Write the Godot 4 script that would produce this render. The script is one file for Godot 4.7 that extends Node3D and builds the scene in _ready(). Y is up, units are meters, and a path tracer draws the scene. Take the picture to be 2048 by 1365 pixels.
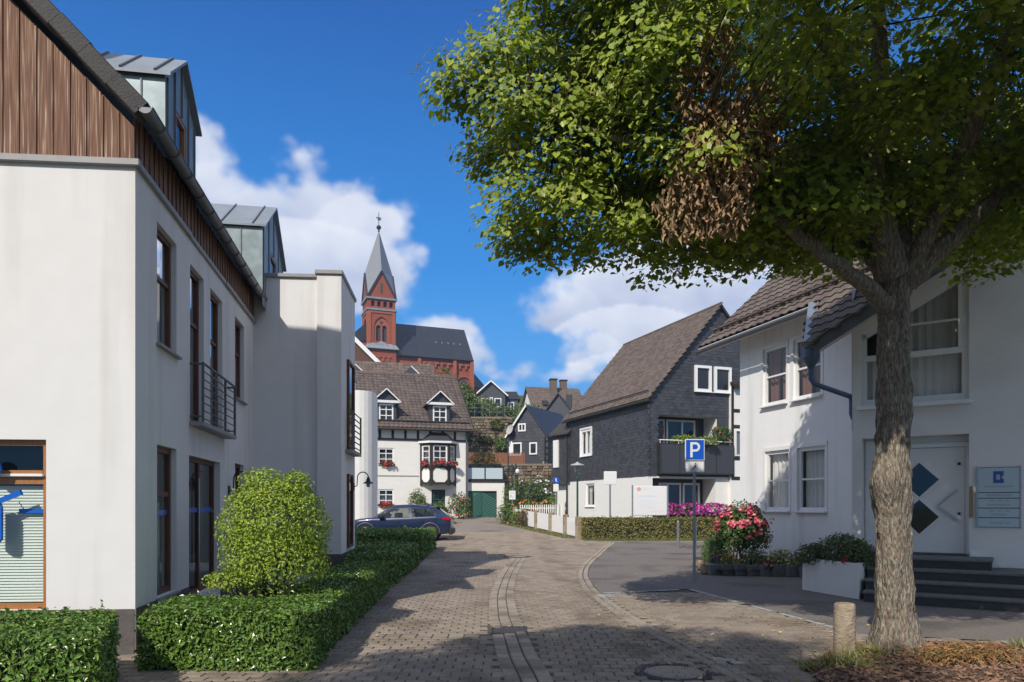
extends Node3D

var cam: Camera3D
var sun: DirectionalLight3D
var world: WorldEnvironment
var M := {}
var rng := RandomNumberGenerator.new()
var taken := {}
const UP := Vector3(0, 1, 0)
const WORLD := Transform3D()

# ---------------------------------------------------------------- first of all: camera, sky, sun, exposure
func _ready():
	cam = Camera3D.new()
	cam.name = "camera"
	add_child(cam)
	cam.near = 0.1
	cam.far = 1500.0
	cam.projection = Camera3D.PROJECTION_FRUSTUM     # a level view with a risen lens: upright lines stay upright
	cam.size = 0.1 * 1365.0 / 1450.0
	cam.frustum_offset = Vector2(0, 0.1 * (1010.0 - 682.5) / 1450.0)
	cam.position = Vector3(0, 1.65, 0)
	cam.current = true
	world = WorldEnvironment.new()
	world.name = "world"
	var e := Environment.new()
	e.background_mode = Environment.BG_SKY
	var sky := Sky.new()
	var sm := PanoramaSkyMaterial.new()
	sm.panorama = sky_picture()
	sky.sky_material = sm
	e.sky = sky
	e.background_energy_multiplier = 1.0
	e.tonemap_mode = Environment.TONE_MAPPER_LINEAR
	e.tonemap_exposure = 1.07
	e.sdfgi_enabled = true
	e.ssao_enabled = true
	e.ssil_enabled = true
	e.fog_enabled = true
	e.fog_density = 0.0006
	e.fog_light_color = Color(0.72, 0.82, 0.95)
	world.environment = e
	add_child(world)
	sun = DirectionalLight3D.new()
	sun.name = "sun"
	add_child(sun)
	var to_sun := Vector3(-0.334, 0.633, 0.698)
	sun.look_at_from_position(to_sun * 50.0, Vector3.ZERO, UP)
	sun.light_energy = 1.32
	sun.light_color = Color(1.0, 0.97, 0.925)
	sun.light_angular_distance = 0.5
	sun.shadow_enabled = true
	make_materials()
	build_ground()
	build_left_building()
	build_white_house()
	build_slate_house()
	build_timber_house()
	build_far_houses()
	build_church()
	build_paving()
	build_street_things()
	build_car()
	build_hedges()
	build_plants()
	build_tree()

# ---------------------------------------------------------------- sky: air and clouds only
func sky_picture() -> ImageTexture:
	var w := 2048
	var h := 1024
	var im := Image.create(w, h, false, Image.FORMAT_RGBF)
	var n1 := FastNoiseLite.new()
	n1.seed = 4
	n1.noise_type = FastNoiseLite.TYPE_SIMPLEX
	n1.fractal_type = FastNoiseLite.FRACTAL_FBM
	n1.fractal_octaves = 6
	n1.fractal_gain = 0.56
	n1.frequency = 3.6
	var n2 := FastNoiseLite.new()
	n2.seed = 11
	n2.noise_type = FastNoiseLite.TYPE_SIMPLEX
	n2.fractal_octaves = 4
	n2.frequency = 2.0
	# cumulus clouds: azimuth and elevation of the middle, half width, half height (degrees), weight
	var clouds := [[-21.5, 20.0, 8.6, 5.6, 1.0], [-14.0, 19.5, 6.0, 5.0, 1.0], [-17.5, 16.0, 9.5, 3.8, 1.0], [-11.5, 17.5, 4.0, 4.2, 0.9], [-23.5, 24.5, 3.0, 2.2, 0.75], [-15.5, 24.8, 2.6, 1.6, 0.7],
		[-5.6, 12.5, 4.6, 2.1, 0.95], [-4.6, 13.8, 2.2, 1.5, 0.9], [-2.6, 11.0, 2.6, 1.6, 0.8], [1.2, 10.8, 1.8, 0.8, 0.7],
		[7.0, 14.8, 6.0, 3.4, 1.0], [11.5, 16.0, 7.5, 3.6, 1.05], [16.0, 15.5, 7.0, 4.2, 1.05], [9.0, 12.2, 5.0, 2.4, 0.95], [5.5, 11.5, 2.6, 1.6, 0.9], [4.4, 9.6, 3.0, 1.2, 0.85], [8.5, 10.0, 3.5, 1.4, 0.85], [13.0, 18.5, 6.0, 2.0, 0.8],
		[2.6, 14.6, 3.6, 2.2, 0.8], [0.6, 10.2, 2.6, 1.0, 0.75], [-1.5, 8.6, 3.0, 1.2, 0.7], [24.0, 15.0, 8.0, 4.0, 0.9], [36.0, 18.0, 9.0, 5.0, 0.9], [-38.0, 16.0, 8.0, 4.0, 0.9], [-4.0, 6.5, 5.0, 1.6, 0.6], [4.0, 5.0, 6.0, 1.5, 0.7]]
	# unseen clouds added all round and overhead, dense enough to brighten the shade
	rng.seed = 900
	for k in 170:
		var el := rad_to_deg(asin(rng.randf_range(0.10, 0.97)))
		var az := rng.randf_range(48.0, 312.0) if el < 48.0 else rng.randf_range(0.0, 360.0)
		for q in 3:
			var wide := rng.randf_range(4.5, 9.5)
			clouds.append([wrapf(az + rng.randf_range(-7, 7) / cos(deg_to_rad(el)), -180, 180), el + rng.randf_range(-2.0, 2.5), wide / cos(deg_to_rad(minf(el, 75.0))), wide * 0.55, rng.randf_range(0.75, 1.05)])
	var columns := []
	for x in w:
		var list := []
		var az0 := wrapf((float(x) + 0.5) / w * 360.0, -180.0, 180.0)
		for c in clouds:
			if absf(wrapf(az0 - c[0], -180.0, 180.0)) < c[2] * 1.35:
				list.append([wrapf(az0 - c[0], -180.0, 180.0) / c[2], c[1], c[3], c[4]])
		columns.append(list)
	var top := Vector3(0.020, 0.108, 0.41)
	var mid := Vector3(0.042, 0.285, 0.77)
	var low := Vector3(0.14, 0.44, 0.86)
	for y in h:
		var el := 90.0 - (float(y) + 0.5) / h * 180.0
		var base := low.lerp(mid, clampf((el - 2.0) / 16.0, 0.0, 1.0)).lerp(top, smoothstep(12.0, 40.0, el))
		if el < -1.0:
			im.fill_rect(Rect2i(0, y, w, 1), Color(0.16, 0.17, 0.17))
			continue
		var ce := cos(deg_to_rad(el))
		var se := sin(deg_to_rad(el))
		for x in w:
			var c := base
			if columns[x].size():
				var d := 0.0
				var up := -1.0
				for k in columns[x]:
					var v: float = (el - k[1]) / k[2]
					if v < 0.0:
						v *= 1.45
					var r: float = 1.0 - k[0] * k[0] - v * v
					if r > -0.6:
						var s: float = (r + 0.6) * k[3]
						d = maxf(d, s) + minf(d, s) * 0.35
						up = maxf(up, v)
				if d > 0.0:
					var a := (float(x) + 0.5) / w * TAU
					var dir := Vector3(sin(a) * ce, se * 1.35, cos(a) * ce)
					var f := n1.get_noise_3dv(dir * 1.6)
					var cover := smoothstep(0.40, 0.94, d * 0.62 + f * 1.05)
					if cover > 0.0:
						var g := n2.get_noise_3dv(dir * 5.0)
						var thick := clampf(d * 0.8 + f * 0.8 - 0.5, 0.0, 1.0)
						var lit := clampf(0.50 + up * 0.45 - thick * 0.24 + g * 0.38, 0.0, 1.0)
						var cc := Vector3(0.46, 0.525, 0.71).lerp(Vector3(0.84, 0.87, 0.94), lit)
						c = c.lerp(cc, cover * 0.93)
			im.set_pixel(x, y, Color(c.x, c.y, c.z))
	return ImageTexture.create_from_image(im)

# ---------------------------------------------------------------- shape builder
class MB:
	var v := PackedVector3Array()
	var n := PackedVector3Array()
	var t := Transform3D()
	func tri(a: Vector3, b: Vector3, c: Vector3):
		a = t * a
		b = t * b
		c = t * c
		var m := (b - a).cross(c - a).normalized()
		v.append(a)
		v.append(c)
		v.append(b)
		n.append(m)
		n.append(m)
		n.append(m)
	func quad(a: Vector3, b: Vector3, c: Vector3, d: Vector3):
		tri(a, b, c)
		tri(a, c, d)
	func stri(a: Vector3, b: Vector3, c: Vector3, na: Vector3, nb: Vector3, nc: Vector3):
		v.append(t * a)
		v.append(t * c)
		v.append(t * b)
		n.append((t.basis * na).normalized())
		n.append((t.basis * nc).normalized())
		n.append((t.basis * nb).normalized())
	func squad(a: Vector3, b: Vector3, c: Vector3, d: Vector3, na: Vector3, nb: Vector3, nc: Vector3, nd: Vector3):
		stri(a, b, c, na, nb, nc)
		stri(a, c, d, na, nc, nd)
	func box(x0: float, y0: float, z0: float, x1: float, y1: float, z1: float):
		var a := Vector3(x0, y0, z0)
		var b := Vector3(x1, y0, z0)
		var c := Vector3(x1, y1, z0)
		var d := Vector3(x0, y1, z0)
		var e := Vector3(x0, y0, z1)
		var f := Vector3(x1, y0, z1)
		var g := Vector3(x1, y1, z1)
		var h := Vector3(x0, y1, z1)
		quad(e, f, g, h)
		quad(b, a, d, c)
		quad(a, e, h, d)
		quad(f, b, c, g)
		quad(h, g, c, d)
		quad(a, b, f, e)
	func cham(x0: float, y0: float, z0: float, x1: float, y1: float, z1: float, r: float):
		# a box with chamfered edges
		var lo := Vector3(x0, y0, z0)
		var hi := Vector3(x1, y1, z1)
		var P := func(sx, sy, sz, ax):
			var p := Vector3(hi.x if sx > 0 else lo.x, hi.y if sy > 0 else lo.y, hi.z if sz > 0 else lo.z)
			if ax != 0:
				p.x -= sx * r
			if ax != 1:
				p.y -= sy * r
			if ax != 2:
				p.z -= sz * r
			return p
		for s in [-1, 1]:
			if s > 0:
				quad(P.call(s, -1, 1, 0), P.call(s, -1, -1, 0), P.call(s, 1, -1, 0), P.call(s, 1, 1, 0))
				quad(P.call(-1, s, 1, 1), P.call(1, s, 1, 1), P.call(1, s, -1, 1), P.call(-1, s, -1, 1))
				quad(P.call(-1, -1, s, 2), P.call(1, -1, s, 2), P.call(1, 1, s, 2), P.call(-1, 1, s, 2))
			else:
				quad(P.call(s, -1, -1, 0), P.call(s, -1, 1, 0), P.call(s, 1, 1, 0), P.call(s, 1, -1, 0))
				quad(P.call(-1, s, -1, 1), P.call(1, s, -1, 1), P.call(1, s, 1, 1), P.call(-1, s, 1, 1))
				quad(P.call(1, -1, s, 2), P.call(-1, -1, s, 2), P.call(-1, 1, s, 2), P.call(1, 1, s, 2))
		for s in [-1, 1]:
			for q in [-1, 1]:
				var f := [P.call(s, q, -1, 0), P.call(s, q, 1, 0), P.call(s, q, 1, 1), P.call(s, q, -1, 1)]
				if s * q > 0:
					quad(f[3], f[2], f[1], f[0])
				else:
					quad(f[0], f[1], f[2], f[3])
				f = [P.call(s, -1, q, 0), P.call(s, 1, q, 0), P.call(s, 1, q, 2), P.call(s, -1, q, 2)]
				if s * q > 0:
					quad(f[0], f[1], f[2], f[3])
				else:
					quad(f[3], f[2], f[1], f[0])
				f = [P.call(-1, s, q, 1), P.call(1, s, q, 1), P.call(1, s, q, 2), P.call(-1, s, q, 2)]
				if s * q > 0:
					quad(f[3], f[2], f[1], f[0])
				else:
					quad(f[0], f[1], f[2], f[3])
	func tube(p0: Vector3, p1: Vector3, r0: float, r1: float, seg := 8, caps := true):
		var ax := (p1 - p0).normalized()
		var a := ax.cross(Vector3(0, 1, 0) if absf(ax.y) < 0.9 else Vector3(1, 0, 0)).normalized()
		var b := ax.cross(a)
		for i in seg:
			var c0 := a * cos(TAU * i / seg) + b * sin(TAU * i / seg)
			var c1 := a * cos(TAU * (i + 1) / seg) + b * sin(TAU * (i + 1) / seg)
			squad(p0 + c0 * r0, p0 + c1 * r0, p1 + c1 * r1, p1 + c0 * r1, c0, c1, c1, c0)
			if caps:
				tri(p1, p1 + c0 * r1, p1 + c1 * r1)
				tri(p0, p0 + c1 * r0, p0 + c0 * r0)
	func path(pts: Array, rr, seg := 8):
		# a pipe along points; rr one radius or one for each point
		var rings := []
		var side := Vector3.ZERO
		for i in pts.size():
			var ax: Vector3 = (pts[mini(i + 1, pts.size() - 1)] - pts[maxi(i - 1, 0)]).normalized()
			if side == Vector3.ZERO:
				side = ax.cross(Vector3(0, 1, 0) if absf(ax.y) < 0.9 else Vector3(1, 0, 0)).normalized()
			side = (side - ax * side.dot(ax)).normalized()
			var b := ax.cross(side)
			var r: float = rr[i] if rr is Array else rr
			var ring := []
			for k in seg + 1:
				var c := side * cos(TAU * k / seg) + b * sin(TAU * k / seg)
				ring.append([pts[i] + c * r, c])
			rings.append(ring)
		for i in pts.size() - 1:
			for k in seg:
				var A = rings[i][k]
				var B = rings[i][k + 1]
				var C = rings[i + 1][k + 1]
				var D = rings[i + 1][k]
				squad(A[0], B[0], C[0], D[0], A[1], B[1], C[1], D[1])
		for k in seg:
			tri(pts[0], rings[0][k + 1][0], rings[0][k][0])
			tri(pts[-1], rings[-1][k][0], rings[-1][k + 1][0])
	func lathe(prof: Array, seg := 16, at := Vector3.ZERO):
		# prof: [radius, height] from low to high
		for j in prof.size() - 1:
			var p: Array = prof[j]
			var q: Array = prof[j + 1]
			var m := Vector2(q[1] - p[1], p[0] - q[0]).normalized()
			for i in seg:
				var a0 := TAU * i / seg
				var a1 := TAU * (i + 1) / seg
				var e0 := Vector3(sin(a0), 0, cos(a0))
				var e1 := Vector3(sin(a1), 0, cos(a1))
				var n0 := e0 * m.x + Vector3(0, m.y, 0)
				var n1 := e1 * m.x + Vector3(0, m.y, 0)
				var y0 := Vector3(0, p[1], 0) + at
				var y1 := Vector3(0, q[1], 0) + at
				squad(y0 + e0 * p[0], y0 + e1 * p[0], y1 + e1 * q[0], y1 + e0 * q[0], n0, n1, n1, n0)
	func prism(poly: PackedVector2Array, z0: float, z1: float):
		# outline in x, y; extruded along z
		if Geometry2D.is_polygon_clockwise(poly):
			poly.reverse()
		var ix := Geometry2D.triangulate_polygon(poly)
		for i in range(0, ix.size(), 3):
			var a := poly[ix[i]]
			var b := poly[ix[i + 1]]
			var c := poly[ix[i + 2]]
			if (b - a).cross(c - a) < 0:
				var s := b
				b = c
				c = s
			tri(Vector3(a.x, a.y, z1), Vector3(b.x, b.y, z1), Vector3(c.x, c.y, z1))
			tri(Vector3(a.x, a.y, z0), Vector3(c.x, c.y, z0), Vector3(b.x, b.y, z0))
		for i in poly.size():
			var a := poly[i]
			var b := poly[(i + 1) % poly.size()]
			quad(Vector3(a.x, a.y, z0), Vector3(b.x, b.y, z0), Vector3(b.x, b.y, z1), Vector3(a.x, a.y, z1))
	func beam(a: Vector3, b: Vector3, w: float, h: float, upv := Vector3(0, 1, 0)):
		# a straight bar from a to b, w wide and h high
		var ax := (b - a).normalized()
		if absf(ax.dot(upv)) > 0.98:
			upv = Vector3(0, 0, 1)
		var s := ax.cross(upv).normalized()
		var u := s.cross(ax)
		var keep := t
		t = t * Transform3D(Basis(s, u, -ax), a)
		box(-w / 2, -h / 2, -(b - a).length(), w / 2, h / 2, 0)
		t = keep
	func wall(u0: float, v0: float, u1: float, v1: float, holes: Array, deep: float, w := 0.0):
		# a rendered wall in its own plane, with openings [u0, v0, u1, v1] that have reveals
		var us := [u0, u1]
		var vs := [v0, v1]
		for o in holes:
			for k in [0, 2]:
				if o[k] > u0 and o[k] < u1 and not us.has(o[k]):
					us.append(o[k])
			for k in [1, 3]:
				if o[k] > v0 and o[k] < v1 and not vs.has(o[k]):
					vs.append(o[k])
		us.sort()
		vs.sort()
		for i in us.size() - 1:
			for j in vs.size() - 1:
				var cu: float = (us[i] + us[i + 1]) / 2.0
				var cv: float = (vs[j] + vs[j + 1]) / 2.0
				var open := false
				for o in holes:
					if cu > o[0] and cu < o[2] and cv > o[1] and cv < o[3]:
						open = true
				if not open:
					quad(Vector3(us[i], vs[j], w), Vector3(us[i + 1], vs[j], w), Vector3(us[i + 1], vs[j + 1], w), Vector3(us[i], vs[j + 1], w))
		for o in holes:
			var a := Vector3(o[0], o[1], w)
			var b := Vector3(o[2], o[1], w)
			var c := Vector3(o[2], o[3], w)
			var d := Vector3(o[0], o[3], w)
			var k := Vector3(0, 0, -deep)
			quad(a + k, a, d + Vector3.ZERO, d + k)
			quad(b, b + k, c + k, c)
			quad(a + k, b + k, b, a)
			quad(d, c, c + k, d + k)
	func mesh() -> ArrayMesh:
		var m := ArrayMesh.new()
		if v.is_empty():
			return m
		var arr := []
		arr.resize(Mesh.ARRAY_MAX)
		arr[Mesh.ARRAY_VERTEX] = v
		arr[Mesh.ARRAY_NORMAL] = n
		m.add_surface_from_arrays(Mesh.PRIMITIVE_TRIANGLES, arr)
		return m

# ---------------------------------------------------------------- nodes
func P(x: float, d: float, h := 0.0) -> Vector3:
	return Vector3(x, h, -d)                      # metres to the right, away, up

func frame(x0: float, d0: float, x1: float, d1: float, h := 0.0) -> Transform3D:
	# a wall's own axes: x along it (to the right seen from outside), y up, z out
	var u := (P(x1, d1) - P(x0, d0)).normalized()
	return Transform3D(Basis(u, UP, u.cross(UP)), P(x0, d0, h))

func numbered(called: String) -> String:
	var k: int = taken.get(called, 0)
	taken[called] = k + 1
	return called if k == 0 else "%s_%03d" % [called, k]

func thing(called: String, label: String, category: String, at := Vector3.ZERO, group := "", turn := 0.0) -> Node3D:
	var o := Node3D.new()
	o.name = numbered(called)
	add_child(o)
	o.position = at
	o.rotation.y = turn
	o.set_meta("label", label)
	o.set_meta("category", category)
	if group:
		o.set_meta("group", group)
	return o

func copy_of(src: Node3D, at: Vector3, turn: float, label := "") -> Node3D:
	var base := String(src.name)
	var o: Node3D = src.duplicate()
	o.name = numbered(base)
	add_child(o)
	o.position = at
	o.rotation.y = turn
	if label:
		o.set_meta("label", label)
	return o

func part(parent: Node, called: String, shape, m: Material, xf = null, label := "") -> MeshInstance3D:
	# xf: the part's axes in the world; left out: the part is drawn in its parent's axes
	var o := MeshInstance3D.new()
	o.name = called
	o.mesh = shape.mesh() if shape is MB else shape
	o.material_override = m
	parent.add_child(o, true)
	if xf != null:
		o.global_transform = xf
	if label:
		o.set_meta("label", label)
	return o

func struct(called: String, shape, m: Material, label: String) -> MeshInstance3D:
	var o := part(self, numbered(called), shape, m)
	o.set_meta("kind", "structure")
	o.set_meta("label", label)
	return o

func many(parent: Node, called: String, mesh: Mesh, m: Material, xfs: Array, cols = null, kind := "stuff") -> MultiMeshInstance3D:
	# copies that nobody could count, in the world's axes
	var mm := MultiMesh.new()
	mm.transform_format = MultiMesh.TRANSFORM_3D
	mm.use_colors = cols != null
	mm.mesh = mesh
	mm.instance_count = xfs.size()
	for i in xfs.size():
		mm.set_instance_transform(i, xfs[i])
		if cols != null:
			mm.set_instance_color(i, cols[i])
	var o := MultiMeshInstance3D.new()
	o.name = called
	o.multimesh = mm
	o.material_override = m
	parent.add_child(o, true)
	o.global_transform = Transform3D()
	if kind:
		o.set_meta("kind", kind)
	return o

# ---------------------------------------------------------------- materials
func lin(r: float, g: float, b: float) -> Color:
	return Color(r, g, b).linear_to_srgb()

func noise_tex(seed_: int, freq: float, oct: int, lo: Color, hi: Color, size := 512, type := FastNoiseLite.TYPE_SIMPLEX_SMOOTH, mids := [], cell := -1) -> NoiseTexture2D:
	var n := FastNoiseLite.new()
	n.seed = seed_
	n.frequency = freq
	n.noise_type = type
	n.fractal_octaves = oct
	if cell >= 0:
		n.cellular_return_type = cell
	if oct < 2:
		n.fractal_type = FastNoiseLite.FRACTAL_NONE
	var t := NoiseTexture2D.new()
	t.width = size
	t.height = size
	t.seamless = true
	t.noise = n
	var g := Gradient.new()
	g.set_color(0, lo)
	g.set_color(1, hi)
	g.set_offset(0, 0.1)
	g.set_offset(1, 0.9)
	for q in mids:
		g.add_point(q[0], q[1])
	t.color_ramp = g
	return t

func plain(r: float, g: float, b: float, rough := 0.8, metal := 0.0) -> StandardMaterial3D:
	var m := StandardMaterial3D.new()
	m.albedo_color = lin(r, g, b)
	m.roughness = rough
	m.metallic = metal
	return m

func grainy(r: float, g: float, b: float, rough: float, vary: float, per_metre: float, bump := 0.0, seed_ := 1, freq := 0.012, oct := 5, sc := Vector3.ONE) -> StandardMaterial3D:
	# a base colour with grain and patches of the stuff itself, and fine relief
	var m := plain(r, g, b, rough)
	var lo := lin(1.0 - vary, 1.0 - vary, 1.0 - vary)
	m.albedo_texture = noise_tex(seed_, freq, oct, lo, Color.WHITE)
	m.uv1_triplanar = true
	m.uv1_world_triplanar = true
	m.uv1_scale = sc * per_metre
	if bump > 0.0:
		m.heightmap_enabled = true
		m.heightmap_scale = bump
		m.heightmap_texture = noise_tex(seed_ + 7, 0.05, 4, Color.BLACK, Color.WHITE)
	return m

func stained(m: StandardMaterial3D, seed_: int, tint: Color, per: float, streaks := false) -> StandardMaterial3D:
	m.detail_enabled = true
	m.detail_blend_mode = BaseMaterial3D.BLEND_MODE_MUL
	m.detail_albedo = noise_tex(seed_, 0.006, 5, tint, Color.WHITE, 512, FastNoiseLite.TYPE_SIMPLEX_SMOOTH, [[0.45, Color.WHITE]])
	m.detail_uv_layer = BaseMaterial3D.DETAIL_UV_2
	m.uv2_triplanar = true
	m.uv2_world_triplanar = true
	m.uv2_scale = Vector3.ONE * per
	if streaks:
		m.uv2_scale = Vector3(per * 9.0, per * 0.7, per * 9.0)
	return m

func leafy(r: float, g: float, b: float, rough := 0.5, back := 0.35) -> StandardMaterial3D:
	var m := plain(r, g, b, rough)
	m.vertex_color_use_as_albedo = true
	m.backlight_enabled = true
	m.backlight = lin(back * 0.9, back, back * 0.35)
	m.cull_mode = BaseMaterial3D.CULL_DISABLED
	return m

func glassy(alpha := 0.12, r := 0.02, g := 0.03, b := 0.03) -> StandardMaterial3D:
	var m := plain(r, g, b, 0.03)
	m.transparency = BaseMaterial3D.TRANSPARENCY_ALPHA
	m.albedo_color.a = alpha
	m.metallic_specular = 0.6
	return m

func make_materials():
	M.render_white = stained(grainy(0.745, 0.735, 0.72, 0.9, 0.04, 0.35, 0.08, 21), 91, Color(0.95, 0.945, 0.935), 0.06, true)
	M.render_bright = stained(grainy(0.85, 0.845, 0.83, 0.9, 0.04, 0.35, 0.1, 23), 98, Color(0.93, 0.93, 0.92), 0.06, true)
	M.render_far = grainy(0.80, 0.785, 0.74, 0.9, 0.06, 0.3, 0.0, 24)
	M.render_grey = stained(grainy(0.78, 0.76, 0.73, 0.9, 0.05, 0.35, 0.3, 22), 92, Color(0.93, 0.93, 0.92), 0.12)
	M.plinth = grainy(0.13, 0.115, 0.11, 0.9, 0.25, 0.6, 0.4, 25)
	M.trim_metal = grainy(0.30, 0.29, 0.29, 0.5, 0.15, 0.6, 0.0, 26)
	M.white_paint = plain(0.78, 0.77, 0.75, 0.45)
	M.white_plastic = plain(0.80, 0.80, 0.79, 0.3)
	M.pvc = plain(0.74, 0.74, 0.73, 0.35)
	M.wood_frame = grainy(0.14, 0.047, 0.022, 0.5, 0.3, 1.5, 0.0, 27, 0.02, 4, Vector3(3, 0.4, 3))
	M.wood_orange = grainy(0.42, 0.175, 0.055, 0.45, 0.3, 1.5, 0.0, 28, 0.02, 4, Vector3(3, 0.4, 3))
	M.glass = glassy(0.10)
	M.glass_dark = glassy(0.55, 0.012, 0.016, 0.018)
	M.glass_green = glassy(0.25, 0.05, 0.10, 0.09)
	M.green_dark = plain(0.010, 0.045, 0.036, 0.6)
	M.green_slat = plain(0.045, 0.16, 0.13, 0.5)
	M.room = plain(0.06, 0.06, 0.06, 0.95)  # near black, stands for the dark of unlit rooms and openings
	M.curtain = plain(0.62, 0.62, 0.60, 0.9)
	M.curtain.backlight_enabled = true
	M.curtain.backlight = lin(0.4, 0.4, 0.4)
	M.curtain_red = plain(0.16, 0.08, 0.06, 0.9)
	M.blind = plain(0.60, 0.70, 0.63, 0.55)
	M.blue_paint = plain(0.005, 0.115, 0.52, 0.3)
	M.blue_sign = plain(0.004, 0.085, 0.50, 0.35)
	M.sign_white = plain(0.72, 0.72, 0.72, 0.4)
	M.sign_grey = plain(0.42, 0.41, 0.39, 0.5)
	M.sign_pale = plain(0.46, 0.56, 0.60, 0.35)
	M.faint_grey = plain(0.36, 0.42, 0.45, 0.5)
	M.faint_light = plain(0.66, 0.67, 0.70, 0.5)
	M.faint_blue = plain(0.62, 0.65, 0.78, 0.5)
	M.faint_red = plain(0.78, 0.62, 0.62, 0.5)
	M.red_print = plain(0.75, 0.30, 0.30, 0.5)
	M.logo_blue = plain(0.03, 0.09, 0.34, 0.4)
	M.black_print = plain(0.015, 0.015, 0.015, 0.5)
	M.steel = grainy(0.42, 0.43, 0.45, 0.38, 0.15, 1.0, 0.0, 29)
	M.steel.metallic = 0.8
	M.galvanised = grainy(0.33, 0.36, 0.40, 0.5, 0.25, 1.2, 0.0, 30)
	M.galvanised.metallic = 0.6
	M.zinc = grainy(0.27, 0.33, 0.345, 0.48, 0.35, 0.5, 0.0, 31)
	M.zinc.metallic = 0.5
	M.zinc_gutter = grainy(0.17, 0.18, 0.195, 0.5, 0.25, 0.8, 0.0, 32)
	M.zinc_gutter.metallic = 0.35
	M.lead_blue = plain(0.10, 0.15, 0.23, 0.45, 0.3)
	M.dark_metal = plain(0.035, 0.037, 0.04, 0.45, 0.3)
	M.rail_metal = plain(0.12, 0.125, 0.135, 0.45, 0.4)
	M.iron = grainy(0.085, 0.075, 0.075, 0.6, 0.35, 3.0, 0.6, 33)
	M.iron.metallic = 0.3
	M.brass = plain(0.32, 0.22, 0.11, 0.45, 0.5)
	M.green_metal = plain(0.018, 0.065, 0.045, 0.4, 0.1)
	M.green_paint = plain(0.02, 0.095, 0.075, 0.5)
	M.timber_dark = grainy(0.028, 0.022, 0.02, 0.7, 0.4, 1.0, 0.0, 34)
	M.oak_fence = grainy(0.33, 0.13, 0.055, 0.7, 0.4, 1.0, 0.0, 35)
	M.lattice = plain(0.26, 0.09, 0.035, 0.6)
	M.terracotta = plain(0.38, 0.13, 0.06, 0.8)
	M.copper_roof = grainy(0.27, 0.31, 0.34, 0.5, 0.3, 0.25, 0.0, 36)
	M.concrete = stained(grainy(0.42, 0.335, 0.235, 0.95, 0.35, 0.9, 0.9, 37, 0.02), 93, Color(0.72, 0.70, 0.66), 0.7)
	M.concrete_grey = grainy(0.17, 0.175, 0.165, 0.95, 0.3, 0.8, 0.8, 38)
	M.step_dark = grainy(0.055, 0.052, 0.055, 0.75, 0.4, 1.0, 0.4, 39)
	M.asphalt = stained(grainy(0.225, 0.196, 0.17, 0.92, 0.35, 0.9, 1.2, 40, 0.05), 94, Color(0.78, 0.77, 0.76), 0.14)
	M.joint = grainy(0.15, 0.125, 0.09, 1.0, 0.5, 1.2, 1.0, 41, 0.03)
	M.road_far = stained(grainy(0.30, 0.25, 0.20, 0.95, 0.3, 0.6, 0.8, 42, 0.04), 95, Color(0.8, 0.79, 0.77), 0.16)
	M.soil = grainy(0.085, 0.06, 0.042, 1.0, 0.6, 0.9, 3.0, 43, 0.03)
	M.mulch = grainy(0.23, 0.14, 0.092, 1.0, 0.65, 1.3, 3.0, 44, 0.04)
	M.grass = grainy(0.075, 0.105, 0.03, 1.0, 0.6, 0.2, 4.0, 45, 0.02)
	M.paint_worn = grainy(0.52, 0.51, 0.49, 0.85, 0.45, 1.6, 0.4, 46, 0.04)
	M.car_paint = plain(0.013, 0.025, 0.07, 0.3, 0.25)
	M.car_paint.clearcoat_enabled = true
	M.car_paint.clearcoat = 1.0
	M.car_paint.clearcoat_roughness = 0.03
	M.car_glass = glassy(0.45, 0.01, 0.02, 0.02)
	M.car_trim = plain(0.02, 0.021, 0.024, 0.55)
	M.chrome = plain(0.6, 0.6, 0.6, 0.15, 1.0)
	M.rubber = plain(0.018, 0.018, 0.018, 0.85)
	M.tail_red = plain(0.42, 0.006, 0.008, 0.18)
	M.brick = grainy(0.35, 0.088, 0.045, 0.9, 0.35, 0.22, 0.0, 47, 0.03)
	M.brick_light = grainy(0.41, 0.115, 0.06, 0.9, 0.3, 0.3, 0.0, 48, 0.03)
	M.brick_brown = grainy(0.155, 0.075, 0.05, 0.9, 0.5, 0.6, 0.0, 49, 0.08, 3, Vector3(1, 3, 1))
	M.spire_slate = grainy(0.235, 0.25, 0.27, 0.45, 0.3, 0.3, 0.0, 50, 0.05, 3, Vector3(1, 4, 1))
	M.nave_slate = grainy(0.030, 0.034, 0.046, 0.5, 0.4, 0.12, 0.0, 51)
	M.slate_wall = plain(0.048, 0.050, 0.058, 0.5)
	M.slate_wall.vertex_color_use_as_albedo = true
	M.slate_roof = plain(0.142, 0.106, 0.083, 0.8)
	M.slate_roof.vertex_color_use_as_albedo = true
	M.tile_brown = grainy(0.145, 0.112, 0.092, 0.8, 0.3, 1.4, 0.4, 52, 0.03)
	M.tile_brown.vertex_color_use_as_albedo = true
	M.tile_far = plain(0.108, 0.082, 0.068, 0.85)
	M.tile_far.vertex_color_use_as_albedo = true
	M.tile_flat = grainy(0.13, 0.098, 0.08, 0.85, 0.35, 0.3, 0.0, 53, 0.04, 3, Vector3(1, 3, 1))
	M.roof_under = plain(0.05, 0.045, 0.04, 0.95)
	M.verge_tile = grainy(0.034, 0.031, 0.030, 0.7, 0.3, 1.0, 0.3, 54)
	M.soffit = plain(0.60, 0.57, 0.53, 0.6)
	M.stone = grainy(0.31, 0.255, 0.185, 0.95, 0.5, 0.5, 1.5, 55, 0.03)
	M.stone.vertex_color_use_as_albedo = true
	M.paver = stained(grainy(0.335, 0.277, 0.215, 0.92, 0.30, 1.1, 0.5, 56, 0.04), 96, Color(0.80, 0.78, 0.76), 0.19)
	M.paver.vertex_color_use_as_albedo = true
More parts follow.
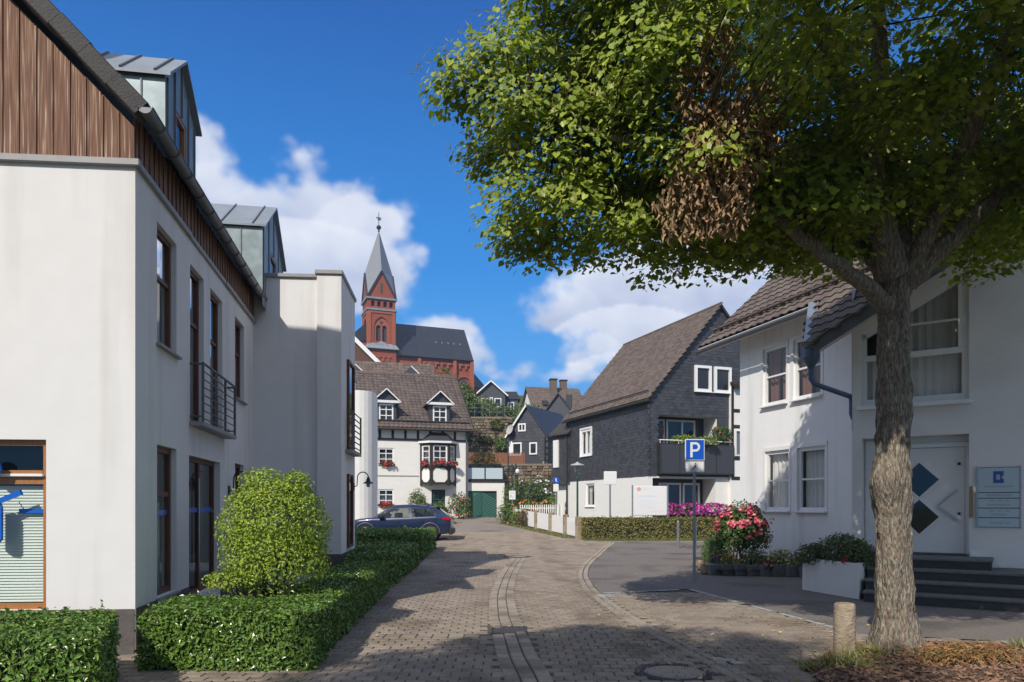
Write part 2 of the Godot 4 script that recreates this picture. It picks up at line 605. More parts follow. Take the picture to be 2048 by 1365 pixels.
	M.strip_stone = stained(grainy(0.385, 0.322, 0.252, 0.92, 0.25, 1.1, 0.5, 57, 0.04), 97, Color(0.80, 0.79, 0.77), 0.3)
	M.strip_stone.vertex_color_use_as_albedo = true
	M.bark = bark_material()
	M.door_light = plain(0.012, 0.015, 0.014, 0.04)
	M.net = plain(0.72, 0.72, 0.70, 0.9)
	M.twig = plain(0.055, 0.040, 0.028, 0.95)
	M.leaf_lime = leafy(1, 1, 1, 0.40, 0.8)
	M.leaf_dead = leafy(1, 1, 1, 0.8, 0.2)
	M.leaf_gloss = leafy(1, 1, 1, 0.25, 0.22)
	M.leaf_soft = leafy(1, 1, 1, 0.5, 0.45)
	M.petal = leafy(1, 1, 1, 0.6, 0.2)
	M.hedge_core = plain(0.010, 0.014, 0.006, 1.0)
	M.boards = []
	for k in 4:
		M.boards.append(board_material(k))

func bark_material() -> StandardMaterial3D:
	var m := plain(1, 1, 1, 0.95)
	m.albedo_texture = noise_tex(61, 0.03, 6, lin(0.06, 0.044, 0.032), lin(0.36, 0.30, 0.235), 1024, FastNoiseLite.TYPE_SIMPLEX_SMOOTH, [[0.34, lin(0.13, 0.095, 0.068)], [0.46, lin(0.20, 0.148, 0.108)], [0.62, lin(0.25, 0.19, 0.14)]])
	m.uv1_triplanar = true
	m.uv1_scale = Vector3(2.0, 0.40, 2.0)
	m.heightmap_enabled = true
	m.heightmap_scale = 4.0
	m.heightmap_texture = noise_tex(62, 0.018, 6, Color.BLACK, Color.WHITE, 1024)
	# lichen in pale flakes
	m.detail_enabled = true
	m.detail_blend_mode = BaseMaterial3D.BLEND_MODE_MIX
	m.detail_albedo = noise_tex(63, 0.05, 3, lin(0.30, 0.29, 0.22), lin(0.40, 0.40, 0.31))
	m.detail_mask = noise_tex(64, 0.03, 4, Color.BLACK, Color.WHITE, 512, FastNoiseLite.TYPE_SIMPLEX_SMOOTH, [[0.54, Color.BLACK], [0.64, Color(0.85, 0.85, 0.85)]])
	m.detail_uv_layer = BaseMaterial3D.DETAIL_UV_1
	return m

func board_material(k: int) -> StandardMaterial3D:
	# weathered brown stain with paler flaked streaks along the grain
	var m := plain(1, 1, 1, 0.75)
	m.albedo_texture = noise_tex(70 + k, 0.045, 4, lin(0.072, 0.030, 0.017), lin(0.50, 0.41, 0.33), 512, FastNoiseLite.TYPE_SIMPLEX_SMOOTH, [[0.38, lin(0.14, 0.060, 0.032)], [0.58, lin(0.205, 0.098, 0.054)], [0.68, lin(0.25, 0.138, 0.082)], [0.78, lin(0.40, 0.29, 0.215)]])
	m.uv1_triplanar = true
	m.uv1_world_triplanar = true
	m.uv1_scale = Vector3(1.9, 0.045, 1.9)
	m.uv1_offset = Vector3(0.37 * k, 0.21 * k, 0.11 * k)
	m.heightmap_enabled = true
	m.heightmap_scale = 0.4
	m.heightmap_texture = m.albedo_texture
	return m
# ---------------------------------------------------------------- ground
const RISE := [[-400.0, 0.0], [24.0, 0.0], [31.0, 0.15], [47.0, 0.84], [57.0, 1.2], [58.0, 1.25], [58.2, 4.6], [69.0, 5.9], [70.0, 6.0], [70.2, 9.6], [95.0, 13.2], [118.0, 19.5], [150.0, 21.0], [300.0, 24.0], [1000.0, 30.0]]

func rise(d: float) -> float:
	for i in RISE.size() - 1:
		if d <= RISE[i + 1][0]:
			return lerpf(RISE[i][1], RISE[i + 1][1], clampf((d - RISE[i][0]) / (RISE[i + 1][0] - RISE[i][0]), 0.0, 1.0))
	return 30.0

func sheet(poly: Array, lift: float) -> MB:
	# a flat-lying sheet with outline [x, d], draped on the street
	var m := MB.new()
	var p := PackedVector2Array()
	for q in poly:
		p.append(Vector2(q[0], q[1]))
	if Geometry2D.is_polygon_clockwise(p):
		p.reverse()
	# cut into strips at the bends of the street
	var cuts := [-60.0, 24.0, 31.0, 47.0, 57.0]
	for i in cuts.size() - 1:
		var strip := PackedVector2Array([Vector2(-80, cuts[i]), Vector2(80, cuts[i]), Vector2(80, cuts[i + 1]), Vector2(-80, cuts[i + 1])])
		for piece in Geometry2D.intersect_polygons(p, strip):
			var ix := Geometry2D.triangulate_polygon(piece)
			for k in range(0, ix.size(), 3):
				var a := P(piece[ix[k]].x, piece[ix[k]].y, rise(piece[ix[k]].y) + lift)
				var b := P(piece[ix[k + 1]].x, piece[ix[k + 1]].y, rise(piece[ix[k + 1]].y) + lift)
				var c := P(piece[ix[k + 2]].x, piece[ix[k + 2]].y, rise(piece[ix[k + 2]].y) + lift)
				if (b - a).cross(c - a).y < 0:
					m.tri(a, c, b)
				else:
					m.tri(a, b, c)
	return m

const ASPHALT := [[1.66, 13.5], [3.5, 14.2], [4.05, 11.2], [4.45, 9.25], [6.0, 8.75], [14.0, 8.3], [14.0, 13.0], [9.5, 16.0], [9.5, 29.6], [4.2, 29.6], [3.6, 27.0], [2.95, 23.9], [2.3, 20.6], [1.85, 17.6], [1.68, 15.6]]
const MULCH := [[2.75, 6.0], [2.95, 7.35], [3.3, 7.75], [3.75, 8.35], [4.6, 8.75], [5.4, 8.55], [7.5, 8.1], [9.0, 7.9], [9.0, 5.5], [2.7, 5.5]]
const FLOWERBED := [[4.75, 16.75], [6.85, 16.55], [7.15, 16.9], [6.2, 19.95], [5.3, 19.6], [4.85, 18.6]]

func build_ground():
	var m := MB.new()
	var xs := [-900.0, -200.0, -60.0, -25.0, -12.0, 0.0, 12.0, 30.0, 80.0, 300.0, 900.0]
	for i in RISE.size() - 1:
		for j in xs.size() - 1:
			m.quad(P(xs[j], RISE[i][0], RISE[i][1] - 0.07), P(xs[j + 1], RISE[i][0], RISE[i][1] - 0.07), P(xs[j + 1], RISE[i + 1][0], RISE[i + 1][1] - 0.07), P(xs[j], RISE[i + 1][0], RISE[i + 1][1] - 0.07))
	struct("ground", m, M.grass, "grassy ground and hillside rising behind the houses")
	# joint bed under the paving stones; the far street, where stones cannot be told apart
	struct("street_bed", sheet([[-9, -8], [9, -8], [9, 9.5], [5.2, 12], [5.2, 29.5], [-3.2, 29.5], [-9, 29.5]], -0.014), M.joint, "sandy joint bed under the paving stones of the street")
	struct("far_street", sheet([[-9, 29.45], [5.0, 29.45], [9.5, 29.6], [9.5, 31.2], [3.2, 31.6], [2.0, 35], [0.2, 40], [-0.6, 46.8], [-9, 46.8]], -0.002), M.road_far, "paved street bending away to the green garage")
	struct("asphalt_forecourt", sheet(ASPHALT, 0.0), M.asphalt, "dark asphalt forecourt beside the white house")
	struct("planting_bed", sheet([[-4.6, 9.4], [-2.3, 9.4], [-2.55, 20], [-2.9, 27], [-8, 27], [-6, 16]], 0.004), M.soil, "bare soil bed behind the clipped hedges")
	var mu := sheet(MULCH, 0.02)
	struct("mulch_bed", mu, M.mulch, "brown mulch bed round the foot of the lime tree")

# ---------------------------------------------------------------- windows
func window(parent: Node, fr: Transform3D, u0: float, v0: float, u1: float, v1: float, o := {}) -> MeshInstance3D:
	var deep: float = o.get("deep", 0.12)
	var fw: float = o.get("fw", 0.06)
	var bar: float = o.get("bar", 0.05)
	var z0 := -deep
	var z1: float = -deep + o.get("thick", 0.06)
	var m := MB.new()
	m.box(u0, v0, z0, u0 + fw, v1, z1)
	m.box(u1 - fw, v0, z0, u1, v1, z1)
	m.box(u0 + fw, v0, z0, u1 - fw, v0 + fw, z1)
	m.box(u0 + fw, v1 - fw, z0, u1 - fw, v1, z1)
	var cs := [u0 + fw]
	for c in o.get("cols", []):
		cs.append(lerpf(u0, u1, c))
	cs.append(u1 - fw)
	var rs := [v0 + fw]
	for r in o.get("rows", []):
		rs.append(lerpf(v0, v1, r))
	rs.append(v1 - fw)
	for i in range(1, cs.size() - 1):
		m.box(cs[i] - bar / 2, v0 + fw, z0 + 0.005, cs[i] + bar / 2, v1 - fw, z1 - 0.006)
	for j in range(1, rs.size() - 1):
		m.box(u0 + fw, rs[j] - bar / 2, z0 + 0.008, u1 - fw, rs[j] + bar / 2, z1 - 0.010)
	var w := part(parent, o.get("name", "window"), m, o.get("mat", M.white_plastic), fr)
	for i in cs.size() - 1:
		for j in rs.size() - 1:
			var g := MB.new()
			var zg := z0 + 0.022
			g.quad(Vector3(cs[i], rs[j], zg), Vector3(cs[i + 1], rs[j], zg), Vector3(cs[i + 1], rs[j + 1], zg), Vector3(cs[i], rs[j + 1], zg))
			part(w, "pane", g, o.get("glass", M.glass), fr)
	if o.has("sill"):
		var s := MB.new()
		s.cham(u0 - 0.05, v0 - 0.045, -deep + 0.061, u1 + 0.05, v0 - 0.004, o.sill, 0.006)
		part(w, "sill", s, o.get("sill_mat", M.white_plastic), fr)
	if o.has("curtain"):
		for c in o.curtain:
			# [u from, u to, v from, v to] as shares of the window
			part(w, "curtain", cloth(lerpf(u0, u1, c[0]), lerpf(u0, u1, c[1]), lerpf(v0, v1, c[2]), lerpf(v0, v1, c[3]), z0 - 0.10), c[4] if c.size() > 4 else M.curtain, fr)
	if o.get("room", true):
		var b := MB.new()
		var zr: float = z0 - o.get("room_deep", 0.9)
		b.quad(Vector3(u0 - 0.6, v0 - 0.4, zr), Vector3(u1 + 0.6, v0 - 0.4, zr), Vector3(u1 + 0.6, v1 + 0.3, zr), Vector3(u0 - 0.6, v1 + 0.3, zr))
		part(w, "dark_room_panel", b, M.room, fr)  # shade of the unlit room is put into the panel's dark colour
	return w

func cloth(u0: float, u1: float, v0: float, v1: float, z: float) -> MB:
	var m := MB.new()
	var k := maxi(6, int((u1 - u0) / 0.022))
	for i in k:
		var a := lerpf(u0, u1, float(i) / k)
		var b := lerpf(u0, u1, float(i + 1) / k)
		var za := z + 0.018 * sin(a * 41.0) + 0.008 * sin(a * 97.0)
		var zb := z + 0.018 * sin(b * 41.0) + 0.008 * sin(b * 97.0)
		var na := Vector3(-0.74 * cos(a * 41.0) - 0.5 * cos(a * 97.0), 0, 1)
		var nb := Vector3(-0.74 * cos(b * 41.0) - 0.5 * cos(b * 97.0), 0, 1)
		m.squad(Vector3(a, v0, za), Vector3(b, v0, zb), Vector3(b, v1, zb), Vector3(a, v1, za), na, nb, nb, na)
	return m

func gutter_shape(a: Vector3, b: Vector3, r: float) -> MB:
	# a half-round gutter, open on top, closed at both ends
	var m := MB.new()
	var ax := (b - a).normalized()
	var s := ax.cross(UP).normalized()
	var k := 8
	for i in k:
		var t0 := PI * i / k
		var t1 := PI * (i + 1) / k
		var c0 := s * cos(t0) - UP * sin(t0)
		var c1 := s * cos(t1) - UP * sin(t1)
		m.squad(a + c0 * r, a + c1 * r, b + c1 * r, b + c0 * r, c0, c1, c1, c0)
		m.squad(a + c1 * (r - 0.006), a + c0 * (r - 0.006), b + c0 * (r - 0.006), b + c1 * (r - 0.006), -c1, -c0, -c0, -c1)
		m.tri(a + ax * 0.01, a + ax * 0.01 + c0 * r, a + ax * 0.01 + c1 * r)
		m.tri(b - ax * 0.01, b - ax * 0.01 + c1 * r, b - ax * 0.01 + c0 * r)
	m.path([a + s * r, b + s * r], 0.011, 6)
	return m

# ---------------------------------------------------------------- the white building with timber-clad gable
const LB := 0.889       # metres to one unit of this building's plans

func plan_frame(x0: float, d0: float, x1: float, d1: float) -> Transform3D:
	var f := frame(x0 * LB, d0 * LB, x1 * LB, d1 * LB, 0.183)
	f.basis = f.basis.scaled(Vector3.ONE * LB)
	return f

func build_left_building():
	var side := plan_frame(-4.68, 9.0, -4.68 - 0.1655 * 12.0, 9.0 + 0.9862 * 12.0)
	var gable := plan_frame(-4.68 - 9.96, 9.0 - 0.9, -4.68, 9.0)
	var o := thing("gabled_office_building", "white rendered building with brown board gable and zinc dormers", "building", P(-4.16, 8.0))
	# walls
	var m := MB.new()
	var fopen := [[0.85, 0.38, 1.76, 2.47], [2.43, 0.16, 4.56, 2.43], [5.85, 1.0, 6.75, 2.5], [0.85, 3.85, 1.76, 5.50], [2.5, 2.98, 3.35, 5.47], [3.8, 2.98, 4.72, 5.47], [5.85, 3.85, 6.78, 5.50]]
	m.wall(0, -0.25, 12.0, 5.86, fopen, 0.2)
	var w := part(o, "side_wall", m, M.render_white, side)
	m = MB.new()
	m.wall(0, -0.25, 10.0, 5.86, [[6.9, 0.36, 8.95, 2.45]], 0.16)
	part(o, "gable_wall", m, M.render_white, gable)
	m = MB.new()
	m.quad(Vector3(0, 0, 0), Vector3(0, 0, -12), Vector3(0, 5.86, -12), Vector3(0, 5.86, 0))
	m.quad(Vector3(10, 0, -12), Vector3(0, 0, -12), Vector3(0, 5.86, -12), Vector3(10, 5.86, -12))
	m.quad(Vector3(0, 2.75, -0.4), Vector3(9.3, 2.75, -0.4), Vector3(8.0, 2.75, -11), Vector3(0, 2.75, -11))
	part(o, "rear_wall", m, M.render_white, gable)
	# plinth
	for k in [[0.012, 0.85], [1.76, 2.43], [4.56, 12.0]]:
		m = MB.new()
		m.box(k[0], -0.25, 0, k[1], 0.36, 0.012)
		part(o, "plinth", m, M.plinth, side)
	m = MB.new()
	m.box(0, -0.25, 0, 9.99, 0.355, 0.012)
	part(o, "plinth", m, M.plinth, gable)
	# drip strips over the render
	m = MB.new()
	m.cham(-0.02, 5.84, -0.02, 10.07, 5.93, 0.06, 0.01)
	part(o, "drip_strip", m, M.trim_metal, gable)
	for k in [[0.0, 2.42], [2.44, 4.86], [4.88, 8.1]]:
		m = MB.new()
		m.cham(k[0], 5.845, 0, k[1], 5.925, 0.055 if k[0] != 2.44 else 0.04, 0.008)
		part(o, "drip_strip", m, M.trim_metal, side)
	# board cladding of the gable, one board after another
	var slope := tan(deg_to_rad(46.0))
	m = MB.new()
	m.prism(PackedVector2Array([Vector2(0, 5.87), Vector2(9.95, 5.87), Vector2(9.95, 6.33), Vector2(5.0, 6.33 + 4.95 * slope), Vector2(0, 6.33)]), -0.06, -0.03)
	part(o, "gable_backing", m, M.timber_dark, gable)
	var i := 0
	var u := 10.0
	while u > 6.6:
		m = MB.new()
		var ua := u - 0.188
		var proud := 0.006 + (0.012 if i % 2 == 0 else 0.0)
		m.prism(PackedVector2Array([Vector2(ua, 5.935), Vector2(u - 0.004, 5.935), Vector2(u - 0.004, 6.33 + (10.0 - u) * slope), Vector2(ua, 6.33 + (10.0 - ua) * slope)]), -0.028, proud)
		part(o, "gable_board", m, M.boards[(i * 7 + i / 3) % 4], gable)
		m = MB.new()
		m.box(ua - 0.012, 5.936, proud - 0.01, ua + 0.012, 6.33 + (10.0 - ua) * slope - 0.02, proud + 0.014)
		if i % 1 == 0:
			part(o, "cover_batten", m, M.boards[(i + 1) % 4], gable)
		u -= 0.196
		i += 1
	# boards under the eaves along the street
	var ub := 0.0
	i = 0
	while ub < 7.9:
		m = MB.new()
		m.box(ub + 0.004, 5.93, -0.03, ub + 0.098, 6.50, 0.005 + 0.016 * (i % 2))
		part(o, "eaves_board", m, M.boards[(i * 5) % 4], side)
		ub += 0.1
		i += 1
	m = MB.new()
	m.box(7.9, 5.9, -0.05, 12.0, 6.50, 0.0)
	part(o, "eaves_wall", m, M.render_white, side)
	# roof slab: street side and far side
	var run := 5.15
	m = MB.new()
	for s in [0, 1]:
		var poly := PackedVector2Array([Vector2(0.16, 6.42), Vector2(0.16, 6.482), Vector2(-run, 6.42 + (run + 0.22) * slope), Vector2(-run, 6.24 + (run + 0.22) * slope)])
		var x := side
		m.t = Transform3D(Basis(Vector3(0, 0, 1), UP, Vector3(-1, 0, 0)), Vector3.ZERO)
		if s == 1:
			m.t = Transform3D(Basis(Vector3(0, 0, -1), UP, Vector3(1, 0, 0)), Vector3(0, 0, -2 * run))
		m.prism(poly, -12.0 if s == 0 else -0.28, 0.28 if s == 0 else 12.0)
	m.t = Transform3D()
	part(o, "roof", m, M.verge_tile, side)
	# verge tiles down the edge of the roof
	for k in 13:
		m = MB.new()
		var dir := Vector3(0, slope, -1).normalized()
		var nrm := Vector3(0, 1, slope).normalized()
		var p0 := Vector3(-0.30, 6.425, 0.215) + dir * (k * 0.455)
		m.t = Transform3D(Basis(Vector3(1, 0, 0), nrm, -dir), p0 + nrm * (0.012 * (1 - k % 2)))
		m.cham(-0.05, -0.16, -0.478, 0.24, 0.055, 0.0, 0.014)
		part(o, "verge_tile", m, M.verge_tile, side)
	# gutter with joints and hangers, then the downpipe
	var ga := Vector3(-0.36, 6.42, 0.225)
	var gb := Vector3(8.05, 6.42, 0.225)
	var g := part(o, "gutter", gutter_shape(ga, gb, 0.085), M.zinc_gutter, side)
	for k in 13:
		m = MB.new()
		var c := lerpf(0.1, 7.9, k / 12.0)
		for q in 7:
			var t0 := PI * q / 7.0
			var t1 := PI * (q + 1) / 7.0
			m.beam(Vector3(c, 6.42 - 0.088 * sin(t0), 0.225 + 0.088 * cos(t0)), Vector3(c, 6.42 - 0.088 * sin(t1), 0.225 + 0.088 * cos(t1)), 0.03, 0.008, Vector3(1, 0, 0))
		part(g, "hanger", m, M.zinc_gutter, side)
	m = MB.new()
	m.path([Vector3(7.98, 6.36, 0.225), Vector3(7.98, 6.2, 0.21), Vector3(7.99, 5.95, 0.11), Vector3(8.0, 5.78, 0.09), Vector3(8.0, 0.05, 0.09)], 0.05, 10)
	m.path([Vector3(8.0, 3.4, 0.09), Vector3(8.0, 3.5, 0.09)], 0.057, 10)
	m.path([Vector3(8.0, 5.72, 0.09), Vector3(8.0, 5.8, 0.09)], 0.057, 10)
	part(o, "downpipe", m, M.zinc_gutter, side)
	# windows on the street side
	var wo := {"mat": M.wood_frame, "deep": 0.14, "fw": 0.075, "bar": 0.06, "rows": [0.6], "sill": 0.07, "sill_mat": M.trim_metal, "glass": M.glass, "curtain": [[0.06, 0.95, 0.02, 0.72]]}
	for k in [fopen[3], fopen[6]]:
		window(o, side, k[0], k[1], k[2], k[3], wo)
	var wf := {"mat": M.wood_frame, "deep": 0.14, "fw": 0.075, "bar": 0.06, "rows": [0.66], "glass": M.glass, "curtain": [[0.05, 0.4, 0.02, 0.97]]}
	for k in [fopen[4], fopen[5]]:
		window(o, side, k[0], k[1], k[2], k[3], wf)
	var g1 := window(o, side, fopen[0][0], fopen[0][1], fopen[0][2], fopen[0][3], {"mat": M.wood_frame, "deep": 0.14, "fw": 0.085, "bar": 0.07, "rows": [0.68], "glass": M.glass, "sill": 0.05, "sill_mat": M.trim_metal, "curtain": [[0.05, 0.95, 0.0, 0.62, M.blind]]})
	m = MB.new()
	m.box(0.93, 1.50, -0.112, 1.68, 1.575, -0.106)
	part(g1, "blue_stripe", m, M.blue_paint, side)
	window(o, side, fopen[2][0], fopen[2][1], fopen[2][2], fopen[2][3], {"mat": M.wood_frame, "deep": 0.14, "glass": M.glass, "sill": 0.05, "sill_mat": M.trim_metal})
	# glazed entrance
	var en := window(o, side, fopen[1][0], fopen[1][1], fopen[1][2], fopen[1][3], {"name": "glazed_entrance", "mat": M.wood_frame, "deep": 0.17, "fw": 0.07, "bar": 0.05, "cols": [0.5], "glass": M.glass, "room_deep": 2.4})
	for k in [[2.5, 3.46], [3.54, 4.48]]:
		m = MB.new()
		m.box(k[0], 1.52, -0.142, k[1], 1.6, -0.136)
		part(en, "blue_stripe", m, M.blue_paint, side)
	m = MB.new()
	m.path([Vector3(3.40, 0.6, -0.09), Vector3(3.40, 2.1, -0.09)], 0.016, 8)
	part(en, "pull_handle", m, M.steel, side)
	# french balcony railing
	var rl := MB.new()
	rl.box(2.44, 2.90, 0.0, 4.90, 2.965, 0.22)
	var bal := part(o, "balcony_slab", rl, M.trim_metal, side)
	for k in 8:
		m = MB.new()
		var y := 3.02 + k * 0.125
		m.path([Vector3(2.48, y, 0.2), Vector3(4.86, y, 0.2)], 0.021 if k == 7 else 0.011, 8)
		part(bal, "rail", m, M.rail_metal, side)
	for c in [2.48, 3.27, 4.06, 4.86]:
		m = MB.new()
		m.box(c - 0.02, 2.965, 0.18, c + 0.02, 3.9, 0.215)
		part(bal, "post", m, M.rail_metal, side)
	for c in [2.48, 4.86]:
		m = MB.new()
		m.path([Vector3(c, 3.88, 0.2), Vector3(c, 3.88, 0.0)], 0.018, 8)
		m.path([Vector3(c, 3.05, 0.2), Vector3(c, 3.05, 0.0)], 0.014, 8)
		part(bal, "bracket", m, M.rail_metal, side)
	# the shop window in the gable
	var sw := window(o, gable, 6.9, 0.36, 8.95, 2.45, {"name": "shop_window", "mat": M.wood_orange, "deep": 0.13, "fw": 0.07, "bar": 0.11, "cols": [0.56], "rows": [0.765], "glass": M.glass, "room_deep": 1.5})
	m = MB.new()
	m.cham(7.0, 1.995, -0.075, 8.89, 2.03, -0.03, 0.006)
	part(sw, "weather_bar", m, M.white_plastic, gable)
	m = MB.new()
	m.box(6.97, 2.02, -0.071, 8.88, 2.075, -0.064)
	part(sw, "transom_rail", m, M.wood_orange, gable)
	for c in [[6.98, 7.98], [8.1, 8.875]]:
		for k in 39:
			m = MB.new()
			var y := 0.46 + k * 0.037
			m.t = Transform3D(Basis(Vector3(1, 0, 0), -0.45), Vector3(0, y, -0.155))
			m.box(c[0], -0.021, -0.0012, c[1], 0.021, 0.0012)
			part(sw, "blind_slat", m, M.blind, gable)
	m = MB.new()
	m.box(8.58, 1.545, -0.103, 8.88, 1.60, -0.096)
	part(sw, "blue_stripe", m, M.blue_paint, gable)
	# dormers
	dormer(o, side, 1.42, 3.04, 7.82, 8.45, -0.06, 0.55)
	dormer(o, side, 7.4, 10.5, 7.95, 8.92, 0.28, 0.9)
	# the blue figure mounted in front of the shop window
	var s := thing("blue_logo_sign", "blue metal figure sign mounted on the shop window", "sign", gable * Vector3(8.1, 1.0, 0.03))
	m = MB.new()
	m.t = Transform3D(Basis(), Vector3(8.2, 0, 0.05))
	m.prism(PackedVector2Array([Vector2(0.08, 1.26), Vector2(0.16, 1.20), Vector2(0.24, 1.19), Vector2(0.27, 1.23), Vector2(0.27, 1.62), Vector2(0.24, 1.69), Vector2(0.18, 1.72), Vector2(0.08, 1.71)]), -0.02, 0.02)
	part(s, "body_plate", m, M.blue_paint, gable)
	m = MB.new()
	m.beam(Vector3(8.43, 1.69, 0.05), Vector3(8.69, 1.80, 0.05), 0.045, 0.06, Vector3(0, 0.9, 0.0))
	part(s, "arm_bar", m, M.blue_paint, gable)
	m = MB.new()
	m.t = Transform3D(Basis(), Vector3(8.36, 1.94, -0.10))
	m.lathe([[0.0, -0.02], [0.1, -0.02], [0.1, 0.02], [0.0, 0.02]], 18)
	var hd := part(s, "head_disc", m, M.blue_paint, gable * Transform3D(Basis(Vector3(1, 0, 0), PI / 2), Vector3(0, 1.99, -1.89)))
	m = MB.new()
	for q in [Vector3(8.4, 1.4, 0), Vector3(8.52, 1.73, 0)]:
		m.path([q + Vector3(0, 0, 0.03), q + Vector3(0, 0, -0.10)], 0.008, 6)
	part(s, "stand_off", m, M.steel, gable)
	build_wing()

func dormer(o: Node, side: Transform3D, t0: float, t1: float, eave: float, apex: float, z: float, win: float):
	var slope := tan(deg_to_rad(46.0))
	var mid := (t0 + t1) / 2
	var y0 := 6.42 + (0.22 - z) * slope
	var back := func(y): return 0.22 - (y - 6.42) / slope
	# cheeks
	var m := MB.new()
	for c in [t0, t1]:
		var pts := [Vector3(c, y0, z), Vector3(c, eave, z), Vector3(c, eave, back.call(eave))]
		m.tri(pts[0], pts[1], pts[2])
	# front with an opening
	var wv0: float = y0 + 0.12
	var wv1: float = eave - 0.22
	m.wall(t0, y0 - 0.2, t1, eave, [[mid - win / 2, wv0, mid + win / 2, wv1]], 0.1, z)
	m.tri(Vector3(t0, eave, z), Vector3(t1, eave, z), Vector3(mid, apex, z))
	var d := part(o, "dormer", m, M.zinc, side)
	# roof of two falls, a little proud
	m = MB.new()
	for s in [-1, 1]:
		var e: float = (t0 - 0.07) if s < 0 else (t1 + 0.07)
		var a := Vector3(e, eave - 0.04, z + 0.09)
		var b := Vector3(mid, apex + 0.02, z + 0.09)
		var c := Vector3(mid, apex + 0.02, back.call(apex))
		var f := Vector3(e, eave - 0.04, back.call(eave - 0.04))
		var up := Vector3(0, 0.045, 0)
		if s > 0:
			m.quad(a + up, f + up, c + up, b + up)
		else:
			m.quad(a + up, b + up, c + up, f + up)
		m.quad(a, b, c, f)
		m.quad(a, a + up, b + up, b)
		m.quad(a, f, f + up, a + up)
	part(d, "dormer_roof", m, M.copper_roof, side)
	# standing seams on roof, cheek and front
	for k in 4:
		var q := lerpf(0.1, 0.9, k / 3.0)
		m = MB.new()
		for s in [-1, 1]:
			var e: float = (t0 - 0.07) if s < 0 else (t1 + 0.07)
			var zz: float = lerpf(z + 0.05, back.call(apex), q)
			var lowest: float = eave - 0.04
			var zl: float = back.call(lowest)
			var f := 0.0 if zz > zl else clampf((zz - zl) / (back.call(apex) - zl), 0.0, 1.0)
			var pa := Vector3(lerpf(e, mid, f), lerpf(lowest, apex + 0.02, f) + 0.06, zz)
			m.beam(pa, Vector3(mid, apex + 0.08, zz), 0.022, 0.035)
		part(d, "seam", m, M.zinc_gutter, side)
	for k in 2:
		m = MB.new()
		var zz: float = lerpf(z, back.call(eave), 0.3 + 0.4 * k)
		m.beam(Vector3(t0 - 0.008, 6.42 + (0.22 - zz) * slope, zz), Vector3(t0 - 0.008, eave - 0.04, zz), 0.02, 0.02)
		part(d, "seam", m, M.zinc_gutter, side)
	for k in 5:
		m = MB.new()
		var uu := lerpf(t0 + 0.08, t1 - 0.08, k / 4.0)
		var yt := eave + (apex - eave) * (1.0 - absf(uu - mid) / (t1 - t0) * 2.0) - 0.06
		var yb := wv1 + 0.02 if absf(uu - mid) < win / 2 + 0.02 else y0
		m.beam(Vector3(uu, yb, z + 0.01), Vector3(uu, yt, z + 0.01), 0.02, 0.03)
		part(d, "seam", m, M.zinc_gutter, side)
	var x := side * Transform3D(Basis(), Vector3(0, 0, z))
	window(d, x, mid - win / 2, wv0, mid + win / 2, wv1, {"mat": M.wood_orange, "deep": 0.07, "fw": 0.06, "glass": M.glass, "room": false})

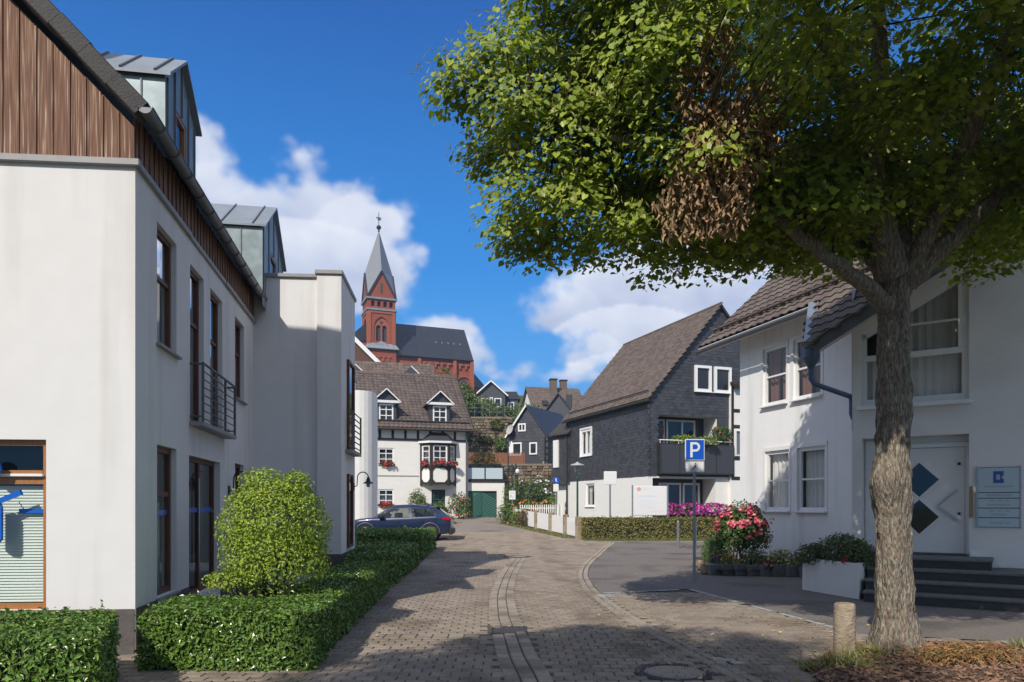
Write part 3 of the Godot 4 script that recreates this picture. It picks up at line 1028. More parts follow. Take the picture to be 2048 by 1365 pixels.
func build_wing():
	var o := thing("flat_topped_wing", "white flat-topped block with a slim pier beside the gutter downpipe", "building", P(-3.7, 15.0))
	var fr := plan_frame(-6.9, 16.72, -3.98, 16.95)
	var sd := plan_frame(-3.98, 16.95, -3.98 - 0.785, 16.95 + 9.97)
	var L := 2.93
	var m := MB.new()
	m.box(0, -0.25, -3.6, L - 0.56, 6.93, 0)
	part(o, "wall", m, M.render_white, fr)
	m = MB.new()
	m.box(L - 0.56, -0.25, -2.2, L, 7.0, 0.09)
	part(o, "pier", m, M.render_white, fr)
	m = MB.new()
	m.cham(-0.05, 6.93, -3.65, L - 0.562, 7.02, 0.06, 0.012)
	part(o, "coping", m, M.trim_metal, fr)
	m = MB.new()
	m.cham(L - 0.6, 7.0, -2.25, L + 0.04, 7.1, 0.14, 0.012)
	part(o, "coping", m, M.trim_metal, fr)
	m = MB.new()
	m.box(L - 0.57, -0.25, -2.22, L + 0.012, 0.5, 0.102)
	part(o, "plinth", m, M.plinth, fr)
	# street side: a french balcony
	m = MB.new()
	m.box(0.5, 2.9, 0.0, 2.0, 2.98, 0.2)
	var bal := part(o, "balcony_slab", m, M.trim_metal, sd)
	for k in 7:
		m = MB.new()
		m.path([Vector3(0.52, 3.05 + k * 0.14, 0.18), Vector3(1.98, 3.05 + k * 0.14, 0.18)], 0.016, 6)
		part(bal, "rail", m, M.rail_metal, sd)
	for c in [0.52, 1.98]:
		m = MB.new()
		m.box(c - 0.02, 2.98, 0.16, c + 0.02, 3.92, 0.2)
		part(bal, "post", m, M.rail_metal, sd)
	for k in [[0.75, 3.0, 1.75, 5.2], [0.75, 0.6, 1.5, 2.4]]:
		window(o, sd * Transform3D(Basis(), Vector3(0, 0, 0.075)), k[0], k[1], k[2], k[3], {"mat": M.wood_frame, "deep": 0.07, "glass": M.door_light, "room": false})
	# wall lamp on a swan neck
	var l := thing("swan_neck_wall_lamp", "dark swan neck lamp fixed to the white block above the parked car", "lamp", sd * Vector3(1.95, 2.2, 0.0))
	m = MB.new()
	m.cham(1.9, 2.02, 0.0, 2.0, 2.22, 0.03, 0.008)
	part(l, "wall_plate", m, M.dark_metal, sd)
	m = MB.new()
	var pts := []
	for k in 13:
		var a := PI * k / 12.0
		pts.append(Vector3(1.95, 2.36 + 0.14 * sin(a), 0.10 + 0.14 * (1 - cos(a))))
	pts.push_front(Vector3(1.95, 2.14, 0.09))
	pts.push_front(Vector3(1.95, 2.12, 0.02))
	m.path(pts, 0.014, 8)
	part(l, "swan_neck", m, M.dark_metal, sd)
	m = MB.new()
	m.lathe([[0.135, 0.0], [0.125, 0.02], [0.06, 0.06], [0.04, 0.14], [0.02, 0.18], [0.0, 0.185]], 16)
	part(l, "shade", m, M.dark_metal, sd * Transform3D(Basis(), Vector3(1.95, 2.20, 0.38)))
	m = MB.new()
	m.lathe([[0.0, -0.10], [0.04, -0.085], [0.055, -0.04], [0.045, 0.01], [0.0, 0.01]], 12)
	part(l, "glass_globe", m, M.sign_grey, sd * Transform3D(Basis(), Vector3(1.95, 2.20, 0.38)))
	# lamp by the entrance of the gabled building
	var side := plan_frame(-4.68, 9.0, -4.68 - 0.1655 * 12.0, 9.0 + 0.9862 * 12.0)
	var l2 := copy_of(l, Vector3.ZERO, 0.0, "dark swan neck lamp fixed beside the glazed entrance")
	l2.global_transform = side * Transform3D(Basis(), Vector3(5.25, 2.0, 0.0)) * (sd * Transform3D(Basis(), Vector3(1.95, 2.2, 0))).affine_inverse() * l.global_transform
	# unseen tall house, added so its ridge shades the flat-topped wing
	var tall := thing("added_shade_house", "unseen tall white house added left of the shop window to shade the flat-topped wing", "house", P(-10.0, 6.3))
	var TF := frame(-13.5, 5.0, -7.65, 5.0)
	m = MB.new()
	m.box(0, -0.05, -2.5, 5.85, 11.9, 0)
	m.t = Transform3D(Basis(Vector3(0, 0, 1), UP, Vector3(-1, 0, 0)), Vector3.ZERO)
	m.prism(PackedVector2Array([Vector2(0, 11.9), Vector2(-2.5, 11.9), Vector2(-1.3, 12.9)]), -5.85, 0)
	m.t = Transform3D()
	part(tall, "wall", m, M.render_white, TF)
	m = MB.new()
	m.t = Transform3D(Basis(Vector3(0, 0, 1), UP, Vector3(-1, 0, 0)), Vector3.ZERO)
	m.prism(PackedVector2Array([Vector2(0.3, 11.7), Vector2(0.3, 11.85), Vector2(-1.3, 13.12), Vector2(-2.8, 11.85), Vector2(-2.8, 11.7), Vector2(-1.3, 12.95)]), -5.95, 0.1)
	m.t = Transform3D()
	part(tall, "roof", m, M.tile_flat, TF)
	# the plain white building beyond, with a rounded corner
	var b := thing("round_cornered_building", "plain white building with rounded corner behind the parked car", "building", P(-7.2, 33.8))
	m = MB.new()
	var poly := PackedVector2Array([Vector2(-12.6, -32.1), Vector2(-7.5, -33.2)])
	for k in 7:
		var a := -PI / 2 + (PI / 2) * k / 6.0
		poly.append(Vector2(-7.2 + 0.8 * cos(a), -34.0 - 0.8 * sin(a)))
	poly.append(Vector2(-6.75, -36.4))
	poly.append(Vector2(-12.6, -35.6))
	m.t = Transform3D(Basis(Vector3(1, 0, 0), Vector3(0, 0, 1), Vector3(0, -1, 0)), Vector3.ZERO)
	m.prism(poly, -6.9, 0.0)
	part(b, "wall", m, M.render_far, WORLD)
	m = MB.new()
	m.box(-9.0, 6.9, -34.4, -8.0, 7.35, -33.7)
	part(b, "tiled_ledge", m, M.terracotta, WORLD)
	m = MB.new()
	m.box(-7.85, 6.9, -34.5, -7.45, 7.45, -34.1)
	var ch := part(b, "chimney", m, M.render_far, WORLD)
	m = MB.new()
	m.box(-7.9, 7.45, -34.55, -7.4, 7.52, -34.05)
	part(ch, "chimney_cap", m, M.concrete_grey, WORLD)
# ---------------------------------------------------------------- the white house on the right
func wave_tile(w: float, l: float, amp: float, seg := 6) -> ArrayMesh:
	# one roof tile: x across, y up the slope, z off the roof; the lower edge has thickness
	var m := MB.new()
	var pr := []
	for i in seg + 1:
		var s := float(i) / seg
		pr.append(Vector2(-w / 2 + w * s, amp * (0.5 + 0.5 * sin(TAU * s * 1.0 - 0.6)) + 0.018))
	for i in seg:
		var a: Vector2 = pr[i]
		var b: Vector2 = pr[i + 1]
		var na := Vector3(-(pr[mini(i + 1, seg)].y - pr[maxi(i - 1, 0)].y), 0, pr[mini(i + 1, seg)].x - pr[maxi(i - 1, 0)].x)
		var nb := Vector3(-(pr[mini(i + 2, seg)].y - pr[i].y), 0, pr[mini(i + 2, seg)].x - pr[i].x)
		m.squad(Vector3(a.x, 0, a.y + 0.022), Vector3(b.x, 0, b.y + 0.022), Vector3(b.x, l, b.y - 0.012), Vector3(a.x, l, a.y - 0.012), na, nb, nb, na)
		m.quad(Vector3(a.x, 0, a.y - 0.004), Vector3(b.x, 0, b.y - 0.004), Vector3(b.x, 0, b.y + 0.022), Vector3(a.x, 0, a.y + 0.022))
	m.quad(Vector3(pr[0].x, l, pr[0].y - 0.012), Vector3(pr[0].x, l, -0.01), Vector3(pr[0].x, 0, -0.01), Vector3(pr[0].x, 0, pr[0].y + 0.022))
	m.quad(Vector3(pr[seg].x, 0, pr[seg].y + 0.022), Vector3(pr[seg].x, 0, -0.01), Vector3(pr[seg].x, l, -0.01), Vector3(pr[seg].x, l, pr[seg].y - 0.012))
	return m.mesh()

func build_white_house():
	var o := thing("white_house", "white rendered house with brown tiled roof behind the lime tree", "house", P(7.19, 16.78))
	var W1 := frame(6.25, 19.86, 7.54, 15.60)
	var L1 := (P(7.54, 15.6) - P(6.25, 19.86)).length()
	var W2 := frame(6.64, 14.14, 6.64 + 0.826 * 7.0, 14.14 - 0.564 * 7.0)
	# window openings of the street side
	var op := [[1.02, 4.20, 1.96, 5.68], [2.22, 4.20, 3.20, 5.68], [1.10, 1.50, 2.06, 3.02], [2.36, 1.50, 3.34, 3.02]]
	var m := MB.new()
	m.wall(0, 0, L1, 6.4, op, 0.17)
	part(o, "street_wall", m, M.render_bright, W1)
	for k in op.size():
		var q: Array = op[k]
		var drapes := [[0.06, 0.34, 0.02, 0.98], [0.72, 0.94, 0.02, 0.98]]
		if k < 2:
			drapes = [[0.05, 0.45, 0.02, 0.98, M.curtain_red], [0.6, 0.95, 0.02, 0.98, M.curtain_red]]
		else:
			drapes = [[0.05, 0.95, 0.02, 0.97, M.net]]
		window(o, W1, q[0], q[1], q[2], q[3], {"mat": M.pvc, "deep": 0.10, "fw": 0.085, "bar": 0.045, "rows": [0.5], "sill": 0.10, "sill_mat": M.white_plastic, "curtain": drapes, "glass": M.glass})
		# raised white surround
		var s := MB.new()
		s.box(q[0] - 0.10, q[1] - 0.0, 0.001, q[0] - 0.002, q[3] + 0.1, 0.014)
		s.box(q[2] + 0.002, q[1] - 0.0, 0.001, q[2] + 0.06, q[3] + 0.1, 0.014)
		s.box(q[0] - 0.10, q[3] + 0.002, 0.002, q[2] + 0.06, q[3] + 0.1, 0.017)
		part(o, "window_surround", s, M.white_paint, W1)
	# base course of the street wall
	m = MB.new()
	m.box(0, 0, 0, L1, 0.32, 0.012)
	part(o, "plinth", m, M.concrete_grey, W1)
	# return wall between street side and entrance front
	var RT := frame(7.54, 15.60, 6.64, 14.14)
	var LR := (P(7.54, 15.6) - P(6.64, 14.14)).length()
	m = MB.new()
	m.wall(0, 0, LR, 6.0, [], 0.1)
	part(o, "return_wall", m, M.render_grey, RT)
	# entrance front: door recess below, big slanted window above
	m = MB.new()
	var d0 := 0.17
	var d1 := 1.93
	var s0 := 0.155
	var sl := 0.56
	var top := func(u): return 5.06 + (u + 0.48) * sl - 0.26
	var wt := func(u): return 4.96 + (u - 0.17) * 0.54
	m.wall(0, 0, 7.0, 3.55, [[d0, 0.72, d1, 2.93]], 0.35)
	# around the window
	m.quad(Vector3(0, 3.55, 0), Vector3(s0, 3.55, 0), Vector3(s0, top.call(s0), 0), Vector3(0, top.call(0.0), 0))
	m.quad(Vector3(s0, wt.call(s0), 0), Vector3(d1, wt.call(d1), 0), Vector3(d1, top.call(d1), 0), Vector3(s0, top.call(s0), 0))
	m.quad(Vector3(d1, 3.55, 0), Vector3(7.0, 3.55, 0), Vector3(7.0, top.call(7.0), 0), Vector3(d1, top.call(d1), 0))
	m.quad(Vector3(s0, 3.55, -0.2), Vector3(s0, 3.55, 0), Vector3(s0, wt.call(s0), 0), Vector3(s0, wt.call(s0), -0.2))
	m.quad(Vector3(d1, 3.55, 0), Vector3(d1, 3.55, -0.2), Vector3(d1, wt.call(d1), -0.2), Vector3(d1, wt.call(d1), 0))
	m.quad(Vector3(s0, wt.call(s0), 0), Vector3(d1, wt.call(d1), 0), Vector3(d1, wt.call(d1), -0.2), Vector3(s0, wt.call(s0), -0.2))
	m.quad(Vector3(s0, 3.55, -0.2), Vector3(d1, 3.55, -0.2), Vector3(d1, 3.55, 0), Vector3(s0, 3.55, 0))
	part(o, "entrance_wall", m, M.render_grey, W2)
	# slanted window: frame, mullion, transom, panes
	var mid := 0.80
	m = MB.new()
	var z0 := -0.15
	var z1 := -0.07
	m.box(s0, 3.56, z0, s0 + 0.09, wt.call(s0), z1)
	m.box(d1 - 0.11, 3.56, z0, d1, wt.call(d1), z1)
	m.box(s0 + 0.09, 3.56, z0, d1 - 0.11, 3.68, z1)
	m.box(mid - 0.06, 3.68, z0, mid + 0.06, wt.call(mid) - 0.05, z1)
	m.box(s0 + 0.09, 4.42, z0 + 0.003, d1 - 0.11, 4.53, z1 + 0.004)
	m.beam(Vector3(s0, wt.call(s0) - 0.06, -0.11), Vector3(d1, wt.call(d1) - 0.06, -0.11), 0.08, 0.11)
	m.box(mid + 0.06, 5.02, z0 + 0.02, d1 - 0.11, 5.055, z1 - 0.004)
	m.box(mid + 0.06, 4.53, z0 + 0.002, mid + 0.12, wt.call(mid), z1 + 0.012)
	m.box(d1 - 0.17, 4.53, z0 + 0.002, d1 - 0.11, wt.call(d1) - 0.1, z1 + 0.012)
	var w := part(o, "slanted_window", m, M.pvc, W2)
	for c in [[s0 + 0.08, mid - 0.05], [mid + 0.05, d1 - 0.1]]:
		m = MB.new()
		m.quad(Vector3(c[0], 3.66, -0.12), Vector3(c[1], 3.66, -0.12), Vector3(c[1], 4.43, -0.12), Vector3(c[0], 4.43, -0.12))
		part(w, "pane", m, M.glass, W2)
		m = MB.new()
		m.quad(Vector3(c[0], 4.5, -0.12), Vector3(c[1], 4.5, -0.12), Vector3(c[1], wt.call(c[1]) - 0.06, -0.12), Vector3(c[0], wt.call(c[0]) - 0.06, -0.12))
		part(w, "pane", m, M.glass, W2)
	part(w, "curtain", cloth(mid + 0.06, d1 - 0.12, 4.5, 5.7, -0.24), M.curtain, W2)
	part(w, "curtain", cloth(s0 + 0.05, d1 - 0.1, 3.6, 4.45, -0.22), M.net, W2)
	m = MB.new()
	m.cham(s0 - 0.06, 3.47, -0.06, d1 + 0.04, 3.55, 0.09, 0.01)
	part(w, "sill", m, M.white_plastic, W2)
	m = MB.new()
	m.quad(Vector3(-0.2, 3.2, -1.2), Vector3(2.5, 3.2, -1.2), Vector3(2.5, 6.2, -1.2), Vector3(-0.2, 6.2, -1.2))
	part(w, "dark_room_panel", m, M.room, W2)  # dark panel in place of the unlit room
	# the recess: back wall, door with rhombus lights, handle
	m = MB.new()
	m.quad(Vector3(d0, 0.72, -0.35), Vector3(d1, 0.72, -0.35), Vector3(d1, 2.93, -0.35), Vector3(d0, 2.93, -0.35))
	part(o, "recess_wall", m, M.pvc, W2)
	var dl := 0.72
	var dr := 1.86
	m = MB.new()
	m.cham(dl, 0.74, -0.35, dr, 2.72, -0.29, 0.012)
	var door := part(o, "entrance_door", m, M.white_paint, W2)
	m = MB.new()
	m.box(dl - 0.07, 0.73, -0.349, dl - 0.004, 2.80, -0.27)
	m.box(dr + 0.004, 0.73, -0.349, d1 - 0.002, 2.80, -0.27)
	m.box(dl - 0.07, 2.725, -0.349, d1 - 0.002, 2.80, -0.268)
	part(door, "door_frame", m, M.white_plastic, W2)
	for c in [[1.12, 2.12], [1.12, 1.42]]:
		m = MB.new()
		m.prism(PackedVector2Array([Vector2(c[0] - 0.33, c[1]), Vector2(c[0], c[1] - 0.33), Vector2(c[0] + 0.33, c[1]), Vector2(c[0], c[1] + 0.33)]), -0.289, -0.283)
		part(door, "rhombus_light", m, M.door_light, W2)
		m = MB.new()
		var q := [Vector3(c[0] - 0.34, c[1], -0.28), Vector3(c[0], c[1] - 0.34, -0.28), Vector3(c[0] + 0.34, c[1], -0.28), Vector3(c[0], c[1] + 0.34, -0.28)]
		for k in 4:
			m.beam(q[k], q[(k + 1) % 4], 0.03, 0.02)
		part(door, "light_surround", m, M.white_plastic, W2)
	m = MB.new()
	m.beam(Vector3(1.42, 1.62, -0.23), Vector3(1.74, 1.92, -0.23), 0.03, 0.035)
	m.beam(Vector3(1.43, 1.60, -0.232), Vector3(1.76, 1.36, -0.232), 0.03, 0.035)
	m.path([Vector3(1.5, 1.69, -0.23), Vector3(1.5, 1.69, -0.29)], 0.012, 6)
	m.path([Vector3(1.68, 1.42, -0.23), Vector3(1.68, 1.42, -0.29)], 0.012, 6)
	part(door, "chevron_handle", m, M.steel, W2)
	for y in [2.38, 1.46]:
		m = MB.new()
		m.cham(1.74, y, -0.292, 1.79, y + 0.05, -0.27, 0.006)
		part(door, "lock_plate", m, M.dark_metal, W2)
	m = MB.new()
	m.cham(1.935, 1.42, -0.12, 1.99, 1.98, 0.03, 0.008)
	part(o, "letter_box", m, M.brass, W2)
	m = MB.new()
	m.box(d0 + 0.02, 0.74, -0.348, 0.64, 2.9, -0.31)
	part(o, "side_panel", m, M.white_paint, W2)
	# steps
	var st := thing("entrance_steps", "dark stone steps rising to the white entrance door", "steps", W2 * Vector3(1.4, 0, 0.8))
	var risers := [[0.42, 2.28, 0.72, 0.9], [0.44, 2.75, 0.54, 1.23], [0.46, 3.25, 0.36, 1.56], [0.48, 6.4, 0.18, 1.89]]
	for k in 4:
		var r: Array = risers[k]
		m = MB.new()
		m.box(r[0], 0.0, 0.002, r[1], r[2] - 0.045, r[3] - 0.03)
		var stp := part(st, "step", m, M.step_dark, W2 * Transform3D(Basis(), Vector3(0, 0.0012 * k, 0.0015 * k)))
		m = MB.new()
		m.cham(r[0] - 0.02, r[2] - 0.045, 0.003, r[1] + 0.02, r[2], r[3], 0.008)
		part(stp, "tread_slab", m, M.concrete_grey, W2)
	m = MB.new()
	m.box(d0 + 0.002, 0.6, -0.345, d1 - 0.002, 0.735, 0.003)
	part(st, "landing", m, M.step_dark, W2)
	# slanted plinth where the wall runs down beside the steps
	m = MB.new()
	m.prism(PackedVector2Array([Vector2(1.95, 0.0), Vector2(7.0, 0.0), Vector2(7.0, 0.26), Vector2(3.05, 0.26), Vector2(1.95, 0.80)]), 0.004, 0.05)
	part(o, "slanted_plinth", m, M.white_paint, W2)
	# name board
	var WS := W2 * Transform3D(Basis.from_scale(Vector3(0.771, 1, 1)), Vector3(2.05 - 2.105 * 0.771, -0.03, 0))
	var sg := thing("company_sign_board", "pale glass name board with a blue logo beside the entrance door", "sign", W2 * Vector3(2.6, 1.3, 0.02))
	m = MB.new()
	m.cham(2.12, 1.28, 0.015, 2.92, 2.34, 0.03, 0.004)
	part(sg, "back_plate", m, M.dark_metal, WS)
	for c in [2.105, 2.935]:
		m = MB.new()
		m.box(c - 0.016, 1.27, 0.001, c + 0.016, 2.36, 0.045)
		part(sg, "side_profile", m, M.steel, WS)
	var rows := [[1.28, 1.445], [1.45, 1.615], [1.62, 1.79], [1.795, 1.89], [1.895, 2.335]]
	for r in rows:
		m = MB.new()
		m.box(2.125, r[0] + 0.006, 0.03, 2.915, r[1] - 0.004, 0.036)
		part(sg, "name_strip", m, M.sign_pale, WS)
	m = MB.new()
	m.prism(PackedVector2Array([Vector2(2.42, 2.06), Vector2(2.62, 2.06), Vector2(2.62, 2.13), Vector2(2.57, 2.16), Vector2(2.62, 2.20), Vector2(2.62, 2.27), Vector2(2.42, 2.27)]), 0.036, 0.04)
	part(sg, "logo", m, M.logo_blue, WS)
	m = MB.new()
	m.box(2.48, 2.12, 0.04, 2.55, 2.21, 0.043)
	part(sg, "logo_mark", m, M.faint_grey, WS)
	for t in [[2.24, 2.80, 1.985, 0.03], [2.27, 2.78, 1.83, 0.035], [2.34, 2.46, 1.735, 0.028], [2.50, 2.59, 1.735, 0.028], [2.63, 2.73, 1.735, 0.028], [2.31, 2.74, 1.665, 0.03], [2.34, 2.45, 1.555, 0.028], [2.49, 2.58, 1.555, 0.028], [2.64, 2.73, 1.555, 0.028], [2.38, 2.68, 1.49, 0.03], [2.36, 2.62, 1.345, 0.03], [2.66, 2.74, 1.345, 0.028]]:
		m = MB.new()
		m.box(t[0], t[2], 0.036, t[1], t[2] + t[3], 0.0385)
		part(sg, "blurred_line", m, M.faint_grey, WS)
	white_house_roof(o, W1, L1, W2)
	# walls out of sight that close the house
	m = MB.new()
	var b0 := P(6.25, 19.86)
	var b1 := P(14.85, 22.5)
	var b2 := P(17.0, 15.0)
	var b3 := W2 * Vector3(7.0, 0, 0)
	for q in [[b1, b0], [b2, b1], [b3, b2]]:
		m.quad(q[0], q[1], q[1] + UP * 6.3, q[0] + UP * 6.3)
	part(o, "rear_wall", m, M.render_grey, WORLD)
	# the far gable above the eaves
	m = MB.new()
	var eu := Vector3(0.956, 0, -0.293)
	var ridge := b0 + eu * 4.0 + UP * (6.3 + 4.0 * 0.9)
	m.tri(b0 + UP * 6.3, b0 + eu * 8.4 + UP * 6.3, ridge)
	part(o, "gable_wall", m, M.render_grey, WORLD)

func white_house_roof(o: Node, W1: Transform3D, L1: float, W2: Transform3D):
	# one steep plane over street side and entrance; its axes: x along the eaves towards us, y up the slope, z off the roof
	var pitch := deg_to_rad(42.0)
	var e := (P(7.54, 15.6) - P(6.25, 19.86)).normalized()
	var inward := Vector3(0.956, 0, -0.293)
	var ys := (inward * cos(pitch) + UP * sin(pitch)).normalized()
	var R := Transform3D(Basis(e, ys, e.cross(ys)), P(5.35, 20.73, 6.11))
	var inv := R.affine_inverse()
	var A := inv * P(6.74, 16.16, 6.11)
	var B := inv * P(5.84, 14.2, 4.81)
	var w := Vector3(0.826, 0, 0.564)
	var C3 := P(5.84, 14.2, 4.81) + w * 7.5
	var Ci := inv * Vector3(C3.x, 0, C3.z)
	# height of the plane above C
	var rise_c := (C3 - R.origin).dot(inward) * tan(pitch)
	var C := inv * Vector3(C3.x, R.origin.y + rise_c, C3.z)
	var top := 5.9
	var poly := PackedVector2Array([Vector2(0, 0), Vector2(A.x, 0), Vector2(B.x, B.y), Vector2(C.x, C.y), Vector2(C.x + 0.2, top), Vector2(0, top)])
	var m := MB.new()
	m.prism(poly, -0.16, -0.02)
	var roof := part(o, "roof", m, M.soffit, R)
	m = MB.new()
	m.prism(poly, -0.019, 0.0)
	part(roof, "battens", m, M.roof_under, R)
	# far side of the roof
	m = MB.new()
	var hs := top * cos(pitch)
	m.quad(R * Vector3(0, top, 0), R * Vector3(C.x + 0.2, top, 0), R * Vector3(C.x + 0.2, top, 0) + inward * hs * 1.2 - UP * 4.5, R * Vector3(0, top, 0) + inward * hs * 1.2 - UP * 4.5)
	part(o, "far_roof", m, M.tile_flat, WORLD)
	# tiles
	var tile := wave_tile(0.298, 0.40, 0.034, 6)
	var spots := []
	var row := 0
	var ty := B.y - 0.1
	var k0 := int(floor(B.y / 0.335)) - 1
	for j in range(k0, int(top / 0.335)):
		var y := 0.335 * j + 0.02
		for i in range(-1, 40):
			var x := 0.15 + 0.298 * i
			if Geometry2D.is_point_in_polygon(Vector2(x, y + 0.12), poly) and Geometry2D.is_point_in_polygon(Vector2(x + 0.1, y + 0.2), poly):
				spots.append(Vector2(x, y))
	rng.seed = 31
	# those that show largest are pieces of their own
	var near := []
	var rest := []
	var cols := []
	for s in spots:
		var xf := R * Transform3D(Basis(Vector3(0, 0, 1), rng.randf_range(-0.012, 0.012)), Vector3(s.x, s.y, 0.004 + rng.randf() * 0.004))
		if s.y < 3.1 and s.x < 6.6 and near.size() < 292:
			near.append(xf)
		else:
			rest.append(xf)
	var mats := []
	for k in 5:
		var q: StandardMaterial3D = M.tile_brown.duplicate()
		var f := 0.82 + 0.09 * k
		q.albedo_color = lin(0.145 * f, 0.112 * f * (1.0 + 0.02 * (k - 2)), 0.092 * f)
		mats.append(q)
	for k in near.size():
		var c := part(roof, "tile", tile, mats[rng.randi() % 5], near[k])
	for k in rest.size():
		var f := rng.randf_range(0.8, 1.2)
		cols.append(Color(f, f, f))
	many(roof, "upper_tiles", tile, M.tile_brown, rest, cols)
	# verge board, fascia, gutters, snow guard
	m = MB.new()
	m.box(-0.03, 0, -0.17, 0.0, top, 0.04)
	part(roof, "verge_board", m, M.tile_flat, R)
	m = MB.new()
	m.box(-0.02, -0.03, -0.165, A.x - 0.02, -0.001, 0.0)
	part(roof, "fascia", m, M.white_paint, R)
	var gl := R * Vector3(-0.03, -0.09, -0.05)
	var gr := R * Vector3(A.x - 0.02, -0.09, -0.05)
	part(roof, "gutter", gutter_shape(gl, gr, 0.062), M.zinc_gutter, WORLD)
	# box gutter from the eaves down to the rainwater head
	var a3 := R * A
	var b3 := R * B
	m = MB.new()
	var dir := (b3 - a3).normalized()
	var sd := dir.cross(UP).normalized()
	var nn := sd.cross(dir)
	m.t = Transform3D(Basis(sd, nn, -dir), a3)
	var len := (b3 - a3).length()
	m.cham(-0.09, -0.14, -len - 0.02, 0.12, 0.055, 0.04, 0.01)
	m.box(-0.09, 0.055, -len - 0.02, -0.07, 0.10, 0.04)
	m.t = Transform3D()
	part(roof, "box_gutter", m, M.galvanised, WORLD)
	# rake board and its flashing along the entrance front
	var c3 := R * C
	m = MB.new()
	m.beam(b3 + Vector3(0, -0.10, 0), c3 + Vector3(0, -0.10, 0), 0.035, 0.24)
	part(roof, "rake_board", m, M.zinc_gutter, WORLD)
	m = MB.new()
	m.beam(b3 + Vector3(0, 0.035, 0.02), c3 + Vector3(0, 0.035, 0.02), 0.09, 0.015)
	part(roof, "rake_flashing", m, M.galvanised, WORLD)
	m = MB.new()
	var back := Vector3(0.564, 0, -0.826) * 0.4
	m.quad(b3 + Vector3(0, -0.18, 0), c3 + Vector3(0, -0.18, 0), c3 + Vector3(0, -0.18, 0) + back, b3 + Vector3(0, -0.18, 0) + back)
	part(roof, "rake_soffit", m, M.soffit, WORLD)
	m = MB.new()
	m.path([R * Vector3(0.15, 0.62, 0.13), R * Vector3(7.2, 0.62, 0.13)], 0.042, 8)
	var sg := part(roof, "snow_guard", m, M.tile_flat, WORLD)
	for k in 8:
		m = MB.new()
		m.beam(R * Vector3(0.5 + 0.9 * k, 0.62, 0.0), R * Vector3(0.5 + 0.9 * k, 0.62, 0.19), 0.05, 0.05)
		part(sg, "bracket", m, M.tile_flat, WORLD)
	# rainwater head and pipe
	var h := b3 + Vector3(0.06, -0.16, -0.10)
	m = MB.new()
	m.lathe([[0.0, -0.42], [0.055, -0.42], [0.06, -0.30], [0.13, -0.20], [0.17, -0.10], [0.17, 0.06], [0.155, 0.06]], 8, h)
	var hd := part(o, "rainwater_head", m, M.lead_blue, WORLD)
	m = MB.new()
	var pend := W2 * Vector3(-0.03, 3.42, -0.12)
	m.path([h + Vector3(0, -0.38, 0), h + Vector3(0.0, -0.52, 0), h + Vector3(0.06, -0.62, 0.01), pend + Vector3(-0.03, 0.36, 0.0), pend + Vector3(0, 0.26, 0.0), pend + Vector3(0, 0.02, 0), pend + Vector3(0.03, -0.07, 0), pend + Vector3(0.13, -0.09, 0.0)], 0.05, 10)
	part(hd, "downpipe", m, M.lead_blue, WORLD)

# ---------------------------------------------------------------- slate-hung house in the middle distance
func slate_mesh(w: float, l: float, t: float) -> ArrayMesh:
	var m := MB.new()
	var c := w * 0.18
	var p := [Vector3(-w / 2, l, 0), Vector3(-w / 2, c * 0.5, t * 0.8), Vector3(-w / 2 + c, 0, t), Vector3(w / 2, 0, t), Vector3(w / 2, l, 0)]
	m.tri(p[0], p[1], p[2])
	m.tri(p[0], p[2], p[3])
	m.tri(p[0], p[3], p[4])
	var k := Vector3(0, 0, -t)
	m.quad(p[1] + k, p[2] + k, p[2], p[1])
	m.quad(p[2] + k, p[3] + k, p[3], p[2])
	m.quad(p[3] + k, p[4] + k, p[4], p[3])
	return m.mesh()

func slates(parent: Node, called: String, fr: Transform3D, poly: PackedVector2Array, holes: Array, w: float, l: float, mat: Material, t := 0.012, jit := 0.25, seed_ := 5):
	# courses of slates over an outline in the wall's own axes
	rng.seed = seed_
	var lo := poly[0]
	var hi := poly[0]
	for p in poly:
		lo = lo.min(p)
		hi = hi.max(p)
	var xf := []
	var cols := []
	var j := 0
	var y := lo.y
	while y < hi.y:
		var x := lo.x + (w / 2 if j % 2 else 0.0)
		while x < hi.x + w:
			var mid := Vector2(x, y + l * 0.5)
			var ok := Geometry2D.is_point_in_polygon(mid, poly)
			if ok:
				for q in holes:
					if mid.x > q[0] and mid.x < q[2] and mid.y > q[1] - 0.02 and mid.y < q[3] - 0.04:
						ok = false
			if ok:
				xf.append(fr * Transform3D(Basis(Vector3(0, 0, 1), rng.randf_range(-0.02, 0.02)), Vector3(x, y + rng.randf_range(-0.006, 0.006), rng.randf_range(0, 0.004))))
				var f := 1.0 + rng.randf_range(-jit, jit)
				cols.append(Color(f, f * rng.randf_range(0.97, 1.03), f * rng.randf_range(0.95, 1.05)))
			x += w
		y += l
		j += 1
	return many(parent, called, slate_mesh(w * 0.985, l * 1.35, t), mat, xf, cols)

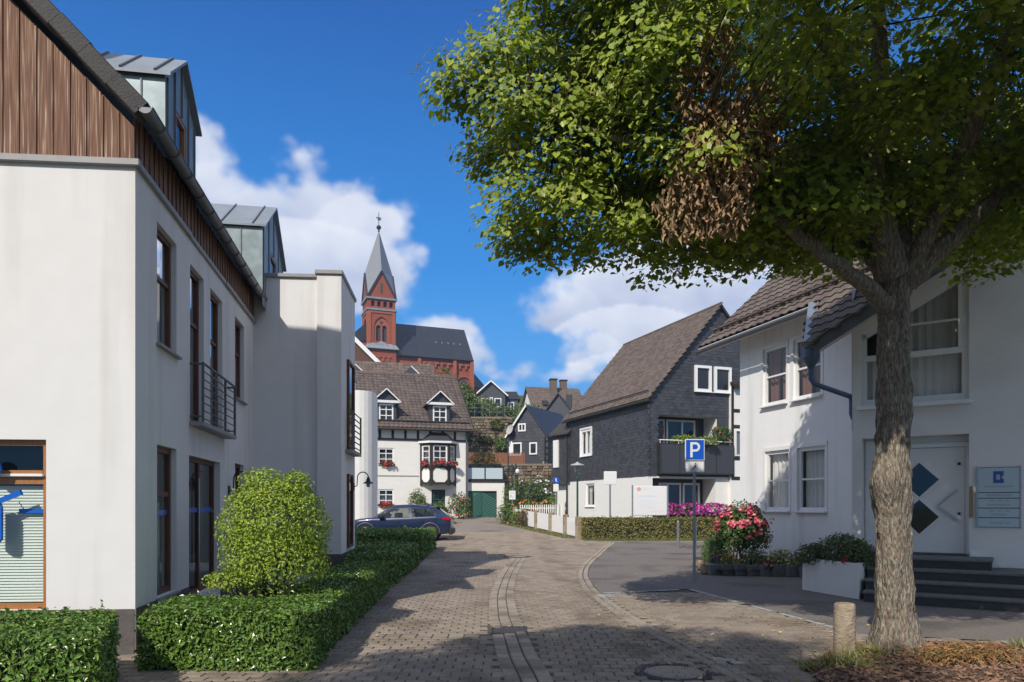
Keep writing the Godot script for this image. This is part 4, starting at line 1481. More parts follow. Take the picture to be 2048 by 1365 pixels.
func build_slate_house():
	var o := thing("slate_clad_house", "tall house hung with dark slates above a white ground floor", "house", P(6.66, 35.0, 0.3))
	var SL := frame(3.38, 44.1, 6.66, 35.0)
	var SR := frame(6.66, 35.0, 6.66 + 0.9409 * 8.0, 35.0 + 0.3387 * 8.0)
	var LL := (P(3.38, 44.1) - P(6.66, 35.0)).length()
	var m := MB.new()
	# openings
	var lw := [1.95, 4.45, 3.30, 5.98]
	var lg := [2.55, 1.55, 3.65, 2.85]
	m.wall(0, 0, LL, 3.03, [lg], 0.2)
	part(o, "street_wall_below", m, M.render_far, SL)
	m = MB.new()
	m.wall(0, 3.03, LL, 6.84, [lw], 0.12)
	part(o, "street_wall_above", m, M.slate_wall, SL)
	window(o, SL, lw[0], lw[1], lw[2], lw[3], {"mat": M.white_plastic, "deep": 0.08, "fw": 0.14, "bar": 0.09, "cols": [0.5], "glass": M.glass, "sill": 0.10, "thick": 0.10, "curtain": [[0.1, 0.9, 0.1, 0.9]]})
	m = MB.new()
	for q in [[lw[0] - 0.10, lw[1] - 0.02, lw[0], lw[3] + 0.1], [lw[2], lw[1] - 0.02, lw[2] + 0.1, lw[3] + 0.1], [lw[0], lw[3], lw[2], lw[3] + 0.1]]:
		m.box(q[0], q[1], 0.0, q[2], q[3], 0.06)
	part(o, "window_surround", m, M.white_paint, SL)
	window(o, SL, lg[0], lg[1], lg[2], lg[3], {"mat": M.white_plastic, "deep": 0.12, "fw": 0.10, "glass": M.glass, "sill": 0.08, "curtain": [[0.05, 0.4, 0.05, 0.95], [0.7, 0.95, 0.05, 0.95]]})
	# gable side
	var rec := [0.42, 4.62, 3.86, 6.12]
	var grec := [0.15, 0.3, 3.75, 2.95]
	var gw := [[2.50, 7.26, 3.46, 8.55], [3.64, 7.26, 4.64, 8.55]]
	m = MB.new()
	m.wall(0, 0, 8.0, 3.03, [grec], 1.1)
	part(o, "gable_wall_below", m, M.render_far, SR)
	m = MB.new()
	m.wall(0, 3.03, 8.0, 6.84, [rec], 1.2)
	m.quad(Vector3(rec[0], rec[1], -1.2), Vector3(rec[2], rec[1], -1.2), Vector3(rec[2], rec[3], -1.2), Vector3(rec[0], rec[3], -1.2))
	m.quad(Vector3(grec[0], grec[1], -1.1), Vector3(grec[2], grec[1], -1.1), Vector3(grec[2], grec[3], -1.1), Vector3(grec[0], grec[3], -1.1))
	part(o, "gable_wall_above", m, M.slate_wall, SR)
	m = MB.new()
	var apex := Vector2(4.0, 11.55)
	var gtri := PackedVector2Array([Vector2(0, 6.84), Vector2(8, 6.84), apex])
	m.prism(gtri, -0.1, -0.004)
	part(o, "gable", m, M.slate_wall, SR)
	# slates
	var low := PackedVector2Array([Vector2(0, 3.03), Vector2(LL, 3.03), Vector2(LL, 6.84), Vector2(0, 6.84)])
	slates(o, "street_slates", SL, low, [[lw[0] - 0.1, lw[1] - 0.05, lw[2] + 0.1, lw[3] + 0.15]], 0.24, 0.15, M.slate_wall, 0.014, 0.28, 41)
	var lowr := PackedVector2Array([Vector2(0, 3.03), Vector2(8, 3.03), Vector2(8, 6.84), apex, Vector2(0, 6.84)])
	var holes := [[rec[0], 3.0, 4.65, rec[3]], [gw[0][0] - 0.1, gw[0][1] - 0.1, gw[1][2] + 0.1, gw[1][3] + 0.1]]
	slates(o, "gable_slates", SR, lowr, holes, 0.24, 0.15, M.slate_wall, 0.014, 0.28, 42)
	for q in gw:
		window(o, SR * Transform3D(Basis(), Vector3(0, 0, 0.10)), q[0], q[1], q[2], q[3], {"mat": M.white_plastic, "deep": 0.10, "fw": 0.13, "glass": M.glass_dark, "sill": 0.06, "thick": 0.11, "room": false})
	# balcony: parapet panels, rail, glazed doors behind, wooden trellis
	m = MB.new()
	m.cham(0.40, 3.12, -0.06, 4.66, 4.62, 0.30, 0.01)
	var bp := part(o, "balcony_parapet", m, M.dark_metal, SR)
	for k in 4:
		m = MB.new()
		m.box(0.46 + 1.05 * k, 3.18, 0.301, 1.46 + 1.05 * k, 4.56, 0.312)
		part(bp, "parapet_panel", m, M.slate_wall, SR)
	m = MB.new()
	m.path([Vector3(0.4, 4.78, 0.2), Vector3(4.62, 4.78, 0.2)], 0.03, 8)
	for k in 5:
		m.path([Vector3(0.45 + 1.03 * k, 4.6, 0.2), Vector3(0.45 + 1.03 * k, 4.78, 0.2)], 0.015, 6)
	part(bp, "hand_rail", m, M.white_paint, SR)
	var bx := SR * Transform3D(Basis(), Vector3(0, 0, -1.1))
	window(o, bx, 0.55, 4.65, 1.5, 5.95, {"name": "balcony_door", "mat": M.white_paint, "deep": 0.05, "fw": 0.09, "glass": M.glass_dark, "room": false})
	window(o, bx, 1.6, 4.65, 3.3, 5.95, {"name": "balcony_window", "mat": M.white_paint, "deep": 0.05, "fw": 0.09, "cols": [0.55], "bar": 0.09, "glass": M.glass_dark, "room": false})
	m = MB.new()
	m.box(3.84, 4.6, -1.15, 3.857, 6.1, -0.05)
	m.box(rec[0] + 0.02, 6.09, -1.15, rec[2] - 0.02, 6.11, -0.02)
	part(o, "recess_lining", m, M.render_far, SR)
	m = MB.new()
	for k in 7:
		m.box(0.46 + 0.12 * k, 4.7, -0.7, 0.49 + 0.12 * k, 5.6, -0.68)
		m.box(0.46, 4.72 + 0.14 * k, -0.68, 1.21, 4.75 + 0.14 * k, -0.665)
	part(o, "trellis", m, M.lattice, SR)
	# terrace below
	var gx := SR * Transform3D(Basis(), Vector3(0, 0, -1.0))
	window(o, gx, 1.1, 0.5, 2.4, 2.75, {"name": "terrace_door", "mat": M.white_paint, "deep": 0.05, "fw": 0.1, "glass": M.glass_dark, "room": false})
	window(o, gx, 2.5, 0.9, 3.5, 2.75, {"name": "terrace_window", "mat": M.white_paint, "deep": 0.05, "fw": 0.1, "glass": M.glass_dark, "room": false})
	# roof
	var ov := 0.18
	var slope := (apex.y - 6.84) / 4.0
	var y0 := 6.84 - ov * slope
	var nrm := Vector3(-slope, 1, 0).normalized()
	var up_l := Vector3(1, slope, 0).normalized()
	var rl := (Vector2(4.0 + ov, (4.0 + ov) * slope)).length()
	m = MB.new()
	m.prism(PackedVector2Array([Vector2(-ov, y0), Vector2(-ov, y0 + 0.14), Vector2(4.0, apex.y + 0.16), Vector2(8.2, y0 + 0.16), Vector2(8.2, y0), Vector2(4.0, apex.y)]), -LL - 0.25, 0.16)
	var roof := part(o, "roof", m, M.roof_under, SR)
	var Rf := SR * Transform3D(Basis(Vector3(0, 0, 1), up_l, nrm), Vector3(-ov - 0.02, y0 + 0.15, -LL - 0.25))
	slates(roof, "roof_slates", Rf, PackedVector2Array([Vector2(0, 0), Vector2(LL + 0.43, 0), Vector2(LL + 0.43, rl), Vector2(0, rl)]), [], 0.24, 0.165, M.slate_roof, 0.02, 0.30, 43)
	m = MB.new()
	m.path([Vector3(4.0, apex.y + 0.18, 0.16), Vector3(4.0, apex.y + 0.18, -LL - 0.25)], 0.07, 8)
	part(roof, "ridge_cap", m, M.slate_roof, SR)
	var gu := part(roof, "gutter", gutter_shape(SR * Vector3(-ov - 0.08, y0 + 0.03, 0.1), SR * Vector3(-ov - 0.08, y0 + 0.03, -LL - 0.2), 0.07), M.dark_metal, WORLD)
	m = MB.new()
	m.path([Rf * Vector3(0.3, 0.5, 0.10), Rf * Vector3(LL, 0.5, 0.10)], 0.035, 6)
	part(roof, "snow_guard", m, M.dark_metal, WORLD)
	m = MB.new()
	m.path([SL * Vector3(0.12, 6.6, 0.10), SL * Vector3(0.12, 3.0, 0.10), SL * Vector3(0.12, 0.1, 0.10)], 0.05, 8)
	part(o, "downpipe", m, M.dark_metal, WORLD)
	# walls out of sight
	m = MB.new()
	m.box(0.02, 0, -LL + 0.01, 7.9, 0.05, -0.02)
	m.quad(Vector3(8, 0, 0), Vector3(8, 0, -LL), Vector3(8, 6.84, -LL), Vector3(8, 6.84, 0))
	m.quad(Vector3(8, 0, -LL), Vector3(0, 0, -LL), Vector3(0, 6.84, -LL), Vector3(8, 6.84, -LL))
	m.tri(Vector3(8, 6.84, -LL), Vector3(0, 6.84, -LL), Vector3(4, apex.y, -LL))
	part(o, "rear_wall", m, M.render_far, SR)
	# bay at the far end under a lean-to roof
	var by := frame(2.55, 45.4, 3.50, 43.75)
	var BL := (P(2.55, 45.4) - P(3.5, 43.75)).length()
	m = MB.new()
	m.box(-0.0, 2.9, -1.4, BL, 6.0, 0.0)
	var bay := part(o, "slate_bay", m, M.slate_wall, by)
	slates(bay, "bay_slates", by, PackedVector2Array([Vector2(0, 2.9), Vector2(BL, 2.9), Vector2(BL, 6.0), Vector2(0, 6.0)]), [[0.15, 3.9, 0.75, 5.7]], 0.24, 0.15, M.slate_wall, 0.014, 0.28, 44)
	var be := frame(3.50, 43.75, 4.45, 44.15)
	slates(bay, "bay_slates", be, PackedVector2Array([Vector2(0, 2.9), Vector2(1.0, 2.9), Vector2(1.0, 6.2), Vector2(0, 6.2)]), [], 0.3, 0.2, M.slate_wall, 0.014, 0.28, 45)
	m = MB.new()
	m.box(0.18, 3.95, 0.0, 0.72, 5.65, 0.09)
	var bw := part(bay, "bay_window", m, M.white_paint, by)
	m = MB.new()
	m.prism(PackedVector2Array([Vector2(-0.25, 5.9), Vector2(-0.25, 6.0), Vector2(1.5, 7.6), Vector2(1.5, 7.4)]), -BL - 0.1, 0.15)
	part(bay, "bay_roof", m, M.roof_under, by * Transform3D(Basis(Vector3(0, 0, -1), UP, Vector3(1, 0, 0)), Vector3(BL, 0, 0)))
	m = MB.new()
	m.box(0.0, 0, -1.3, BL, 2.9, -0.35)
	part(o, "bay_foot", m, M.render_far, by)
	# half-timbered annex on the right
	var an := thing("half_timbered_annex", "white annex with dark beams squeezed between slate house and white house", "building", P(11.3, 36.3))
	var AF := frame(11.0, 36.35, 13.2, 37.1)
	m = MB.new()
	m.box(0, 0, -3, 2.3, 7.6, 0)
	part(an, "wall", m, M.render_far, AF)
	for y in [2.9, 3.9, 5.5, 6.3, 7.55]:
		m = MB.new()
		m.box(0, y, 0.001, 2.3, y + 0.16, 0.03)
		part(an, "beam", m, M.timber_dark, AF)
	for x in [0.0, 0.9, 2.0]:
		m = MB.new()
		m.box(x, 2.9, 0.002, x + 0.14, 7.6, 0.026)
		part(an, "post", m, M.timber_dark, AF)
	window(an, AF * Transform3D(Basis(), Vector3(0, 0, 0.12)), 0.2, 4.1, 0.88, 5.4, {"mat": M.white_plastic, "deep": 0.1, "glass": M.glass_dark, "room": false})
	m = MB.new()
	m.prism(PackedVector2Array([Vector2(0.3, 7.5), Vector2(0.3, 7.65), Vector2(-3.3, 9.4), Vector2(-3.3, 9.2)]), -2.5, 0.0)
	part(an, "roof", m, M.timber_dark, AF * Transform3D(Basis(Vector3(0, 0, 1), UP, Vector3(-1, 0, 0)), Vector3.ZERO))
# ---------------------------------------------------------------- half-timbered house at the end of the street
func sub_frame(fr: Transform3D, a: Vector2, b: Vector2) -> Transform3D:
	# a face between two points (u, z) of a wall's axes
	var p := fr * Vector3(a.x, 0, a.y)
	var q := fr * Vector3(b.x, 0, b.y)
	var u := (q - p).normalized()
	return Transform3D(Basis(u, UP, u.cross(UP)), p)

func build_timber_house():
	var TH := frame(-10.7, 44.7, -2.85, 47.1, 0.0)
	var L := 8.21
	var o := thing("half_timbered_house", "white house with dark timber band, oriel and tiled roof with two dormers", "house", P(-5.0, 46.4, 0.8))
	var ops := [[2.42, 4.16, 3.40, 5.22], [2.42, 1.55, 3.40, 2.62], [5.80, 0.85, 6.70, 2.62]]
	var m := MB.new()
	m.wall(0, 0, L, 5.75, ops, 0.16)
	part(o, "front_wall", m, M.render_far, TH)
	m = MB.new()
	m.box(0, 5.75, -0.12, L, 6.45, 0)
	part(o, "timbered_band", m, M.render_far, TH)
	var bm := MB.new()
	bm.box(0, 5.70, 0, L + 0.02, 5.84, 0.05)
	part(o, "sill_beam", bm, M.timber_dark, TH)
	bm = MB.new()
	bm.box(0, 6.36, 0, L + 0.02, 6.5, 0.05)
	part(o, "wall_plate", bm, M.timber_dark, TH)
	for k in 11:
		bm = MB.new()
		bm.box(0.05 + k * 0.80, 5.84, 0.001, 0.20 + k * 0.80, 6.36, 0.044)
		part(o, "stud", bm, M.timber_dark, TH)
	# side and rear walls, gables
	m = MB.new()
	for c in [0.0, L]:
		m.quad(Vector3(c, 0, 0), Vector3(c, 0, -9.2), Vector3(c, 6.4, -9.2), Vector3(c, 6.4, 0))
		m.tri(Vector3(c, 6.4, 0), Vector3(c, 6.4, -9.2), Vector3(c, 10.2, -4.6))
	m.quad(Vector3(L, 0, -9.2), Vector3(0, 0, -9.2), Vector3(0, 6.4, -9.2), Vector3(L, 6.4, -9.2))
	part(o, "side_wall", m, M.render_far, TH)
	m = MB.new()
	m.box(0, 3.42, 0, 5.0, 3.5, 0.012)
	part(o, "string_course", m, M.trim_metal, TH)
	# windows with glazing bars
	var wo := {"mat": M.white_plastic, "deep": 0.10, "fw": 0.09, "bar": 0.05, "cols": [0.5], "rows": [0.34, 0.68], "glass": M.glass_dark, "sill": 0.05, "curtain": [[0.05, 0.95, 0.05, 0.7]]}
	window(o, TH, ops[0][0], ops[0][1], ops[0][2], ops[0][3], wo)
	window(o, TH, ops[1][0], ops[1][1], ops[1][2], ops[1][3], wo)
	# green door
	m = MB.new()
	m.box(5.80, 0.85, -0.14, 6.70, 2.62, -0.10)
	var dr := part(o, "door", m, M.green_dark, TH)
	window(dr, TH * Transform3D(Basis(), Vector3(0, 0, 0.03)), 5.92, 1.95, 6.58, 2.5, {"name": "door_light", "mat": M.green_paint, "deep": 0.12, "fw": 0.05, "bar": 0.04, "cols": [0.5], "rows": [0.5], "glass": M.glass_dark, "room": false})
	for k in 9:
		m = MB.new()
		m.beam(Vector3(5.86, 0.95 + k * 0.1, -0.09), Vector3(6.64, 1.05 + k * 0.1, -0.09), 0.03, 0.03)
		part(dr, "door_slat", m, M.green_slat, TH)
	# oriel
	var pl := [Vector2(5.10, 0.0), Vector2(5.66, 0.62), Vector2(6.80, 0.62), Vector2(7.36, 0.0)]
	m = MB.new()
	for k in 3:
		var f := sub_frame(TH, pl[k], pl[k + 1])
		m.t = TH.affine_inverse() * f
		var w: float = (pl[k + 1] - pl[k]).length()
		m.wall(0, 2.95, w, 5.65, [[0.14, 4.2, w - 0.14, 5.4]], 0.1)
	m.t = Transform3D()
	m.quad(Vector3(5.1, 2.95, 0), Vector3(7.36, 2.95, 0), Vector3(6.8, 2.95, 0.62), Vector3(5.66, 2.95, 0.62))
	var orl := part(o, "oriel", m, M.render_far, TH)
	for k in 3:
		var f := sub_frame(TH, pl[k], pl[k + 1])
		var w: float = (pl[k + 1] - pl[k]).length()
		window(orl, f, 0.14, 4.2, w - 0.14, 5.4, {"name": "oriel_window", "mat": M.white_plastic, "deep": 0.07, "fw": 0.06, "bar": 0.045, "cols": [0.5] if k == 1 else [], "rows": [0.36, 0.7], "glass": M.glass_dark, "room": false})
		for y in [2.93, 3.98, 5.42]:
			m = MB.new()
			m.box(-0.02, y, 0.0, w + 0.02, y + 0.15, 0.045)
			part(orl, "oriel_beam", m, M.timber_dark, f)
		for x in [-0.02, w - 0.10]:
			m = MB.new()
			m.box(x, 2.85, 0.001, x + 0.12, 5.66, 0.04)
			part(orl, "oriel_post", m, M.timber_dark, f)
		# corner braces make the panel below an octagon
		m = MB.new()
		for s in [[0.10, 3.08, 1, 1], [w - 0.10, 3.08, -1, 1], [0.10, 3.98, 1, -1], [w - 0.10, 3.98, -1, -1]]:
			m.prism(PackedVector2Array([Vector2(s[0], s[1]), Vector2(s[0] + 0.17 * s[2], s[1]), Vector2(s[0], s[1] + 0.2 * s[3])]), 0.0, 0.036)
		part(orl, "oriel_brace", m, M.timber_dark, f)
	m = MB.new()
	var ea := [Vector3(4.95, 5.62, 0.02), Vector3(5.55, 5.62, 0.78), Vector3(6.92, 5.62, 0.78), Vector3(7.52, 5.62, 0.02)]
	var tp := [Vector3(5.75, 6.28, 0.02), Vector3(6.72, 6.28, 0.02)]
	m.tri(ea[0], ea[1], tp[0])
	m.quad(ea[1], ea[2], tp[1], tp[0])
	m.tri(ea[2], ea[3], tp[1])
	m.quad(ea[0], ea[3], ea[2], ea[1])
	part(orl, "oriel_roof", m, M.slate_wall, TH)
	m = MB.new()
	for k in 3:
		m.beam(ea[k], ea[k + 1], 0.06, 0.13)
	part(orl, "oriel_cornice", m, M.white_paint, TH)
	# roof
	var slope := 4.08 / 4.95
	m = MB.new()
	for s in [0, 1]:
		m.t = Transform3D(Basis(Vector3(0, 0, 1), UP, Vector3(-1, 0, 0)), Vector3.ZERO) if s == 0 else Transform3D(Basis(Vector3(0, 0, -1), UP, Vector3(1, 0, 0)), Vector3(0, 0, -9.2))
		m.prism(PackedVector2Array([Vector2(0.42, 6.36), Vector2(0.42, 6.48), Vector2(-4.6, 6.48 + 5.02 * slope), Vector2(-4.6, 6.3 + 5.02 * slope)]), -L - 0.28 if s == 0 else -0.3, 0.3 if s == 0 else L + 0.28)
	m.t = Transform3D()
	var roof := part(o, "roof", m, M.tile_flat, TH)
	var ups := Vector3(0, slope, -1).normalized()
	var R := TH * Transform3D(Basis(Vector3(1, 0, 0), ups, Vector3(0, 1, slope).normalized()), Vector3(-0.3, 6.48, 0.42))
	var tile := wave_tile(0.29, 0.42, 0.05, 4)
	var xf := []
	var cols := []
	rng.seed = 77
	for j in 20:
		for i in 30:
			var p := Vector3(0.15 + i * 0.29, j * 0.34, 0.0)
			var uu := p.x - 0.3
			var yy := 6.48 + p.y * ups.y
			var skip := false
			for c in [2.93, 6.36]:
				if absf(uu - c) < 0.66 and yy > 6.75 and yy < 8.1:
					skip = true
			if skip or p.y > 6.75:
				continue
			xf.append(R * Transform3D(Basis(), p))
			var f := rng.randf_range(0.78, 1.25)
			cols.append(Color(f, f, f))
	many(roof, "roof_tiles", tile, M.tile_far, xf, cols)
	m = MB.new()
	m.path([Vector3(-0.3, 10.64, -4.6), Vector3(L + 0.28, 10.64, -4.6)], 0.10, 8)
	part(roof, "ridge_tiles", m, M.tile_flat, TH)
	m = MB.new()
	m.beam(Vector3(L + 0.29, 6.38, 0.42), Vector3(L + 0.29, 6.38 + 5.02 * slope, -4.6), 0.05, 0.25)
	part(roof, "verge_board", m, M.timber_dark, TH)
	part(roof, "gutter", gutter_shape(TH * Vector3(-0.3, 6.38, 0.50), TH * Vector3(L + 0.25, 6.38, 0.50), 0.07), M.dark_metal, WORLD)
	m = MB.new()
	m.path([R * Vector3(0.2, 0.62, 0.12), R * Vector3(8.6, 0.62, 0.12)], 0.05, 6)
	part(roof, "snow_guard", m, M.verge_tile, WORLD)
	m = MB.new()
	m.path([TH * Vector3(8.05, 6.3, 0.45), TH * Vector3(8.08, 5.9, 0.1), TH * Vector3(8.08, 0.9, 0.1)], 0.055, 8)
	part(o, "downpipe", m, M.rail_metal, WORLD)
	# dormers
	for c in [2.93, 6.36]:
		var zf := -0.12
		m = MB.new()
		m.wall(c - 0.64, 6.7, c + 0.64, 8.2, [[c - 0.45, 6.9, c + 0.45, 8.0]], 0.08, zf)
		for s in [-1, 1]:
			m.tri(Vector3(c + 0.64 * s, 6.7, zf), Vector3(c + 0.64 * s, 8.2, zf), Vector3(c + 0.64 * s, 8.2, -2.0))
		var d := part(o, "dormer", m, M.slate_wall, TH)
		window(d, TH * Transform3D(Basis(), Vector3(0, 0, zf)), c - 0.45, 6.9, c + 0.45, 8.0, {"name": "dormer_window", "mat": M.white_plastic, "deep": 0.05, "fw": 0.09, "bar": 0.055, "cols": [0.5], "rows": [0.34, 0.68], "glass": M.glass_dark, "sill": 0.05, "room": false})
		m = MB.new()
		for s in [-1, 1]:
			var a := Vector3(c + 0.88 * s, 8.06, zf + 0.28)
			var b := Vector3(c, 8.88, zf + 0.28)
			var cc := Vector3(c, 8.88, -2.6)
			var f := Vector3(c + 0.88 * s, 8.06, -1.7)
			var up := Vector3(0, 0.08, 0)
			m.quad(a + up, b + up, cc + up, f + up)
			m.quad(a, b, cc, f)
			m.quad(a, f, f + up, a + up)
		part(d, "dormer_roof", m, M.tile_flat, TH)
		m = MB.new()
		m.tri(Vector3(c - 0.7, 8.2, zf + 0.05), Vector3(c + 0.7, 8.2, zf + 0.05), Vector3(c, 8.82, zf + 0.05))
		part(d, "dormer_gable", m, M.slate_wall, TH)
		m = MB.new()
		for s in [-1, 1]:
			m.beam(Vector3(c + 0.90 * s, 8.10, zf + 0.29), Vector3(c, 8.93, zf + 0.29), 0.03, 0.07)
		m.beam(Vector3(c - 0.85, 8.13, zf + 0.22), Vector3(c + 0.85, 8.13, zf + 0.22), 0.05, 0.16)
		part(d, "barge_board", m, M.white_paint, TH)
	garage(TH)

func garage(TH: Transform3D):
	var o := thing("green_door_garage", "white flat-roofed garage with a green lattice double door", "garage", P(-1.7, 47.6, 0.85))
	var G := frame(-2.98, 47.45, -0.50, 47.75)
	var L := 2.5
	var m := MB.new()
	m.wall(0, 0.5, L, 3.12, [[0.02, 0.55, 2.0, 2.55]], 0.2)
	m.quad(Vector3(L, 0.5, 0), Vector3(L, 0.5, -6), Vector3(L, 3.12, -6), Vector3(L, 3.12, 0))
	part(o, "wall", m, M.render_far, G)
	m = MB.new()
	m.box(-0.2, 3.12, -6, L + 0.06, 3.24, 0.06)
	part(o, "roof_slab", m, M.timber_dark, G)
	for k in 2:
		m = MB.new()
		m.box(0.03 + k * 0.985, 0.56, -0.16, 1.005 + k * 0.985, 2.54, -0.13)
		var d := part(o, "door_leaf", m, M.green_dark, G)
		for j in 13:
			m = MB.new()
			var u0 := 0.05 + k * 0.985
			var a := Vector3(u0, 0.62 + j * 0.15, -0.12)
			var b := Vector3(u0 + 0.93, 0.62 + j * 0.15 + (0.5 if k == 0 else -0.5), -0.12)
			a.y = clampf(a.y, 0.6, 2.5)
			b.y = clampf(b.y, 0.6, 2.5)
			m.beam(a, b, 0.03, 0.07)
			part(d, "door_slat", m, M.green_slat, G)
	var b2 := thing("glass_balustrade", "frosted glass balustrade on top of the garage roof", "balustrade", P(-1.7, 47.6, 3.25))
	for k in 3:
		m = MB.new()
		m.box(0.0 + k * 1.2, 3.24, -0.06, 0.05 + k * 1.2, 4.1, 0.0)
		part(b2, "post", m, M.dark_metal, G)
	for k in 2:
		m = MB.new()
		m.box(0.07 + k * 1.2, 3.34, -0.04, 1.18 + k * 1.2, 4.06, -0.02)
		part(b2, "glass_panel", m, M.sign_pale, G)
	m = MB.new()
	m.box(0, 4.1, -0.07, 2.46, 4.15, 0.01)
	part(b2, "top_rail", m, M.dark_metal, G)

# ---------------------------------------------------------------- retaining walls, fence and the houses on the hill
func stone_wall(called: String, label: String, fr: Transform3D, len: float, h0: float, h1: float, seed_: int):
	var o := thing(called, label, "wall", fr * Vector3(len / 2, h0, 0))
	var m := MB.new()
	m.box(0, h0 - 0.5, -0.5, len, h1, -0.02)
	part(o, "mortar_core", m, M.soil, fr)
	var s := MB.new()
	var q := [Vector3(-0.5, -0.42, 0), Vector3(0.46, -0.5, 0), Vector3(0.5, 0.44, 0), Vector3(-0.44, 0.5, 0)]
	var f := [Vector3(-0.36, -0.3, 1), Vector3(0.34, -0.34, 0.8), Vector3(0.36, 0.32, 0.9), Vector3(-0.32, 0.34, 1.1)]
	s.quad(f[0], f[1], f[2], f[3])
	for k in 4:
		s.quad(q[k], q[(k + 1) % 4], f[(k + 1) % 4], f[k])
	rng.seed = seed_
	var xf := []
	var cols := []
	var y := h0
	while y < h1 - 0.08:
		var hh := rng.randf_range(0.2, 0.36)
		var x := 0.0
		while x < len:
			var ww := rng.randf_range(0.25, 0.65)
			xf.append(fr * Transform3D(Basis(Vector3(0, 0, 1), rng.randf_range(-0.12, 0.12)).scaled_local(Vector3(ww, hh * rng.randf_range(0.9, 1.1), 0.10 * rng.randf_range(0.5, 1.6))), Vector3(x + ww / 2, y + hh / 2 + rng.randf_range(-0.03, 0.03), -0.02)))
			var g := rng.randf_range(0.55, 1.35)
			cols.append(Color(g, g * rng.randf_range(0.9, 1.02), g * rng.randf_range(0.8, 1.0)))
			x += ww * 0.97
		y += hh * 0.94
	many(o, "stones", s.mesh(), M.stone, xf, cols)
	m = MB.new()
	m.box(-0.05, h1, -0.6, len + 0.05, h1 + 0.16, 0.1)
	part(o, "coping", m, M.stone, fr)
	return o

func simple_house(o: Node, fr: Transform3D, L: float, deep: float, h0: float, h1: float, apex: float, wall: Material, roofm: Material, gable_front: bool, over := 0.3):
	var m := MB.new()
	m.box(0, h0, -deep, L, h1, 0)
	if gable_front:
		m.prism(PackedVector2Array([Vector2(0, h1), Vector2(L, h1), Vector2(L / 2, apex - 0.1)]), -deep, 0)
	else:
		m.t = Transform3D(Basis(Vector3(0, 0, 1), UP, Vector3(-1, 0, 0)), Vector3.ZERO)
		m.prism(PackedVector2Array([Vector2(0, h1), Vector2(-deep, h1), Vector2(-deep / 2, apex - 0.1)]), -L, 0)
		m.t = Transform3D()
	part(o, "wall", m, wall, fr)
	m = MB.new()
	var half := (L if gable_front else deep) / 2
	var k := (apex - h1) / half
	if not gable_front:
		m.t = Transform3D(Basis(Vector3(0, 0, 1), UP, Vector3(-1, 0, 0)), Vector3(0, 0, -half))
	else:
		m.t = Transform3D(Basis(), Vector3(half, 0, 0))
	var e := half + over
	var yb := apex - e * k
	m.prism(PackedVector2Array([Vector2(-e, yb), Vector2(-e, yb + 0.18), Vector2(0, apex + 0.18), Vector2(e, yb + 0.18), Vector2(e, yb), Vector2(0, apex)]), (-deep - over) if gable_front else (-L - over), over)
	m.t = Transform3D()
	return part(o, "roof", m, roofm, fr)

func small_window(o: Node, fr: Transform3D, u: float, v: float, w: float, h: float, cols := [0.5]):
	window(o, fr * Transform3D(Basis(), Vector3(0, 0, 0.13)), u, v, u + w, v + h, {"mat": M.white_paint, "deep": 0.12, "fw": 0.12, "bar": 0.09, "cols": cols, "glass": M.glass_dark, "room": false, "thick": 0.1})

